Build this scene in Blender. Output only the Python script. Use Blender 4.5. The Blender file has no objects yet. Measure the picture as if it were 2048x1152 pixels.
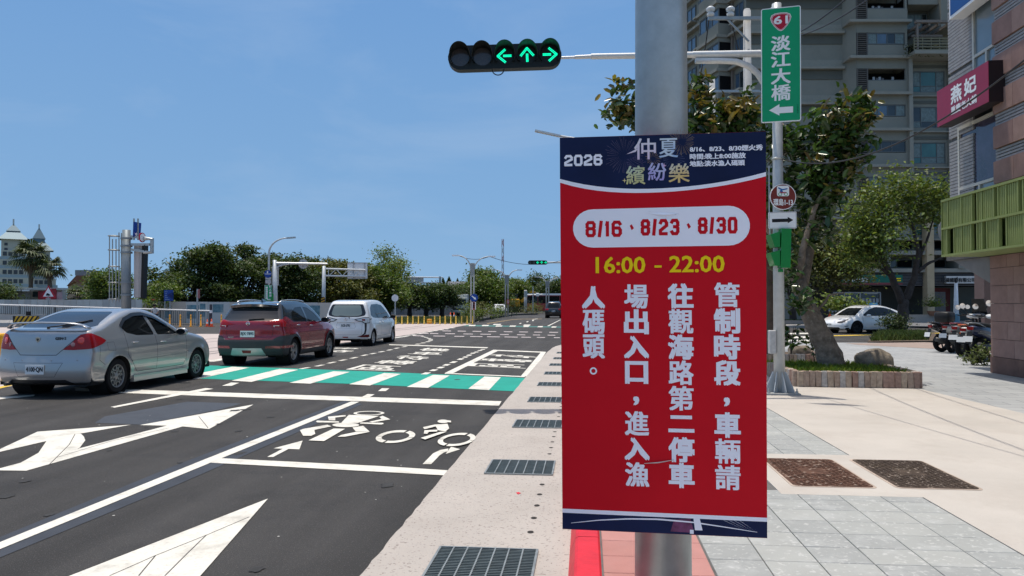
import bpy,bmesh,math,random
import numpy as np
from mathutils import Vector,Matrix
random.seed(7); rng=np.random.default_rng(7)
SC=bpy.context.scene
COL=SC.collection
PI=math.pi
# ------------------------------------------------------------------ camera
CAMH=1.52; FPX=1500.0; HOR=608.0; VPX=1172.0
YAW=math.atan((VPX-1024)/FPX); PITCH=math.atan((HOR-576)/FPX)
cam=bpy.data.cameras.new('camera'); cam.sensor_width=36.0; cam.lens=FPX/2048*36
cam.clip_start=0.05; cam.clip_end=6000
camo=bpy.data.objects.new('camera',cam); COL.objects.link(camo)
camo.location=(0,0,CAMH); camo.rotation_euler=(PI/2+PITCH,0,YAW)
SC.camera=camo
FH=Vector((-math.sin(YAW),math.cos(YAW),0)); RT=Vector((math.cos(YAW),math.sin(YAW),0))
# ------------------------------------------------------------------ world, sun, exposure
SUN_EL=math.radians(81); SUN_AZ=math.radians(-48)
W=bpy.data.worlds.new('World'); SC.world=W; W.use_nodes=True
wn=W.node_tree.nodes; wl=W.node_tree.links; wn.clear()
wo=wn.new('ShaderNodeOutputWorld'); bg=wn.new('ShaderNodeBackground'); bg.inputs[1].default_value=0.12
sky=wn.new('ShaderNodeTexSky'); sky.sky_type='NISHITA'; sky.sun_disc=False
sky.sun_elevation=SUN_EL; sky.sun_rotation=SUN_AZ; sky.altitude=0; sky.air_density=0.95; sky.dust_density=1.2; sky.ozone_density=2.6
tc=wn.new('ShaderNodeTexCoord'); mp=wn.new('ShaderNodeMapping'); mp.inputs['Scale'].default_value=(1.0,1.0,3.2)
nz=wn.new('ShaderNodeTexNoise'); nz.inputs['Scale'].default_value=2.3; nz.inputs['Detail'].default_value=7; nz.inputs['Roughness'].default_value=.58; nz.inputs['Distortion'].default_value=.5
rp=wn.new('ShaderNodeValToRGB'); rp.color_ramp.elements[0].position=.50; rp.color_ramp.elements[0].color=(0,0,0,1)
rp.color_ramp.elements[1].position=.82; rp.color_ramp.elements[1].color=(.30,.30,.30,1)
tint=wn.new('ShaderNodeMixRGB'); tint.blend_type='MULTIPLY'; tint.inputs[0].default_value=1; tint.inputs[2].default_value=(2.6,2.25,1.8,1)  # brightens and warms the unseen upper sky to lift shaded faces
mx=wn.new('ShaderNodeMixRGB'); mx.inputs[2].default_value=(4.4,5.3,6.6,1)
wl.new(tc.outputs['Generated'],mp.inputs[0]); wl.new(mp.outputs[0],nz.inputs['Vector']); wl.new(nz.outputs[0],rp.inputs[0])
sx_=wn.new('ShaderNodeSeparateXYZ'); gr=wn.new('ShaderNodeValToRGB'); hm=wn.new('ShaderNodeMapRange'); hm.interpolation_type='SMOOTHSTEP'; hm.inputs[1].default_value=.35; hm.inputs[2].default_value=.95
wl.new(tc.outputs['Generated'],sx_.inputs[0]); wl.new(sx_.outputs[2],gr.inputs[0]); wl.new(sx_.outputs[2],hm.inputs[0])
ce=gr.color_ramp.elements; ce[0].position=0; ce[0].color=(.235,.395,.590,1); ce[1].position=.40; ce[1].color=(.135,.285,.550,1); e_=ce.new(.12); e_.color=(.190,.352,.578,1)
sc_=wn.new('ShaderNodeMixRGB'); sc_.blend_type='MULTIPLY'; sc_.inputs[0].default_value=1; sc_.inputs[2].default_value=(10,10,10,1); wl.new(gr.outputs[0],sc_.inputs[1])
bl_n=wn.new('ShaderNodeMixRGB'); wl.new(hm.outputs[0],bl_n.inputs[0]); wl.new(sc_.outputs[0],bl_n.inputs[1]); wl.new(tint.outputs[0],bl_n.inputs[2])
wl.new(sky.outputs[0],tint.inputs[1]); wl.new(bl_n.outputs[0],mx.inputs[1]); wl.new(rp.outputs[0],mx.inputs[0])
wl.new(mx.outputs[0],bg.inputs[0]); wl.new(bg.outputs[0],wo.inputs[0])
sl=bpy.data.lights.new('sun','SUN'); sl.energy=3.75; sl.angle=math.radians(.53); sl.color=(1.0,.93,.83)
so=bpy.data.objects.new('sun',sl); COL.objects.link(so)
SUNV=Vector((math.sin(SUN_AZ)*math.cos(SUN_EL),math.cos(SUN_AZ)*math.cos(SUN_EL),math.sin(SUN_EL)))
so.rotation_euler=SUNV.to_track_quat('Z','Y').to_euler(); so.location=(0,0,60)
SC.view_settings.view_transform='Standard'; SC.view_settings.look='None'
SC.view_settings.exposure=0; SC.view_settings.gamma=1; SC.view_settings.use_curve_mapping=False
SC.render.engine='CYCLES'; SC.cycles.max_bounces=7; SC.cycles.transparent_max_bounces=12
SC.cycles.use_denoising=True
# ------------------------------------------------------------------ from the photograph's directions to places
def ray(px,py):
    f=FH*math.cos(PITCH)+Vector((0,0,math.sin(PITCH))); u=-FH*math.sin(PITCH)+Vector((0,0,math.cos(PITCH)))
    return f*FPX+RT*(px-1024)+u*(576-py)
CAM=Vector((0,0,CAMH))
def G(px,py,z=0.0):
    r=ray(px,py); return CAM+r*((z-CAMH)/r.z)
def D(px,py,d):
    r=ray(px,py); return CAM+r*(d/r.dot(FH))
def CF(xc,d,z=0.0):return Vector((RT.x*xc+FH.x*d,RT.y*xc+FH.y*d,z))
def DEP(p):return Vector(p).dot(FH)
def onX(px,py,X):
    r=ray(px,py); return CAM+r*(X/r.x)
# ------------------------------------------------------------------ materials
MATS={}
def M(name,col,rough=.6,metal=0.,var=.12,scale=6.,bump=0.,bscale=60.,spec=.28,coat=0.,dirt=0.,dirtcol=(.1,.09,.08),dscale=1.5,emit=None,island=0.,trans=0.,speck=0.,speckcol=(.9,.9,.9),speckscale=160.,obj=False,alpha=1.):
    if name in MATS:return MATS[name]
    m=bpy.data.materials.new(name); m.use_nodes=True
    n=m.node_tree.nodes; l=m.node_tree.links; b=n['Principled BSDF']
    b.inputs['Roughness'].default_value=rough; b.inputs['Metallic'].default_value=metal
    b.inputs['Specular IOR Level'].default_value=spec
    if coat:b.inputs['Coat Weight'].default_value=coat; b.inputs['Coat Roughness'].default_value=.04
    if emit is not None:
        b.inputs['Emission Color'].default_value=(*emit[:3],1); b.inputs['Emission Strength'].default_value=emit[3]
    if obj:co=n.new('ShaderNodeTexCoord').outputs['Object']
    else:co=n.new('ShaderNodeNewGeometry').outputs['Position']
    def noise(s,det=5,r=.6):
        t=n.new('ShaderNodeTexNoise'); t.inputs['Scale'].default_value=s; t.inputs['Detail'].default_value=det; t.inputs['Roughness'].default_value=r
        l.new(co,t.inputs['Vector']); return t.outputs[0]
    def mapr(src,a,c,d=0.,e=1.):
        t=n.new('ShaderNodeMapRange'); t.inputs[1].default_value=a; t.inputs[2].default_value=c; t.inputs[3].default_value=d; t.inputs[4].default_value=e
        l.new(src,t.inputs[0]); return t.outputs[0]
    def mix(fac,a,c,mode='MIX'):
        t=n.new('ShaderNodeMixRGB'); t.blend_type=mode
        for i,v in enumerate((fac,a,c)):
            if hasattr(v,'links'):l.new(v,t.inputs[i])
            elif i==0:t.inputs[0].default_value=v
            else:t.inputs[i].default_value=(*v[:3],1)
        return t.outputs[0]
    c=None
    if var:
        f=mapr(noise(scale),.3,.7)
        c=mix(f,tuple(x*(1-var)for x in col),tuple(min(1,x*(1+var))for x in col))
    if island:
        g=n.new('ShaderNodeNewGeometry').outputs['Random Per Island']
        h=n.new('ShaderNodeHueSaturation'); h.inputs['Color'].default_value=(*col,1)
        if c is not None:l.new(c,h.inputs['Color'])
        l.new(mapr(g,0,1,1-island,1+island),h.inputs['Value'])
        t2=n.new('ShaderNodeMath'); t2.operation='FRACT'; t3=n.new('ShaderNodeMath'); t3.operation='MULTIPLY'; t3.inputs[1].default_value=7.31
        l.new(g,t3.inputs[0]); l.new(t3.outputs[0],t2.inputs[0]); l.new(mapr(t2.outputs[0],0,1,.5-.035,.5+.02),h.inputs['Hue'])
        c=h.outputs[0]
    if dirt:
        c=mix(mapr(noise(dscale,8,.68),.5,.75,0,dirt),c if c is not None else col,dirtcol)
    if speck:
        c=mix(mapr(noise(speckscale,2,.5),.60,.68,0,speck),c if c is not None else col,speckcol)
    if c is not None:l.new(c,b.inputs['Base Color'])
    else:b.inputs['Base Color'].default_value=(*col,1)
    if bump:
        bp=n.new('ShaderNodeBump'); bp.inputs['Strength'].default_value=bump; bp.inputs['Distance'].default_value=.02
        l.new(noise(bscale,6,.65),bp.inputs['Height']); l.new(bp.outputs[0],b.inputs['Normal'])
    if trans:
        tb=n.new('ShaderNodeBsdfTranslucent'); ms=n.new('ShaderNodeMixShader'); ms.inputs[0].default_value=trans
        tcx=mix(1.0,c if c is not None else col,(1.5,1.5,.6),'MULTIPLY'); l.new(tcx,tb.inputs[0])
        l.new(b.outputs[0],ms.inputs[1]); l.new(tb.outputs[0],ms.inputs[2]); l.new(ms.outputs[0],n['Material Output'].inputs[0])
    m['c']=list(col); MATS[name]=m
    return m
def paint(name,col,flake=.0,rough=.28):
    m=M(name,col,rough,flake,0,coat=1.,spec=.5)
    return m
def glassy(name,col=(.01,.012,.014),rough=.03,spec=.6):return M(name,col,rough,0,0,spec=spec)
# ------------------------------------------------------------------ things and meshes
XF={}
def _props(o,label=None,cat=None,group=None,kind=None):
    if label:o['label']=label
    if cat:o['category']=cat
    if group:o['group']=group
    if kind:o['kind']=kind
    return o
def thing(name,label,cat,loc=(0,0,0),rot=0.,group=None):
    o=bpy.data.objects.new(name,None); COL.objects.link(o); o.empty_display_size=.2
    o.location=loc; o.rotation_euler=(0,0,rot)
    XF[o.name]=Matrix.Translation(Vector(loc))@Matrix.Rotation(rot,4,'Z')
    return _props(o,label,cat,group)
def add_mesh(name,me,mats,parent=None,smooth=False,local=False,**kw):
    o=bpy.data.objects.new(name,me); COL.objects.link(o)
    for m in(mats if isinstance(mats,(list,tuple))else[mats]):me.materials.append(m)
    if parent is not None:
        o.parent=parent; X=XF[parent.name]; XF[o.name]=X
        if not local:me.transform(X.inverted())
    else:XF[o.name]=Matrix.Identity(4)
    if smooth:me.shade_smooth()
    return _props(o,**kw)
class MB:
    def __init__(s):s.v=[]; s.f=[]; s.mi=[]; s.cur=0
    def add(s,vs,fs):
        b=len(s.v); s.v+=[tuple(v)for v in vs]
        for f in fs:s.f.append([b+i for i in f]); s.mi.append(s.cur)
        return s
    def box(s,c,size,rz=0.,M3=None,bev=0.):
        hx,hy,hz=(x/2 for x in size); c=Vector(c)
        R=M3 if M3 is not None else Matrix.Rotation(rz,3,'Z')
        if bev>0:
            b=min(bev,hx*.9,hy*.9,hz*.9); bm=bmesh.new(); bmesh.ops.create_cube(bm,size=1)
            for v in bm.verts:v.co=Vector((v.co.x*2*hx,v.co.y*2*hy,v.co.z*2*hz))
            bmesh.ops.bevel(bm,geom=bm.edges[:],offset=b,segments=2,affect='EDGES',profile=.5)
            s.add([c+R@v.co for v in bm.verts],[[v.index for v in f.verts]for f in bm.faces]); bm.free(); return s
        vs=[c+R@Vector((x,y,z))for z in(-hz,hz)for y in(-hy,hy)for x in(-hx,hx)]
        return s.add(vs,[(0,2,3,1),(4,5,7,6),(0,1,5,4),(2,6,7,3),(0,4,6,2),(1,3,7,5)])
    def bar(s,p0,p1,w,h,up=(0,0,1)):
        p0=Vector(p0); p1=Vector(p1); y=(p1-p0); L=y.length; y=y/L; up=Vector(up)
        x=y.cross(up)
        if x.length<1e-4:x=y.cross(Vector((1,0,0)))
        x.normalize(); z=x.cross(y)
        return s.box((p0+p1)/2,(w,L,h),M3=Matrix((x,y,z)).transposed())
    def tube(s,pts,rad,n=10,cap=True,closed=False):
        pts=[Vector(p)for p in pts]; k=len(pts)
        rad=rad if isinstance(rad,(list,tuple))else[rad]*k
        b=len(s.v); ref=None
        for i,p in enumerate(pts):
            if closed:t=pts[(i+1)%k]-pts[i-1]
            else:t=pts[min(i+1,k-1)]-pts[max(i-1,0)]
            t.normalize()
            if ref is None:
                ref=t.orthogonal().normalized()
            ref=(ref-t*ref.dot(t)); ref=ref.normalized()if ref.length>1e-6 else t.orthogonal().normalized()
            q=t.cross(ref)
            for j in range(n):
                a=2*PI*j/n; s.v.append(tuple(p+(ref*math.cos(a)+q*math.sin(a))*rad[i]))
        for i in range(k if closed else k-1):
            for j in range(n):
                i2=(i+1)%k
                s.f.append([b+i*n+j,b+i*n+(j+1)%n,b+i2*n+(j+1)%n,b+i2*n+j]); s.mi.append(s.cur)
        if cap and not closed:
            s.f.append([b+j for j in range(n)][::-1]); s.mi.append(s.cur)
            s.f.append([b+(k-1)*n+j for j in range(n)]); s.mi.append(s.cur)
        return s
    def cyl(s,p0,p1,r0,r1=None,n=16):return s.tube([p0,p1],[r0,r0 if r1 is None else r1],n)
    def prism(s,poly,z0,z1):
        n=len(poly); vs=[(p[0],p[1],z0)for p in poly]+[(p[0],p[1],z1)for p in poly]
        return s.add(vs,[list(range(n))[::-1],list(range(n,2*n))]+[[i,(i+1)%n,n+(i+1)%n,n+i]for i in range(n)])
    def slab(s,pts,nrm):
        n=len(pts); nrm=Vector(nrm); vs=[Vector(p)for p in pts]; vs=vs+[v+nrm for v in vs]
        return s.add(vs,[list(range(n))[::-1],list(range(n,2*n))]+[[i,(i+1)%n,n+(i+1)%n,n+i]for i in range(n)])
    def face(s,pts):return s.add(pts,[list(range(len(pts)))])
    def lathe(s,prof,c=(0,0,0),n=20,axis=(0,0,1)):
        ax=Vector(axis).normalized(); x=ax.orthogonal().normalized(); y=ax.cross(x); c=Vector(c); k=len(prof); b=len(s.v)
        for r,h in prof:
            for j in range(n):
                a=2*PI*j/n; s.v.append(tuple(c+ax*h+(x*math.cos(a)+y*math.sin(a))*r))
        for i in range(k-1):
            for j in range(n):
                s.f.append([b+i*n+j,b+i*n+(j+1)%n,b+(i+1)*n+(j+1)%n,b+(i+1)*n+j]); s.mi.append(s.cur)
        return s
    def build(s,name,mats,parent=None,smooth=False,local=False,auto=None,**kw):
        me=bpy.data.meshes.new(name); me.from_pydata(s.v,[],s.f);
        if any(s.mi):me.polygons.foreach_set('material_index',s.mi)
        o=add_mesh(name,me,mats,parent,smooth,local,**kw)
        if auto is not None:me.shade_auto_smooth(angle=auto)if hasattr(me,'shade_auto_smooth')else sharp(me,auto)
        return o
def sharp(me,ang):
    me.shade_smooth(); bm=bmesh.new(); bm.from_mesh(me)
    for e in bm.edges:
        if len(e.link_faces)==2 and e.calc_face_angle(0)>ang:e.smooth=False
    bm.to_mesh(me); bm.free()
def place(o,mat4):
    o.matrix_local=mat4
def copy_tree(o,parent=None,loc=None,rot=None,label=None):
    c=o.copy(); COL.objects.link(c)
    if parent is not None:c.parent=parent
    if loc is not None:c.location=loc
    if rot is not None:c.rotation_euler=(0,0,rot)
    if label:c['label']=label
    for ch in[x for x in KIDS.get(o.name,list(o.children))]:copy_tree(ch,c)
    return c
KIDS={}
def structure(name,mb,mat,**kw):return mb.build(name,mat,kind='structure',**kw)
def npmesh(name,V,F,mats,parent=None,**kw):
    me=bpy.data.meshes.new(name); nf,k=F.shape
    me.vertices.add(len(V)); me.vertices.foreach_set('co',V.astype(np.float32).ravel())
    me.loops.add(nf*k); me.loops.foreach_set('vertex_index',F.astype(np.int32).ravel())
    me.polygons.add(nf); me.polygons.foreach_set('loop_start',np.arange(0,nf*k,k,dtype=np.int32))
    me.update(calc_edges=True)
    return add_mesh(name,me,mats,parent,**kw)
# ------------------------------------------------------------------ writing
_tc={}
def text_mesh(body,bold=0.,res=2):
    """(verts Nx2, faces) of a text at size 1, centred; bold = spread of overlaid copies"""
    key=(body,res)
    if key not in _tc:
        c=bpy.data.curves.new('t','FONT'); c.body=body; c.size=1; c.resolution_u=res; c.align_x='LEFT'
        o=bpy.data.objects.new('t',c); COL.objects.link(o)
        dg=bpy.context.evaluated_depsgraph_get(); me=bpy.data.meshes.new_from_object(o.evaluated_get(dg))
        v=np.array([(p.co.x,p.co.y)for p in me.vertices]); f=[list(p.vertices)for p in me.polygons]
        bpy.data.objects.remove(o); bpy.data.curves.remove(c); bpy.data.meshes.remove(me)
        lo=v.min(0); hi=v.max(0); _tc[key]=(v-(lo+hi)/2,f,hi-lo)
    v,f,ext=_tc[key]
    return v,f,ext
def write(mb,body,O,U,V,N,w=None,h=None,bold=0.,lift=.0006,res=2):
    """write body centred at O, U right, V up, N outward; fits w x h metres"""
    v,f,ext=text_mesh(body,res=res); O=Vector(O); U=Vector(U); V=Vector(V); N=Vector(N)
    sx=w/ext[0]if w else None; sy=h/ext[1]if h else None
    if sx is None:sx=sy
    if sy is None:sy=sx
    offs=[(0,0)]if not bold else[(0,0),(bold,bold*.7),(-bold,bold*.7),(bold,-bold*.7),(-bold,-bold*.7),(bold,0),(-bold,0)]
    for k,(dx,dy)in enumerate(offs):
        mb.add([O+U*(p[0]*sx+dx)+V*(p[1]*sy+dy)+N*(lift+k*.00012)for p in v],f)
DIG={'0':[[(0,.18),(.18,0),(.82,0),(1,.18),(1,.82),(.82,1),(.18,1),(0,.82),(0,.18)]],'1':[[(.2,.8),(.55,1),(.55,0)]],
       '2':[[(0,.8),(.2,1),(.8,1),(1,.82),(1,.62),(0,.25),(0,0),(1,0)]],'3':[[(0,.84),(.2,1),(.8,1),(1,.84),(1,.64),(.85,.52),(.4,.52)],[(.85,.52),(1,.4),(1,.16),(.8,0),(.2,0),(0,.16)]],
       '6':[[(1,.84),(.8,1),(.2,1),(0,.84),(0,.16),(.2,0),(.8,0),(1,.16),(1,.4),(.82,.56),(0,.56)]],
       '8':[[(.2,.53),(0,.66),(0,.86),(.2,1),(.8,1),(1,.86),(1,.66),(.8,.53),(.2,.53),(0,.4),(0,.14),(.2,0),(.8,0),(1,.14),(1,.4),(.8,.53)]],
       '/':[[(0.1,-.05),(.9,1.05)]],':':[[(.5,.2),(.5,.34)],[(.5,.66),(.5,.8)]],'、':[[(.3,.62),(.7,.38)]],'-':[[(.1,.5),(.9,.5)]],'4':[[(.75,0),(.75,1),(0,.3),(1,.3)]]}
def strokes(mb,lines,O,U,V,N,w,h,t,lift=.0006):
    k=0
    for ln in lines:
        P=[Vector(O)+Vector(U)*((x-.5)*w)+Vector(V)*((y-.5)*h)for x,y in ln]
        for a,b in zip(P,P[1:]):
            d=(b-a).normalized(); q=Vector(N).cross(d)*(t/2); e=d*(t*.32); z=Vector(N)*(lift+k*.00004); k+=1
            mb.face([a-e-q+z,b+e-q+z,b+e+q+z,a-e+q+z])
def digits(mb,s,O,U,V,N,cw,h,t,gap,lift=.0006):
    wid=[cw*(.55 if c in '/、' else .5 if c in '1:' else .5 if c==' ' else 1)for c in s]; tot=sum(wid)+gap*(len(s)-1); x=-tot/2
    for c,wc in zip(s,wid):
        if c in DIG:
            strokes(mb,DIG[c],Vector(O)+Vector(U)*(x+wc/2),U,V,N,max(wc-t,t*.4),h-t,t*(1.0 if c!='、' else 1.1),lift)
        x+=wc+gap
# ------------------------------------------------------------------ foliage
def leaves(C,size,jit=.35,aspect=.5,up=.5,outc=None,bend=.25,six=False):
    """numpy leaf cards (rhombus, slightly folded) at points C"""
    n=len(C); nrm=rng.normal(size=(n,3)); nrm[:,2]=np.abs(nrm[:,2])+up
    if outc is not None:
        o=C-outc; o/=np.linalg.norm(o,axis=1,keepdims=True)+1e-6; nrm+=o*.7
    nrm/=np.linalg.norm(nrm,axis=1,keepdims=True)
    t=rng.normal(size=(n,3)); t-=nrm*(t*nrm).sum(1,keepdims=True); t/=np.linalg.norm(t,axis=1,keepdims=True)
    b=np.cross(nrm,t); s=size*(1+jit*rng.uniform(-1,1,(n,1)))
    L=t*s*.5; Wd=b*s*.5*aspect; up_=nrm*s*bend*.5
    if six:
        V=np.stack([C-L,C+L-nrm*s*.12,C-L*.45-Wd*.8+up_*.5,C+L*.45-Wd*.85+up_*.4,C-L*.45+Wd*.8+up_*.5,C+L*.45+Wd*.85+up_*.4],1).reshape(-1,3)
        F=(np.arange(n)[:,None,None]*6+np.array([[0,2,3,1],[0,1,5,4]])[None]).reshape(-1,4)
        return V,F
    V=np.stack([C-L,C-Wd+up_,C+L,C+Wd+up_],1).reshape(-1,3)
    F=np.arange(n*4).reshape(n,4)
    return V,F
def clumps(blobs,per,n,spread,shell=.55,flat=.55):
    """leaf centres: clumps scattered through the outer part of each blob"""
    out=[]; cen=[]
    tot=sum(b[1][0]*b[1][1]+b[1][0]*b[1][2]for b in blobs)
    for c,r in blobs:
        k=max(3,int(n/per*(r[0]*r[1]+r[0]*r[2])/tot)); d=rng.normal(size=(k,3)); d/=np.linalg.norm(d,axis=1,keepdims=True)
        rad=rng.uniform(shell,1.02,(k,1))**.7; P=np.array(c)+d*rad*np.array(r); cen.append(P)
        sc=spread*rng.uniform(.6,1.35,(k,1,1)); q=rng.normal(size=(k,per,3))*np.array([1,1,flat])*sc
        out.append((P[:,None,:]+q).reshape(-1,3))
    return np.concatenate(out),np.concatenate(cen)
def crown(name,mat,parent,blobs,n,size,per=26,spread=.28,shell=.5,flat=.55,aspect=.5,**kw):
    C,cen=clumps(blobs,per,n,spread,shell,flat)
    V,F=leaves(C,size,aspect=aspect)
    return npmesh(name,V,F,mat,parent,**kw),cen
def trunk_mesh(mb,pts,rads,n=9,wob=.0):
    P=[]; R=[]
    pts=[Vector(p)for p in pts]
    for i in range(len(pts)-1):
        for k in range(4):
            t=k/4; P.append(pts[i].lerp(pts[i+1],t)+Vector((random.uniform(-1,1),random.uniform(-1,1),0))*wob); R.append((rads[i]*(1-t)+rads[i+1]*t)*(1+(random.uniform(-.06,.06)if wob else 0)))
    P.append(pts[-1]); R.append(rads[-1]); mb.tube(P,R,n)
def tree(name,label,base,height,blobs,n,size,leafm,barkm,tr=.16,group=None,cat='tree',limbs=7,spread=.3,per=26,shell=.5,flat=.55,lean=(0,0),fork=.35,aspect=.5):
    base=Vector(base); t=thing(name,label,cat,base,0,group)
    B=[((base.x+c[0],base.y+c[1],base.z+c[2]),r)for c,r in blobs]
    o,cen=crown('crown',leafm,t,B,n,size,per,spread,shell,flat,aspect)
    mb=MB(); top=base+Vector((lean[0],lean[1],height*fork)); trunk_mesh(mb,[base-Vector((0,0,.1)),base.lerp(top,.5),top],[tr*1.25,tr,tr*.85],9,tr*.12)
    ids=rng.choice(len(cen),min(limbs,len(cen)),replace=False)
    for i in ids:
        e=Vector(cen[i]); m=top.lerp(e,.5)+Vector((0,0,-.08*height*.3)); trunk_mesh(mb,[top-Vector((0,0,.05)),m,e],[tr*.6,tr*.36,tr*.1],6,tr*.1)
    mb.build('trunk',barkm,t,smooth=True)
    return t
def blob_set(w,d,z0,z1,k,seed):
    r=random.Random(seed); out=[]
    h=z1-z0
    for i in range(k):
        rr=r.uniform(.26,.42); x=r.uniform(-.5+rr*.5,.5-rr*.5)*w*1.25; y=r.uniform(-.4,.4)*d
        z=z0+h*(.25+.55*r.random()*(1-.7*abs(2*x/w)**2)); out.append(((x,y,z),(rr*w*.72,rr*d*.8,h*r.uniform(.22,.34))))
    return out
# ================================================================== THE SETTING: ground, road, tram bed, pavement
asphalt=M('asphalt',(.054,.052,.050),.88,var=.22,scale=.55,bump=.8,bscale=150,dirt=.85,dirtcol=(.026,.026,.027),dscale=1.1,speck=.5,speckcol=(.17,.16,.15),speckscale=95,spec=.3)
seal=M('sealed_asphalt',(.040,.046,.058),.7,var=.2,scale=3,bump=.3,bscale=150)
seal2=M('sealed_asphalt_blue',(.050,.058,.072),.7,var=.2,scale=3,bump=.3,bscale=150,dirt=.6,dirtcol=(.045,.046,.048),dscale=3)
white_paint=M('road_paint',(.66,.64,.57),.75,var=.06,scale=3,dirt=.8,dirtcol=(.30,.28,.24),dscale=3.2,bump=.3,bscale=120,speck=.3,speckcol=(.35,.33,.30),speckscale=40)
faded_paint=M('faded_road_paint',(.50,.44,.43),.8,var=.2,scale=5,dirt=.7,dirtcol=(.12,.11,.11),dscale=6)
yellow_paint=M('yellow_road_paint',(.62,.42,.05),.75,var=.1)
faded_yellow=M('faded_yellow_paint',(.34,.25,.13),.8,var=.1)
green_paint=M('green_road_paint',(.012,.295,.225),.72,var=.10,scale=2.5,dirt=.35,dirtcol=(.01,.20,.16),dscale=3,bump=.3,bscale=120)
gutterm=M('gutter_concrete',(.415,.38,.345),.9,var=.07,scale=1.4,dirt=.35,dirtcol=(.36,.32,.28),dscale=2.2,speck=.75,speckcol=(.19,.165,.15),speckscale=46,bump=.4,bscale=90)
bedm=M('tram_bed_concrete',(.45,.385,.355),.9,var=.08,scale=.5,dirt=.3,dirtcol=(.35,.30,.28),dscale=.8)
beige=M('plaza_concrete',(.47,.437,.393),.92,var=.08,scale=.9,dirt=.6,dirtcol=(.40,.355,.31),dscale=2.2,speck=.25,speckcol=(.40,.33,.28),speckscale=55,bump=.3,bscale=100)
kerbred=M('kerb_red_paint',(.60,.022,.035),.5,var=.15,scale=8,dirt=.4,dirtcol=(.40,.03,.04),dscale=5,bump=.15,bscale=40)
kerbside=M('kerb_concrete',(.40,.22,.20),.85,var=.15,scale=9,dirt=.5,dirtcol=(.2,.1,.09),dscale=6)
tilem=[M('grey_tile_%s'%n,c,.82,var=.06,scale=3,bump=.25,bscale=130,speck=.45,speckcol=(.58,.58,.56),speckscale=24+ds*4,dirt=.6,dirtcol=(.46,.47,.46),dscale=ds*3)for n,c,ds in(('a',(.325,.335,.320),1.9),('b',(.298,.308,.298),2.3),('c',(.345,.353,.335),1.7))]
pinkm=[M('pink_tile_%s'%n,c,.85,var=.08,scale=5,bump=.25,bscale=120,dirt=.3,dirtcol=(.36,.22,.20),dscale=3)for n,c in(('a',(.44,.215,.19)),('b',(.40,.19,.165)))]
jointm=M('tile_joint',(.13,.125,.12),.95,var=.2,scale=8)
grassm=M('grass_blade',(.13,.20,.028),.7,var=.35,scale=3,island=.45,trans=.3)
soil=M('soil',(.10,.075,.055),.95,var=.3,scale=3,bump=.6,bscale=30)
mb=MB(); n=64
mb.face([(1500*math.cos(2*PI*i/n),1500*math.sin(2*PI*i/n)+200,-.05)for i in range(n)])
structure('ground',mb,M('far_ground',(.13,.14,.08),.95,var=.3,scale=.05))
nt=asphalt.node_tree; n_=nt.nodes; b_=n_['Principled BSDF']; src=b_.inputs['Base Color'].links[0].from_socket; mp_=n_.new('ShaderNodeMapping'); mp_.inputs['Scale'].default_value=(1.5,.09,1); q_=n_.new('ShaderNodeTexNoise'); q_.inputs['Detail'].default_value=6; q_.inputs['Scale'].default_value=1.4; g_=n_.new('ShaderNodeNewGeometry'); nt.links.new(g_.outputs[0],mp_.inputs[0]); nt.links.new(mp_.outputs[0],q_.inputs[0]); r_=n_.new('ShaderNodeMapRange'); r_.inputs[1].default_value=.3; r_.inputs[2].default_value=.7; r_.inputs[3].default_value=.78; r_.inputs[4].default_value=1.25; nt.links.new(q_.outputs[0],r_.inputs[0]); m_=n_.new('ShaderNodeMixRGB'); m_.blend_type='MULTIPLY'; m_.inputs[0].default_value=1; nt.links.new(src,m_.inputs[1]); nt.links.new(r_.outputs[0],m_.inputs[2]); nt.links.new(m_.outputs[0],b_.inputs['Base Color'])
mb=MB(); mb.face([(-60,-12,0),(70,-12,0),(70,120,0),(40,420,0),(-60,420,0)])
road=structure('road',mb,asphalt)
NM=[0]
def mark(name,polys,m=white_paint,z=.004,s=None,o=(0,0),parent=None):
    mb=MB(); NM[0]+=1; z=z+(NM[0]%12)*.00013
    for k,p in enumerate(polys):
        if s:p=[(o[0]+x/s,o[1]+y/s)for x,y in p]
        P=[G(x,y,z+k*.00015)for x,y in p]
        a=sum(P[i].x*P[(i+1)%len(P)].y-P[(i+1)%len(P)].x*P[i].y for i in range(len(P)))
        mb.face(P if a>0 else P[::-1])
    return mb.build(name,m,parent or road)
def strip(A,B):return[[A[i],A[i+1],B[i+1],B[i]]for i in range(len(A)-1)]
def dash_line(name,c,s,o,frac=.55,hw=.06,m=white_paint):
    P=[G(o[0]+x/s,o[1]+y/s,.006)for x,y in c];
    for i,p in enumerate(P):
        t=(P[min(i+1,len(P)-1)]-P[max(i-1,0)]); L=t.length/(2 if 0<i<len(P)-1 else 1)*frac; t.normalize(); q=Vector((t.y,-t.x,0))*hw
        mb=MB(); mb.face([p-t*L/2+q,p+t*L/2+q,p+t*L/2-q,p-t*L/2-q]); mb.build(name,m,road)
C7=(2.667,(0,720)); C6=(2.768,(400,660)); CR=(4.267,(640,660)); CB=(4.655,(560,800)); C3=(7.585,(860,580))
mark('sealed_band',strip([(-160,1145),(0,1074),(350,931),(693,800)],[(-160,1165),(0,1085),(350,945),(700,803)]),seal,.0025)
mark('sealed_band',strip([(-120,1150),(0,1098),(350,955),(715,806)],[(-90,1160),(0,1115),(360,967),(725,808)]),seal,.0025)
mark('sealed_patch',[[(505,335),(560,300),(1000,222),(1290,232),(1180,262),(760,345)]],seal2,.0025,*C7)
mark('lane_line',strip([(-160,1149),(0,1084),(412,917.5),(702,803)],[(-140,1156),(0,1098),(418,926.5),(719,803.5)]),z=.006)
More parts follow.
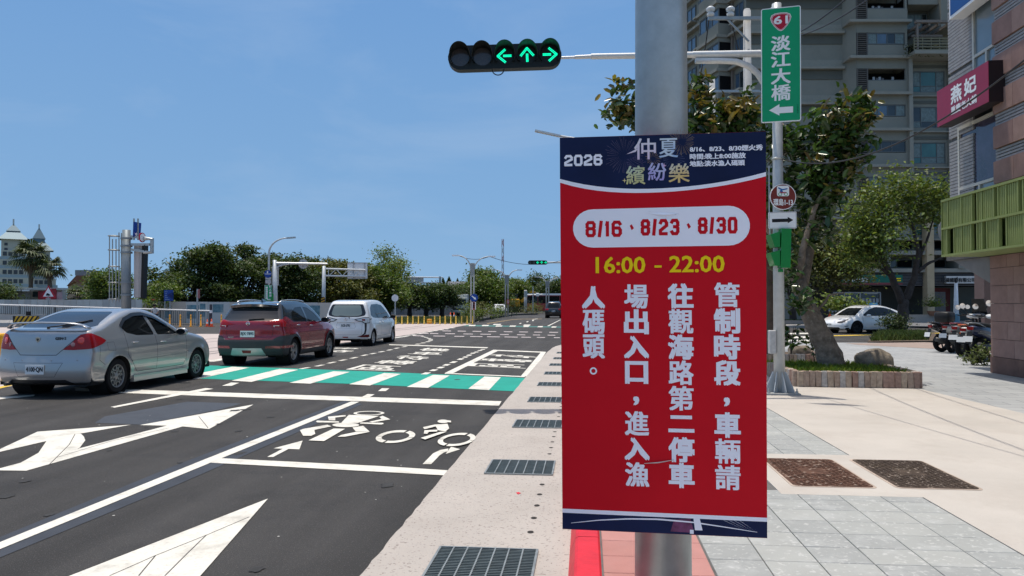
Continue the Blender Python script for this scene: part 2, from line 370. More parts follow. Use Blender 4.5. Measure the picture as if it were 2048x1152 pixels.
mark('stop_line',strip([(150,775),(265,779),(540,788),(1003,802.3)],[(150,781.5),(265,786.5),(540,796.5),(998,811.2)]))
mark('lane_line',[[(221,813.7),(229,815.3),(427,777.5),(411,776)]],z=.0065)
mark('lane_dash',[[(444,771.5),(463,771.5),(479,765.5),(462,765)]])
mark('lane_dash',[[(756,782),(771.5,782),(779,776.5),(764,776.2)]])
mark('lane_dash',[[(722,794.8),(738,795.3),(749,788.6),(735,788)]],z=.0065)
mark('bike_box_line',strip([(418,915.5),(435,916),(760,932),(895,940.5)],[(405,924),(435,926),(760,943.5),(888,950.5)]))
mark('straight_arrow',[[(536,997),(-60,1229),(330,1232)],[(60,1200),(280,1215),(-200,1420),(-500,1400)]])
mark('turn_arrow',[[(1352,237),(745,347),(890,350)],[(1352,237),(890,350),(975,354),(1115,368)],[(890,350),(975,354),(140,590),(-40,588),(80,556),(405,476)],
                    *strip([(-40,588),(110,548),(205,495),(248,432)],[(60,572),(300,520),(425,468),(455,428)]),[(248,432),(455,428),(447,408),(430,392)],[(-60,503),(200,382),(430,392),(248,432)],[(200,382),(700,345),(430,392)]],white_paint,.004,*C7)
mb=MB()
for _ in range(150):
    p=Vector((random.uniform(-9,-1.2),random.triangular(3.5,22,6),.0056)); r=random.uniform(.004,.013); a=random.uniform(0,6)
    if p.x<-.9-.0*p.y:mb.face([p+Vector((r*random.uniform(.6,1.2)*math.cos(a+k*1.2566),r*random.uniform(.6,1.2)*math.sin(a+k*1.2566),0))for k in range(5)])
mb.build('grit',M('road_grit',(.5,.49,.46),.9,var=.2),road,kind='stuff')
mb=MB()
for _ in range(26):
    p=Vector((random.uniform(-7,-1.6),random.triangular(3.5,16,6),.0052)); r=random.uniform(.03,.09); n=14
    mb.face([p+Vector((r*random.uniform(.5,1.1)*math.cos(k*2*PI/n),1.3*r*random.uniform(.5,1.1)*math.sin(k*2*PI/n),0))for k in range(n)])
mb.build('oil_stain',M('oil_stain',(.038,.038,.038),.85,var=.3),road,kind='stuff')
crackm=M('paint_crack',(.09,.085,.08),.9,var=0)
def crack(pts,s,o,w=.004):
    mb=MB(); P=[G(o[0]+x/s,o[1]+y/s,.0062)for x,y in pts]
    for a,b in zip(P,P[1:]):d=(b-a).normalized(); q=Vector((d.y,-d.x,0))*w; mb.face([a+q,b+q,b-q,a-q])
    mb.build('paint_crack',crackm,road)
for c in([(585,1150),(830,1042),(1100,934),(1330,836)],[(740,1150),(790,1090),(830,1042)],[(880,1150),(1000,1030),(1100,934)],[(260,560),(370,450),(400,395)],[(300,520),(600,430),(900,362)],[(1060,300),(1110,362)]):crack(c,*C7)
mark('straight_arrow',[[(568,612),(407,655),(550,660)],[(462,655),(492,657),(405,703),(372,702)]],white_paint,.004,*C6)
mark('turn_arrow',[*strip([(1232,742),(1290,683),(1330,664),(1375,656)],[(1280,742),(1325,695),(1350,678),(1372,671)]),[(1390,646),(1440,660),(1360,686)]],white_paint,.004,*C6)
def ell(cx,cy,rx,ry,sh=0,a0=0,a1=360,n=24):return[(cx+rx*math.cos(math.radians(a0+(a1-a0)*i/n))+sh*math.sin(math.radians(a0+(a1-a0)*i/n)),cy-ry*math.sin(math.radians(a0+(a1-a0)*i/n)))for i in range(n+1)]
def ring(cx,cy,rx,ry,k,sh,gaps):
    out=[]
    for a0,a1 in gaps:out+=strip(ell(cx,cy,rx,ry,sh,a0,a1,10),ell(cx,cy,rx*k,ry*(k-.04),sh*k,a0,a1,10))
    return out
mark('motorcycle_symbol',ring(828,122,145,20,.78,10,[(0,180),(180,360)])+[[(640,138),(925,148),(720,215),(570,212)],
     [(445,155),(610,140),(612,152),(515,163)],[(445,155),(515,163),(515,190),(455,188)],[(335,197),(350,191),(545,199),(552,210),(345,208)],[(750,208),(960,212),(965,222),(945,228),(745,220)],
     [(955,146),(1028,180),(945,176),(925,158)],[(1028,180),(860,208),(830,202),(945,178)],ell(612,232,125,20,0)[:-1],
     [(185,280),(220,268),(440,230),(478,245),(320,278)],[(185,280),(320,279),(328,315),(290,333),(215,332)],[(500,265),(605,268),(410,382),(265,375)],[(675,255),(775,240),(835,295),(705,293)],[(835,297),(600,342),(535,342),(570,325),(705,297)]],white_paint,.004,*CB)
mark('bicycle_symbol',ring(1075,340,176,60,.70,55,[(-6,62),(72,174),(178,246),(254,350)])+ring(1645,367,168,62,.72,55,[(-6,62),(72,174),(178,246),(254,350)])+
     [ell(1518,198,52,16,0)[:-1],[(1540,186),(1592,192),(1592,208),(1545,204)],[(1440,228),(1560,220),(1575,265),(1540,292),(1470,280)],[(1330,253),(1440,228),(1470,240),(1345,272)],[(1345,281),(1470,276),(1460,293),(1385,296),(1370,316),(1338,312)],[(1310,352),(1490,296),(1555,294),(1350,367)]],white_paint,.004,*CB)
# the green crossing
gband=mark('crossing_band',strip([(250,752),(405,757.5),(700,767.5),(1029,782.5)],[(300,726),(410,730.5),(700,741),(1054,756)]),green_paint,.0035)
for p in([(-440,245),(-330,250),(-95,196),(-195,191)],[(-120,262),(-8,270),(275,208),(180,203)],[(175,280),(285,287),(545,220),(440,215)],[(495,292),(610,297),(830,232),(740,228)],[(825,300),(940,307),(1112,243),(1020,238)],[(1145,315),(1262,320),(1382,252),(1290,248)],[(1485,325),(1600,332),(1665,262),(1575,257)]):
    mark('crossing_stripe',[p],white_paint,.0065,*C6)
# boxes, road words and dashed lines beyond the crossing
mark('waiting_box_outline',[[(1062,368),(1130,371),(1530,172),(1480,168)],[(1715,392),(1785,398),(1930,188),(1888,186)],[(1480,168),(1930,186),(1925,194),(1495,177)],[(1075,366),(1750,394),(1745,402),(1060,373)]],white_paint,.005,*CR)
def word(ch,q,s,o,m=white_paint):
    v,f,ext=text_mesh(ch); q=[G(o[0]+x/s,o[1]+y/s,0)for x,y in q]; mb=MB(); uv=v/ext+.5
    for k,(dx,dy)in enumerate(((0,0),(.018,.012),(-.018,.012),(.018,-.012),(-.018,-.012))):
        mb.add([(q[3].lerp(q[2],a+dx)).lerp(q[0].lerp(q[1],a+dx),b+dy)+Vector((0,0,.005+k*.0002))for a,b in uv],f)
    mb.build('road_word',m,road)
for ch,q in(('機',[(890,152),(1125,165),(1080,184),(838,176)]),('車',[(815,186),(1052,193),(1030,218),(740,208)]),('待',[(690,216),(945,230),(890,258),(630,246)]),('轉',[(540,258),(835,266),(770,298),(450,285)]),('區',[(375,297),(705,312),(625,350),(228,338)])):word(ch,q,*CR)
for ch,q in(('待',[(1460,206),(1845,224),(1835,245),(1440,222)]),('轉',[(1385,242),(1822,258),(1800,280),(1362,264)]),('區',[(1310,284),(1762,300),(1745,330),(1268,308)])):word(ch,q,*CR)
for ch,q in(('車',[(1320,660),(1585,665),(1530,676),(1260,672)]),('待',[(1230,680),(1520,688),(1450,708),(1120,700)])):word(ch,q,4.876,(400,560))
mark('lane_line',[[(590,122),(1435,147),(1425,155),(590,128)]],white_paint,.005,*CR)
dash_line('lane_dash',[(-130,325),(-2,303),(100,278),(195,257),(290,237),(380,215),(452,201),(525,185),(595,170),(655,155),(722,142)],*CR,hw=.06)
dash_line('lane_dash',[(835,120),(880,110),(920,100),(942,90),(945,80),(930,72),(905,63),(880,57),(840,50),(800,44),(760,41)],*CR,hw=.09,frac=.5)
dash_line('lane_dash',[(905,370),(970,343),(1030,320),(1080,297),(1140,274),(1200,248),(1240,231),(1273,215),(1305,198),(1335,188),(1365,175),(1390,165)],*CR,hw=.07)
for y0,y1,xs in((616,642,[(190,320),(420,545),(645,780),(885,1005),(1120,1250),(1350,1485),(1580,1700),(1810,1940)]),(657,686,[(-160,-20),(0,125),(230,380),(505,650),(765,925),(1060,1195),(1320,1445),(1560,1670),(1785,1900)]),(695,722,[(-260,-100),(50,230),(370,520),(610,795),(865,1060),(1130,1330),(1385,1530),(1620,1745),(1880,1970)])):
    for a,b in xs:
        ya=y0+(y1-y0)*a/1970; yb=y0+(y1-y0)*b/1970
        mark('guide_dash',[[(a,ya-3),(b,yb-3),(b,yb+6),(a,ya+6)]],faded_paint,.005,*C3)
mark('crossing_band',[[(560,528),(1985,556),(1985,570),(500,548)]],M('faded_green_paint',(.06,.17,.15),.8,var=.1),.003,*C3)
for a,b,y in((590,690,537),(790,890,537),(1000,1095,545),(1210,1300,546),(1420,1500,551),(1635,1710,555),(1845,1915,560),(960,1075,521),(1420,1520,532),(690,740,480)):
    mark('crossing_stripe',[[(a-8,y+9),(b-8,y+9),(b+8,y-7),(a+8,y-7)]],white_paint,.007,*C3)
mark('edge_line',strip([(860,508),(1040,478),(1250,446),(1400,439),(1700,437)],[(865,514),(1045,484),(1255,451),(1400,443),(1700,441)]),faded_yellow,.005,*C3)
mark('lane_line',[[(1775,546),(1805,546),(1985,452),(1970,452)]],white_paint,.005,*C3)
for a,b,y in((1345,1395,507),(1455,1500,480),(1545,1580,463),(1540,1640,442)):mark('lane_dash',[[(a,y+7),(a+25,y+7),(b,y-6),(b-25,y-6)]],white_paint,.005,*C3)
mark('edge_line',[[(-60,787),(32,766),(34,768.5),(-60,792)]],yellow_paint,.005)
mark('edge_line',[[(-80,800),(70,789),(68,792),(-80,806)]],white_paint,.005)
# tram bed with its grooved rails
mb=MB(); near=[G(-500,860),G(40,770),G(420,721),G(486,711.5),G(640,691),G(785,674.5),G(883,659.5),G(935,650)]; farp=[G(947,647.5),G(800,648),(G(690,650)),G(560,661),G(470,668),G(365,668),G(275,665),G(240,654.5),G(0,655),G(-600,660)]
mb.face([(p.x,p.y,.0045)for p in near+farp])
bed=structure('tram_bed',mb,bedm)
railm=M('rail_groove',(.075,.065,.062),.6,.2,var=.2)
for a,b in(((380,713),(845,651.5)),((380,700.5),(800,656.5)),((380,687.5),(700,658)),((380,681),(640,659)),((415,704),(881,651))):
    P=G(*a,.007); Q=G(*b,.007); t=(Q-P).normalized(); q=Vector((t.y,-t.x,0))*.05; P=P-t*22
    mb=MB(); mb.face([P+q,Q+q,Q-q,P-q]); mb.build('rail',railm,bed)
dash_line('edge_dash',[(x,y)for x,y in((428,721.5),(470,715),(790,675.5),(803,673.5),(815,671.5),(827,669.5),(839,667.5),(850,665.5),(861,663.5),(872,661.5),(883,659.8),(894,657.8),(905,655.8))],1,(0,0),frac=.45,hw=.13)
# gutter strip with grates and weep holes
KX0,KX1,SW=-.06,.08,.11
mb=MB(); L=[G(640,1250),G(700,1176),G(782,1079),G(855.7,991),G(945.8,881),G(1011,803),G(1056,749.6),G(1095,704),G(1104,696.5),G(1112,692.5),G(1122,690)]
L=[Vector((p.x,p.y))for p in L]; LL=[L[0]]
for a,b in zip(L,L[1:]):
    for k in range(1,9):
        t=k/8; p=a.lerp(b,t); LL.append(p+Vector((random.uniform(-.006,.006),0)))
LL.append(Vector((.6,29.5)));
mb.face([(p.x,p.y,.006)for p in LL[::-1]]+[(-.1,L[0].y,.006),(-.1,24,.006),(.6,27,.006)][:2]+[(.6,27.5,.006)])
gut=structure('gutter',mb,gutterm)
galv=M('galvanised_grate',(.30,.32,.31),.5,.7,var=.2,scale=12)
pitm=M('drain_pit',(.02,.022,.022),.9,var=.2)
def grate(y1,near=True):
    t=thing('drain_grate','x','drain grate',(-.6,y1-.29,.007),0,'drain grates along the gutter')
    mb=MB(); mb.box((-.6,y1-.29,.0085),(.58,.56,.002)); mb.build('pit',pitm,t)
    mb=MB(); e=.012
    for x in(-.9,-.3):mb.box((x,y1-.29,.013),(.014,.58,.014))
    for y in(y1,y1-.58):mb.box((-.6,y,.0125),(.586,.014,.014))
    mb.build('frame',galv,t)
    for i in range(1,7):
        mb=MB(); mb.box((-.9+.6*i/7,y1-.29,.0135),(.009,.566,.012)); mb.build('bar',galv,t)
    k=22 if near else 12
    mb=MB()
    for i in range(1,k):mb.box((-.6,y1-.58*i/k,.0115),(.586,.0075 if near else .012,.010))
    mb.build('cross_bar',M('grate_cross_bar',(.16,.19,.185),.55,.6,var=.2,scale=12),t,kind='stuff')
    return t
GY=[4.62,7.23,9.75,12.15,14.45,16.7,19.0,21.2,23.6]
gl=['steel drain grate in the gutter nearest the bottom of the photo, beside the red kerb','steel drain grate in the gutter level with the front line of the painted bike box','steel drain grate in the gutter beside the painted bicycle symbol','steel drain grate in the gutter at the end of the stop line','pale dusty drain grate in the gutter just past the near end of the green crossing','drain grate in the gutter level with the near edge of the painted waiting box','drain grate in the gutter beside the words in the waiting box','drain grate in the gutter level with the far edge of the waiting box','farthest drain grate, where the gutter curves at the corner']
for i,y in enumerate(GY):
    g=grate(y,i<3); g['label']=gl[i]
holem=M('weep_hole',(.03,.027,.025),.9,var=0)
mb0=None
for i,y in enumerate(GY[:5]):
    for k in range(5):
        mb=MB(); yy=y+.38+.33*k
        mb.face([(-.37+.022*math.cos(a*PI/6),yy+.032*math.sin(a*PI/6),.0068)for a in range(12)]); mb.build('weep_hole',holem,gut)
mark('paint_spot',[[(1032,985),(1037,984),(1042,986),(1036,988.5)]],kerbred,.009,parent=gut)
# kerb
mb=MB(); ys=[-6,2.2,3.4,4.6,5.8,7,8.2,9.4,10.6,11.8,13,14.2,15.4]
kerb=None
for a,b in zip(ys,ys[1:]):
    k=MB(); k.slab([(-.112,a+.004,-.02),(-.066,a+.004,.098),(-.05,a+.004,SW),(KX1-.012,a+.004,SW),(KX1,a+.004,SW-.012),(KX1,a+.004,-.02)],(0,b-a-.008,0))
    if kerb is None:
        kerb=structure('kerb',k,kerbred)
    else:k.build('kerb_stone',kerbred,kerb)
# pavement: beds, individually laid tiles, concrete plaza
mb=MB(); mb.box((1.26,6,.04),(2.36,24,.12)); pave=structure('pavement',mb,jointm)
def tile_mesh(w,l,seed):
    r=random.Random(seed); mb=MB(); c=.003
    j=[r.uniform(-.0012,.0012)for _ in range(4)]
    top=[(-w/2+c,-l/2+c,0),(w/2-c,-l/2+c,0),(w/2-c,l/2-c,0),(-w/2+c,l/2-c,0)]
    top=[(x,y,z+j[i])for i,(x,y,z)in enumerate(top)]; low=[(-w/2,-l/2,-.03),(w/2,-l/2,-.03),(w/2,l/2,-.03),(-w/2,l/2,-.03)]; mid=[(x,y,-.003)for x,y,_ in low]
    mb.add(top+mid+low,[(0,1,2,3)]+[(4+i,4+(i+1)%4,(i+1)%4,i)for i in range(4)]+[(8+i,8+(i+1)%4,4+(i+1)%4,4+i)for i in range(4)])
    return mb
TL=.27; protos={}
def lay(name,x,y,w,l,mats,seed):
    k=(round(w,3),round(l,3),seed%6,mats[0].name)
    if k not in protos:
        mb=tile_mesh(w,l,seed%6+11); me=bpy.data.meshes.new(name); me.from_pydata(mb.v,[],mb.f); me.materials.append(mats[seed%len(mats)]); protos[k]=me
    o=bpy.data.objects.new(name,protos[k]); COL.objects.link(o); o.parent=pave; o.location=(x,y,SW); return o
gx=[.675+.294*i for i in range(7)]
for r in range(30):
    y=2.92+TL*r
    for i in range(6):
        x0,x1=gx[i],gx[i+1]
        if 5.80<y+TL/2<7.25 and x1>1.45:continue
        if y>10.4:continue
        lay('paving_tile',(x0+x1)/2,y+TL/2+(i%2)*0,x1-x0-.006,TL-.006,tilem,random.randrange(999))
    if y<6.5:
        for i in range(2):lay('pink_paving_tile',.088+.29*(i+.5),y+TL/2,.284,TL-.006,pinkm,random.randrange(999))
mb=MB(); mb.prism([(1.442,5.765),(2.445,5.765),(2.445,7.30),(1.442,7.30)],-.02,SW+.001)
mb.prism([(2.4465,-12),(5.62,-12),(5.62,10.2),(5.52,13.0),(5.3,19),(2.4465,19)],-.02,SW)
mb.prism([(.085,10.95),(2.44,10.95),(2.44,24.2),(.085,24.2)],-.02,SW+.0015)
mb.prism([(2.4465,19.01),(5.29,19.01),(5.3,24.2),(2.4465,24.2)],-.02,SW+.0005)
mb.prism([(.085,-12),(2.44,-12),(2.44,2.9),(.085,2.9)],-.02,SW-.001)
plaza=structure('plaza',mb,beige)
# far plaza: long grey slabs, joints in the material where they are under a few pixels
def slabs_mat():
    m=M('plaza_slab',(.35,.36,.36),.85,var=.1,scale=1.2,dirt=.3,dirtcol=(.27,.275,.275),dscale=.7); nt=m.node_tree; n=nt.nodes
    b=n['Principled BSDF']; src=b.inputs['Base Color'].links[0].from_socket
    g=n.new('ShaderNodeNewGeometry'); br=n.new('ShaderNodeTexBrick'); br.inputs['Scale'].default_value=1; br.inputs['Brick Width'].default_value=.6; br.inputs['Row Height'].default_value=.3
    br.inputs['Mortar Size'].default_value=.007; br.inputs['Color1'].default_value=(1,1,1,1); br.inputs['Color2'].default_value=(.86,.87,.88,1); br.inputs['Mortar'].default_value=(.45,.45,.45,1)
    mp=n.new('ShaderNodeMapping'); mp.inputs['Rotation'].default_value=(0,0,YAW); nt.links.new(g.outputs[0],mp.inputs[0]); nt.links.new(mp.outputs[0],br.inputs[0])
    mx=n.new('ShaderNodeMixRGB'); mx.blend_type='MULTIPLY'; mx.inputs[0].default_value=1; nt.links.new(src,mx.inputs[1]); nt.links.new(br.outputs[0],mx.inputs[2]); nt.links.new(mx.outputs[0],b.inputs['Base Color'])
    return m
mb=MB(); mb.prism([(5.622,-12),(40,-12),(40,28.5),(5.3,28.5),(5.3,19.02),(5.522,13.0),(5.622,10.2)],-.02,SW-.0005)
mb.prism([(2.0,24.21),(5.298,24.21),(5.298,28.5),(3.2,28.5)],-.02,SW-.0005)
structure('plaza_paving',mb,slabs_mat())
mb=MB(); mb.face([G(1720,690,SW+.004),G(1860,697,SW+.004),G(1990,706,SW+.004),G(1990,690,SW+.004),G(1850,684.5,SW+.004),G(1690,686.5,SW+.004)]); structure('parking_strip',mb,M('brown_paving',(.30,.235,.20),.9,var=.12,scale=2))
# rusty covers
rust=M('rusted_iron',(.105,.052,.034),.85,.1,var=.4,scale=9,bump=.8,bscale=55,dirt=.6,dirtcol=(.10,.055,.035),dscale=4,speck=.6,speckcol=(.50,.40,.32),speckscale=23)
rust2=M('dark_rusted_iron',(.070,.050,.038),.85,.1,var=.4,scale=9,bump=.8,bscale=55,dirt=.6,dirtcol=(.085,.06,.035),dscale=3,speck=.6,speckcol=(.48,.40,.33),speckscale=26)
for x0,x1,y0,y1,lab,mm in((1.60,2.20,6.02,7.06,'rust brown iron cover set in the paving, the one nearer the sign',rust),(2.38,2.98,6.04,7.08,'darker blackish iron cover set in the beige concrete, farther right',rust2)):
    t=thing('manhole_cover',lab,'manhole cover',((x0+x1)/2,(y0+y1)/2,SW),0,'rusted covers in the pavement')
    def rr(x0,x1,y0,y1,r):return[((x1-r if sx>0 else x0+r)+r*math.cos(a),(y1-r if sy>0 else y0+r)+r*math.sin(a))for sx,sy,a0 in((1,1,0),(-1,1,90),(-1,-1,180),(1,-1,270))for a in[math.radians(a0+22.5*k)for k in range(5)]]
    mb=MB(); mb.prism(rr(x0-.02,x1+.02,y0-.02,y1+.02,.05),SW-.02,SW+.004); mb.build('frame',M('cover_frame',(.42,.34,.28),.9,var=.2),t)
    mb=MB(); mb.prism(rr(x0,x1,y0,y1,.045),SW-.02,SW+.007); mb.build('plate',mm,t)
    mb=MB(); nx,ny=13,22
    for i in range(nx):
        for j in range(ny):
            cx=x0+.03+(x1-x0-.06)*(i+.5)/nx; cy=y0+.03+(y1-y0-.06)*(j+.5)/ny
            if abs(i-6)<3 and abs(j-11)<3:continue
            a=45 if(i+j)%2 else-45; mb.box((cx,cy,SW+.0085),(.036,.012,.005),math.radians(a))
    mb.build('tread',mm,t,kind='stuff')
# ================================================================== VEHICLES: a body surface grown from side, plan and section curves, then cut into panels
def catmull(P,k=6,closed=True):
    P=[np.array(p,float)for p in P]; n=len(P); out=[]
    for i in range(n if closed else n-1):
        a,b,c,d=(P[(i+j-1)%n]if closed else P[min(max(i+j-1,0),n-1)]for j in range(4))
        for t in np.arange(k)/k:out.append(.5*((2*b)+(c-a)*t+(2*a-5*b+4*c-d)*t*t+(3*b-a-3*c+d)*t**3))
    if not closed:out.append(P[-1])
    return np.array(out)
def rnd(poly,r=.03,k=3):
    """polygon with rounded corners"""
    P=[np.array(p,float)for p in poly]; n=len(P); out=[]
    for i in range(n):
        a,b,c=P[i-1],P[i],P[(i+1)%n]; u=a-b; v=c-b; lu=np.linalg.norm(u); lv=np.linalg.norm(v); q=min(r,lu*.45,lv*.45)
        p0=b+u/lu*q; p1=b+v/lv*q
        for t in np.linspace(0,1,k+1):out.append((1-t)**2*p0+2*t*(1-t)*b+t*t*p1)
    return[tuple(p)for p in out]
def sdf2(poly,Y,Z):
    p=np.stack([Y.ravel(),Z.ravel()],1); d=np.full(len(p),1e9); s=np.ones(len(p)); n=len(poly)
    for i in range(n):
        a=poly[i]; b=poly[i-1]; e=b-a; w=p-a; t=np.clip((w@e)/(e@e+1e-12),0,1); q=w-t[:,None]*e; d=np.minimum(d,(q*q).sum(1))
        c1=p[:,1]>=a[1]; c2=p[:,1]<b[1]; c3=e[0]*w[:,1]>e[1]*w[:,0]; fl=(c1&c2&c3)|(~c1&~c2&~c3); s[fl]*=-1
    return(s*np.sqrt(d)).reshape(Y.shape)
def sm_interp(pts,sig=.09):
    xs,ys=zip(*pts); t=np.linspace(xs[0]-1,xs[-1]+1,700); v=np.interp(t,xs,ys); dt=t[1]-t[0]; k=int(3*sig/dt)+1
    g=np.exp(-.5*(np.arange(-k,k+1)*dt/sig)**2); g/=g.sum(); v=np.convolve(np.pad(v,k,mode='edge'),g,'valid')
    return lambda x:np.interp(x,t,v)
def smax(a,b,r):return np.maximum(a,b)+np.maximum(r-np.abs(a-b),0)**2/(4*r)
def smin(a,b,r):return-smax(-a,-b,r)
class Car:
    def __init__(s,outline,wmax,plan,belt,tum,roofplan=None,kr=.35,kf=.35,r=.07,h=.032,flare=None,zm=.6,barrel=.10,vmax=1.9,crease=None):
        s.h=h; poly=catmull(outline,6); s.L=poly[:,0].max(); zt=poly[:,1].max(); yy=np.arange(-.35,s.L+.35,.025); zz=np.arange(-.1,zt+.3,.025)
        YY,ZZ=np.meshgrid(yy,zz,indexing='ij'); T=sdf2(poly,YY,ZZ)
        plan=sm_interp(plan,.16); belt=sm_interp(belt,.2); rp_=sm_interp(roofplan,.2)if roofplan else(lambda y:0*y)
        def S(y,z):
            u=np.clip((y-yy[0])/.025,0,len(yy)-1.001); v=np.clip((z-zz[0])/.025,0,len(zz)-1.001); i=u.astype(int); j=v.astype(int); a=u-i; b=v-j
            return T[i,j]*(1-a)*(1-b)+T[i+1,j]*a*(1-b)+T[i,j+1]*(1-a)*b+T[i+1,j+1]*a*b
        def f(x,y,z):
            ax=np.abs(x); wr=np.clip(1-y/1.5,0,1)**.8; wf=np.clip(1-(s.L-y)/1.6,0,1)
            y2=y-kr*ax**2*wr+kf*ax**2*wf
            w=wmax*plan(y); low=w*(1-barrel*((z-zm)/.6)**2); bz=belt(y); upw=w*.985-rp_(y)-tum*(z-bz)-.05*np.maximum(z-bz,0)**2
            Wd=smin(low,upw,.05)
            if flare:
                for(cy,cz,R,amt)in flare:d=np.sqrt((y-cy)**2+(z-cz)**2)-R; Wd=Wd+amt*np.exp(-np.maximum(d,0)**2/.005)*(d>-.1)
            if crease:
                for(zc,amt,sg)in crease:Wd=Wd+amt*np.exp(-((z-zc(y))/sg)**2)
            return smax(ax-Wd,S(y2,z),r)
        s.f=f; h=s.h
        gx=np.arange(-wmax-.13,wmax+.13+h,h); gx=gx-(gx[0]+gx[-1])/2; gy=np.arange(-.12,s.L+.12,h); gz=np.arange(.06,zt+.12,h)
        X,Y,Z=np.meshgrid(gx,gy,gz,indexing='ij'); F=f(X,Y,Z); ins=F<0
        nx,ny,nz=F.shape; acc=np.zeros((nx-1,ny-1,nz-1,3)); cnt=np.zeros((nx-1,ny-1,nz-1)); P=np.stack([X,Y,Z],-1)
        quads=[]
        for ax_ in range(3):
            sl0=[slice(None)]*3; sl1=[slice(None)]*3; sl0[ax_]=slice(0,-1); sl1[ax_]=slice(1,None)
            A=F[tuple(sl0)]; B=F[tuple(sl1)]; c=(A<0)!=(B<0); I=np.argwhere(c); t=(A[c]/(A[c]-B[c]))[:,None]; p=P[tuple(sl0)][c]*(1-t)+P[tuple(sl1)][c]*t
            o1,o2=[a for a in range(3)if a!=ax_]; cells=[]
            for d1,d2 in((0,0),(1,0),(1,1),(0,1)):
                J=I.copy(); J[:,o1]-=d1; J[:,o2]-=d2; cells.append(J); ok=((J>=0)&(J<np.array([nx-1,ny-1,nz-1]))).all(1)
                np.add.at(acc,tuple(J[ok].T),p[ok]); np.add.at(cnt,tuple(J[ok].T),1)
            flip=(A[c]<0)^(ax_==1); quads.append((cells,flip))
        idx=-np.ones((nx-1,ny-1,nz-1),int); on=cnt>0; idx[on]=np.arange(on.sum()); V=acc[on]/cnt[on][:,None]
        Q=[]
        for cells,flip in quads:
            q=np.stack([idx[tuple(c.T)]for c in cells],1); q[~flip]=q[~flip][:,::-1]; Q.append(q)
        s.Q=np.concatenate(Q)
        for _ in range(3):
            e=.004; x,y,z=V.T; f0=f(x,y,z); g=np.stack([f(x+e,y,z)-f(x-e,y,z),f(x,y+e,z)-f(x,y-e,z),f(x,y,z+e)-f(x,y,z-e)],1)/(2*e)
            V=V-np.clip(f0/((g*g).sum(1)+1e-6),-.02,.02)[:,None]*g*.9
        s.V=V; me=bpy.data.meshes.new('t'); me.from_pydata(V.tolist(),[],s.Q[:,::-1].tolist()); s.bm=bmesh.new(); s.bm.from_mesh(me); bpy.data.meshes.remove(me)
        s.bm.normal_update()
        top=max(s.bm.faces,key=lambda q:q.calc_center_median().z)
        if top.normal.z<0:bmesh.ops.reverse_faces(s.bm,faces=s.bm.faces[:]); s.bm.normal_update()
        s.lay=s.bm.faces.layers.int.new('part'); s.ids={}
    def surf(s,x=None,y=None,z=None,d=None):
        """march to the body surface: from outside along one axis; returns the coordinate"""
        if d=='x+':
            t=np.linspace(1.3,0,1400); v=s.f(t,np.full_like(t,y),np.full_like(t,z)); i=np.argmax(v<0); return t[i]
        if d=='y-':
            t=np.linspace(-.3,2.0,2400); v=s.f(np.full_like(t,x),t,np.full_like(t,z)); i=np.argmax(v<0); return t[i]
        if d=='y+':
            t=np.linspace(s.L+.3,s.L-2,2400); v=s.f(np.full_like(t,x),t,np.full_like(t,z)); i=np.argmax(v<0); return t[i]
        t=np.linspace(2.2,.2,2000); v=s.f(np.full_like(t,x),np.full_like(t,y),t); i=np.argmax(v<0); return t[i]
    def cut(s,part,*projs,cond=None,over=True):
        """projs: (axis, polygon); faces inside every polygon (and cond) become the part"""
        bm=s.bm; pid=s.ids.setdefault(part,len(s.ids)+1); ax={'x':(1,2),'y':(0,2),'z':(0,1)}
        boxes=[]
        for a,p in projs:q=np.array(p); boxes.append((ax[a],q.min(0)-.06,q.max(0)+.06))
        cand=[]
        for fc in bm.faces:
            c=fc.calc_center_median()
            if cond and not cond(c,fc.normal):continue
            if all(lo[0]<c[i]<hi[0]and lo[1]<c[j]<hi[1]for(i,j),lo,hi in boxes):cand.append(fc)
        for a,poly in projs:
            i,j=ax[a]; n=len(poly)
            for k in range(n):
                p=np.array(poly[k]); q=np.array(poly[(k+1)%n]); e=q-p; L=np.hypot(*e)
                if L<1e-5:continue
                e/=L; nn=(-e[1],e[0]); sel=[]; rest=[]
                for fc in cand:
                    hit=False; lo=1e9; hi=-1e9
                    c=fc.calc_center_median(); t=(c[i]-p[0])*e[0]+(c[j]-p[1])*e[1]
                    if-.06<t<L+.06:
                        for v in fc.verts:
                            dd=(v.co[i]-p[0])*nn[0]+(v.co[j]-p[1])*nn[1]; lo=min(lo,dd); hi=max(hi,dd)
                        hit=lo<-1e-5 and hi>1e-5
                    (sel if hit else rest).append(fc)
                if not sel:continue
                es=set(); vs=set()
                for fc in sel:es.update(fc.edges); vs.update(fc.verts)
                co=Vector((0,0,0)); co[i]=p[0]; co[j]=p[1]; no=Vector((0,0,0)); no[i]=nn[0]; no[j]=nn[1]
                r=bmesh.ops.bisect_plane(bm,geom=sel+list(es)+list(vs),dist=1e-5,plane_co=co,plane_no=no)
                cand=[g for g in rest if g.is_valid]+[g for g in r['geom']if isinstance(g,bmesh.types.BMFace)]
        def inside(c,poly,i,j):
            x,y=c[i],c[j]; r=False; n=len(poly)
            for k in range(n):
                x1,y1=poly[k]; x2,y2=poly[k-1]
                if(y1>y)!=(y2>y)and x<(x2-x1)*(y-y1)/(y2-y1)+x1:r=not r
            return r
        for fc in set(cand):
            if not over and fc[s.lay]:continue
            c=fc.calc_center_median()
            if all(inside(c,p,*ax[a])for a,p in projs):fc[s.lay]=pid
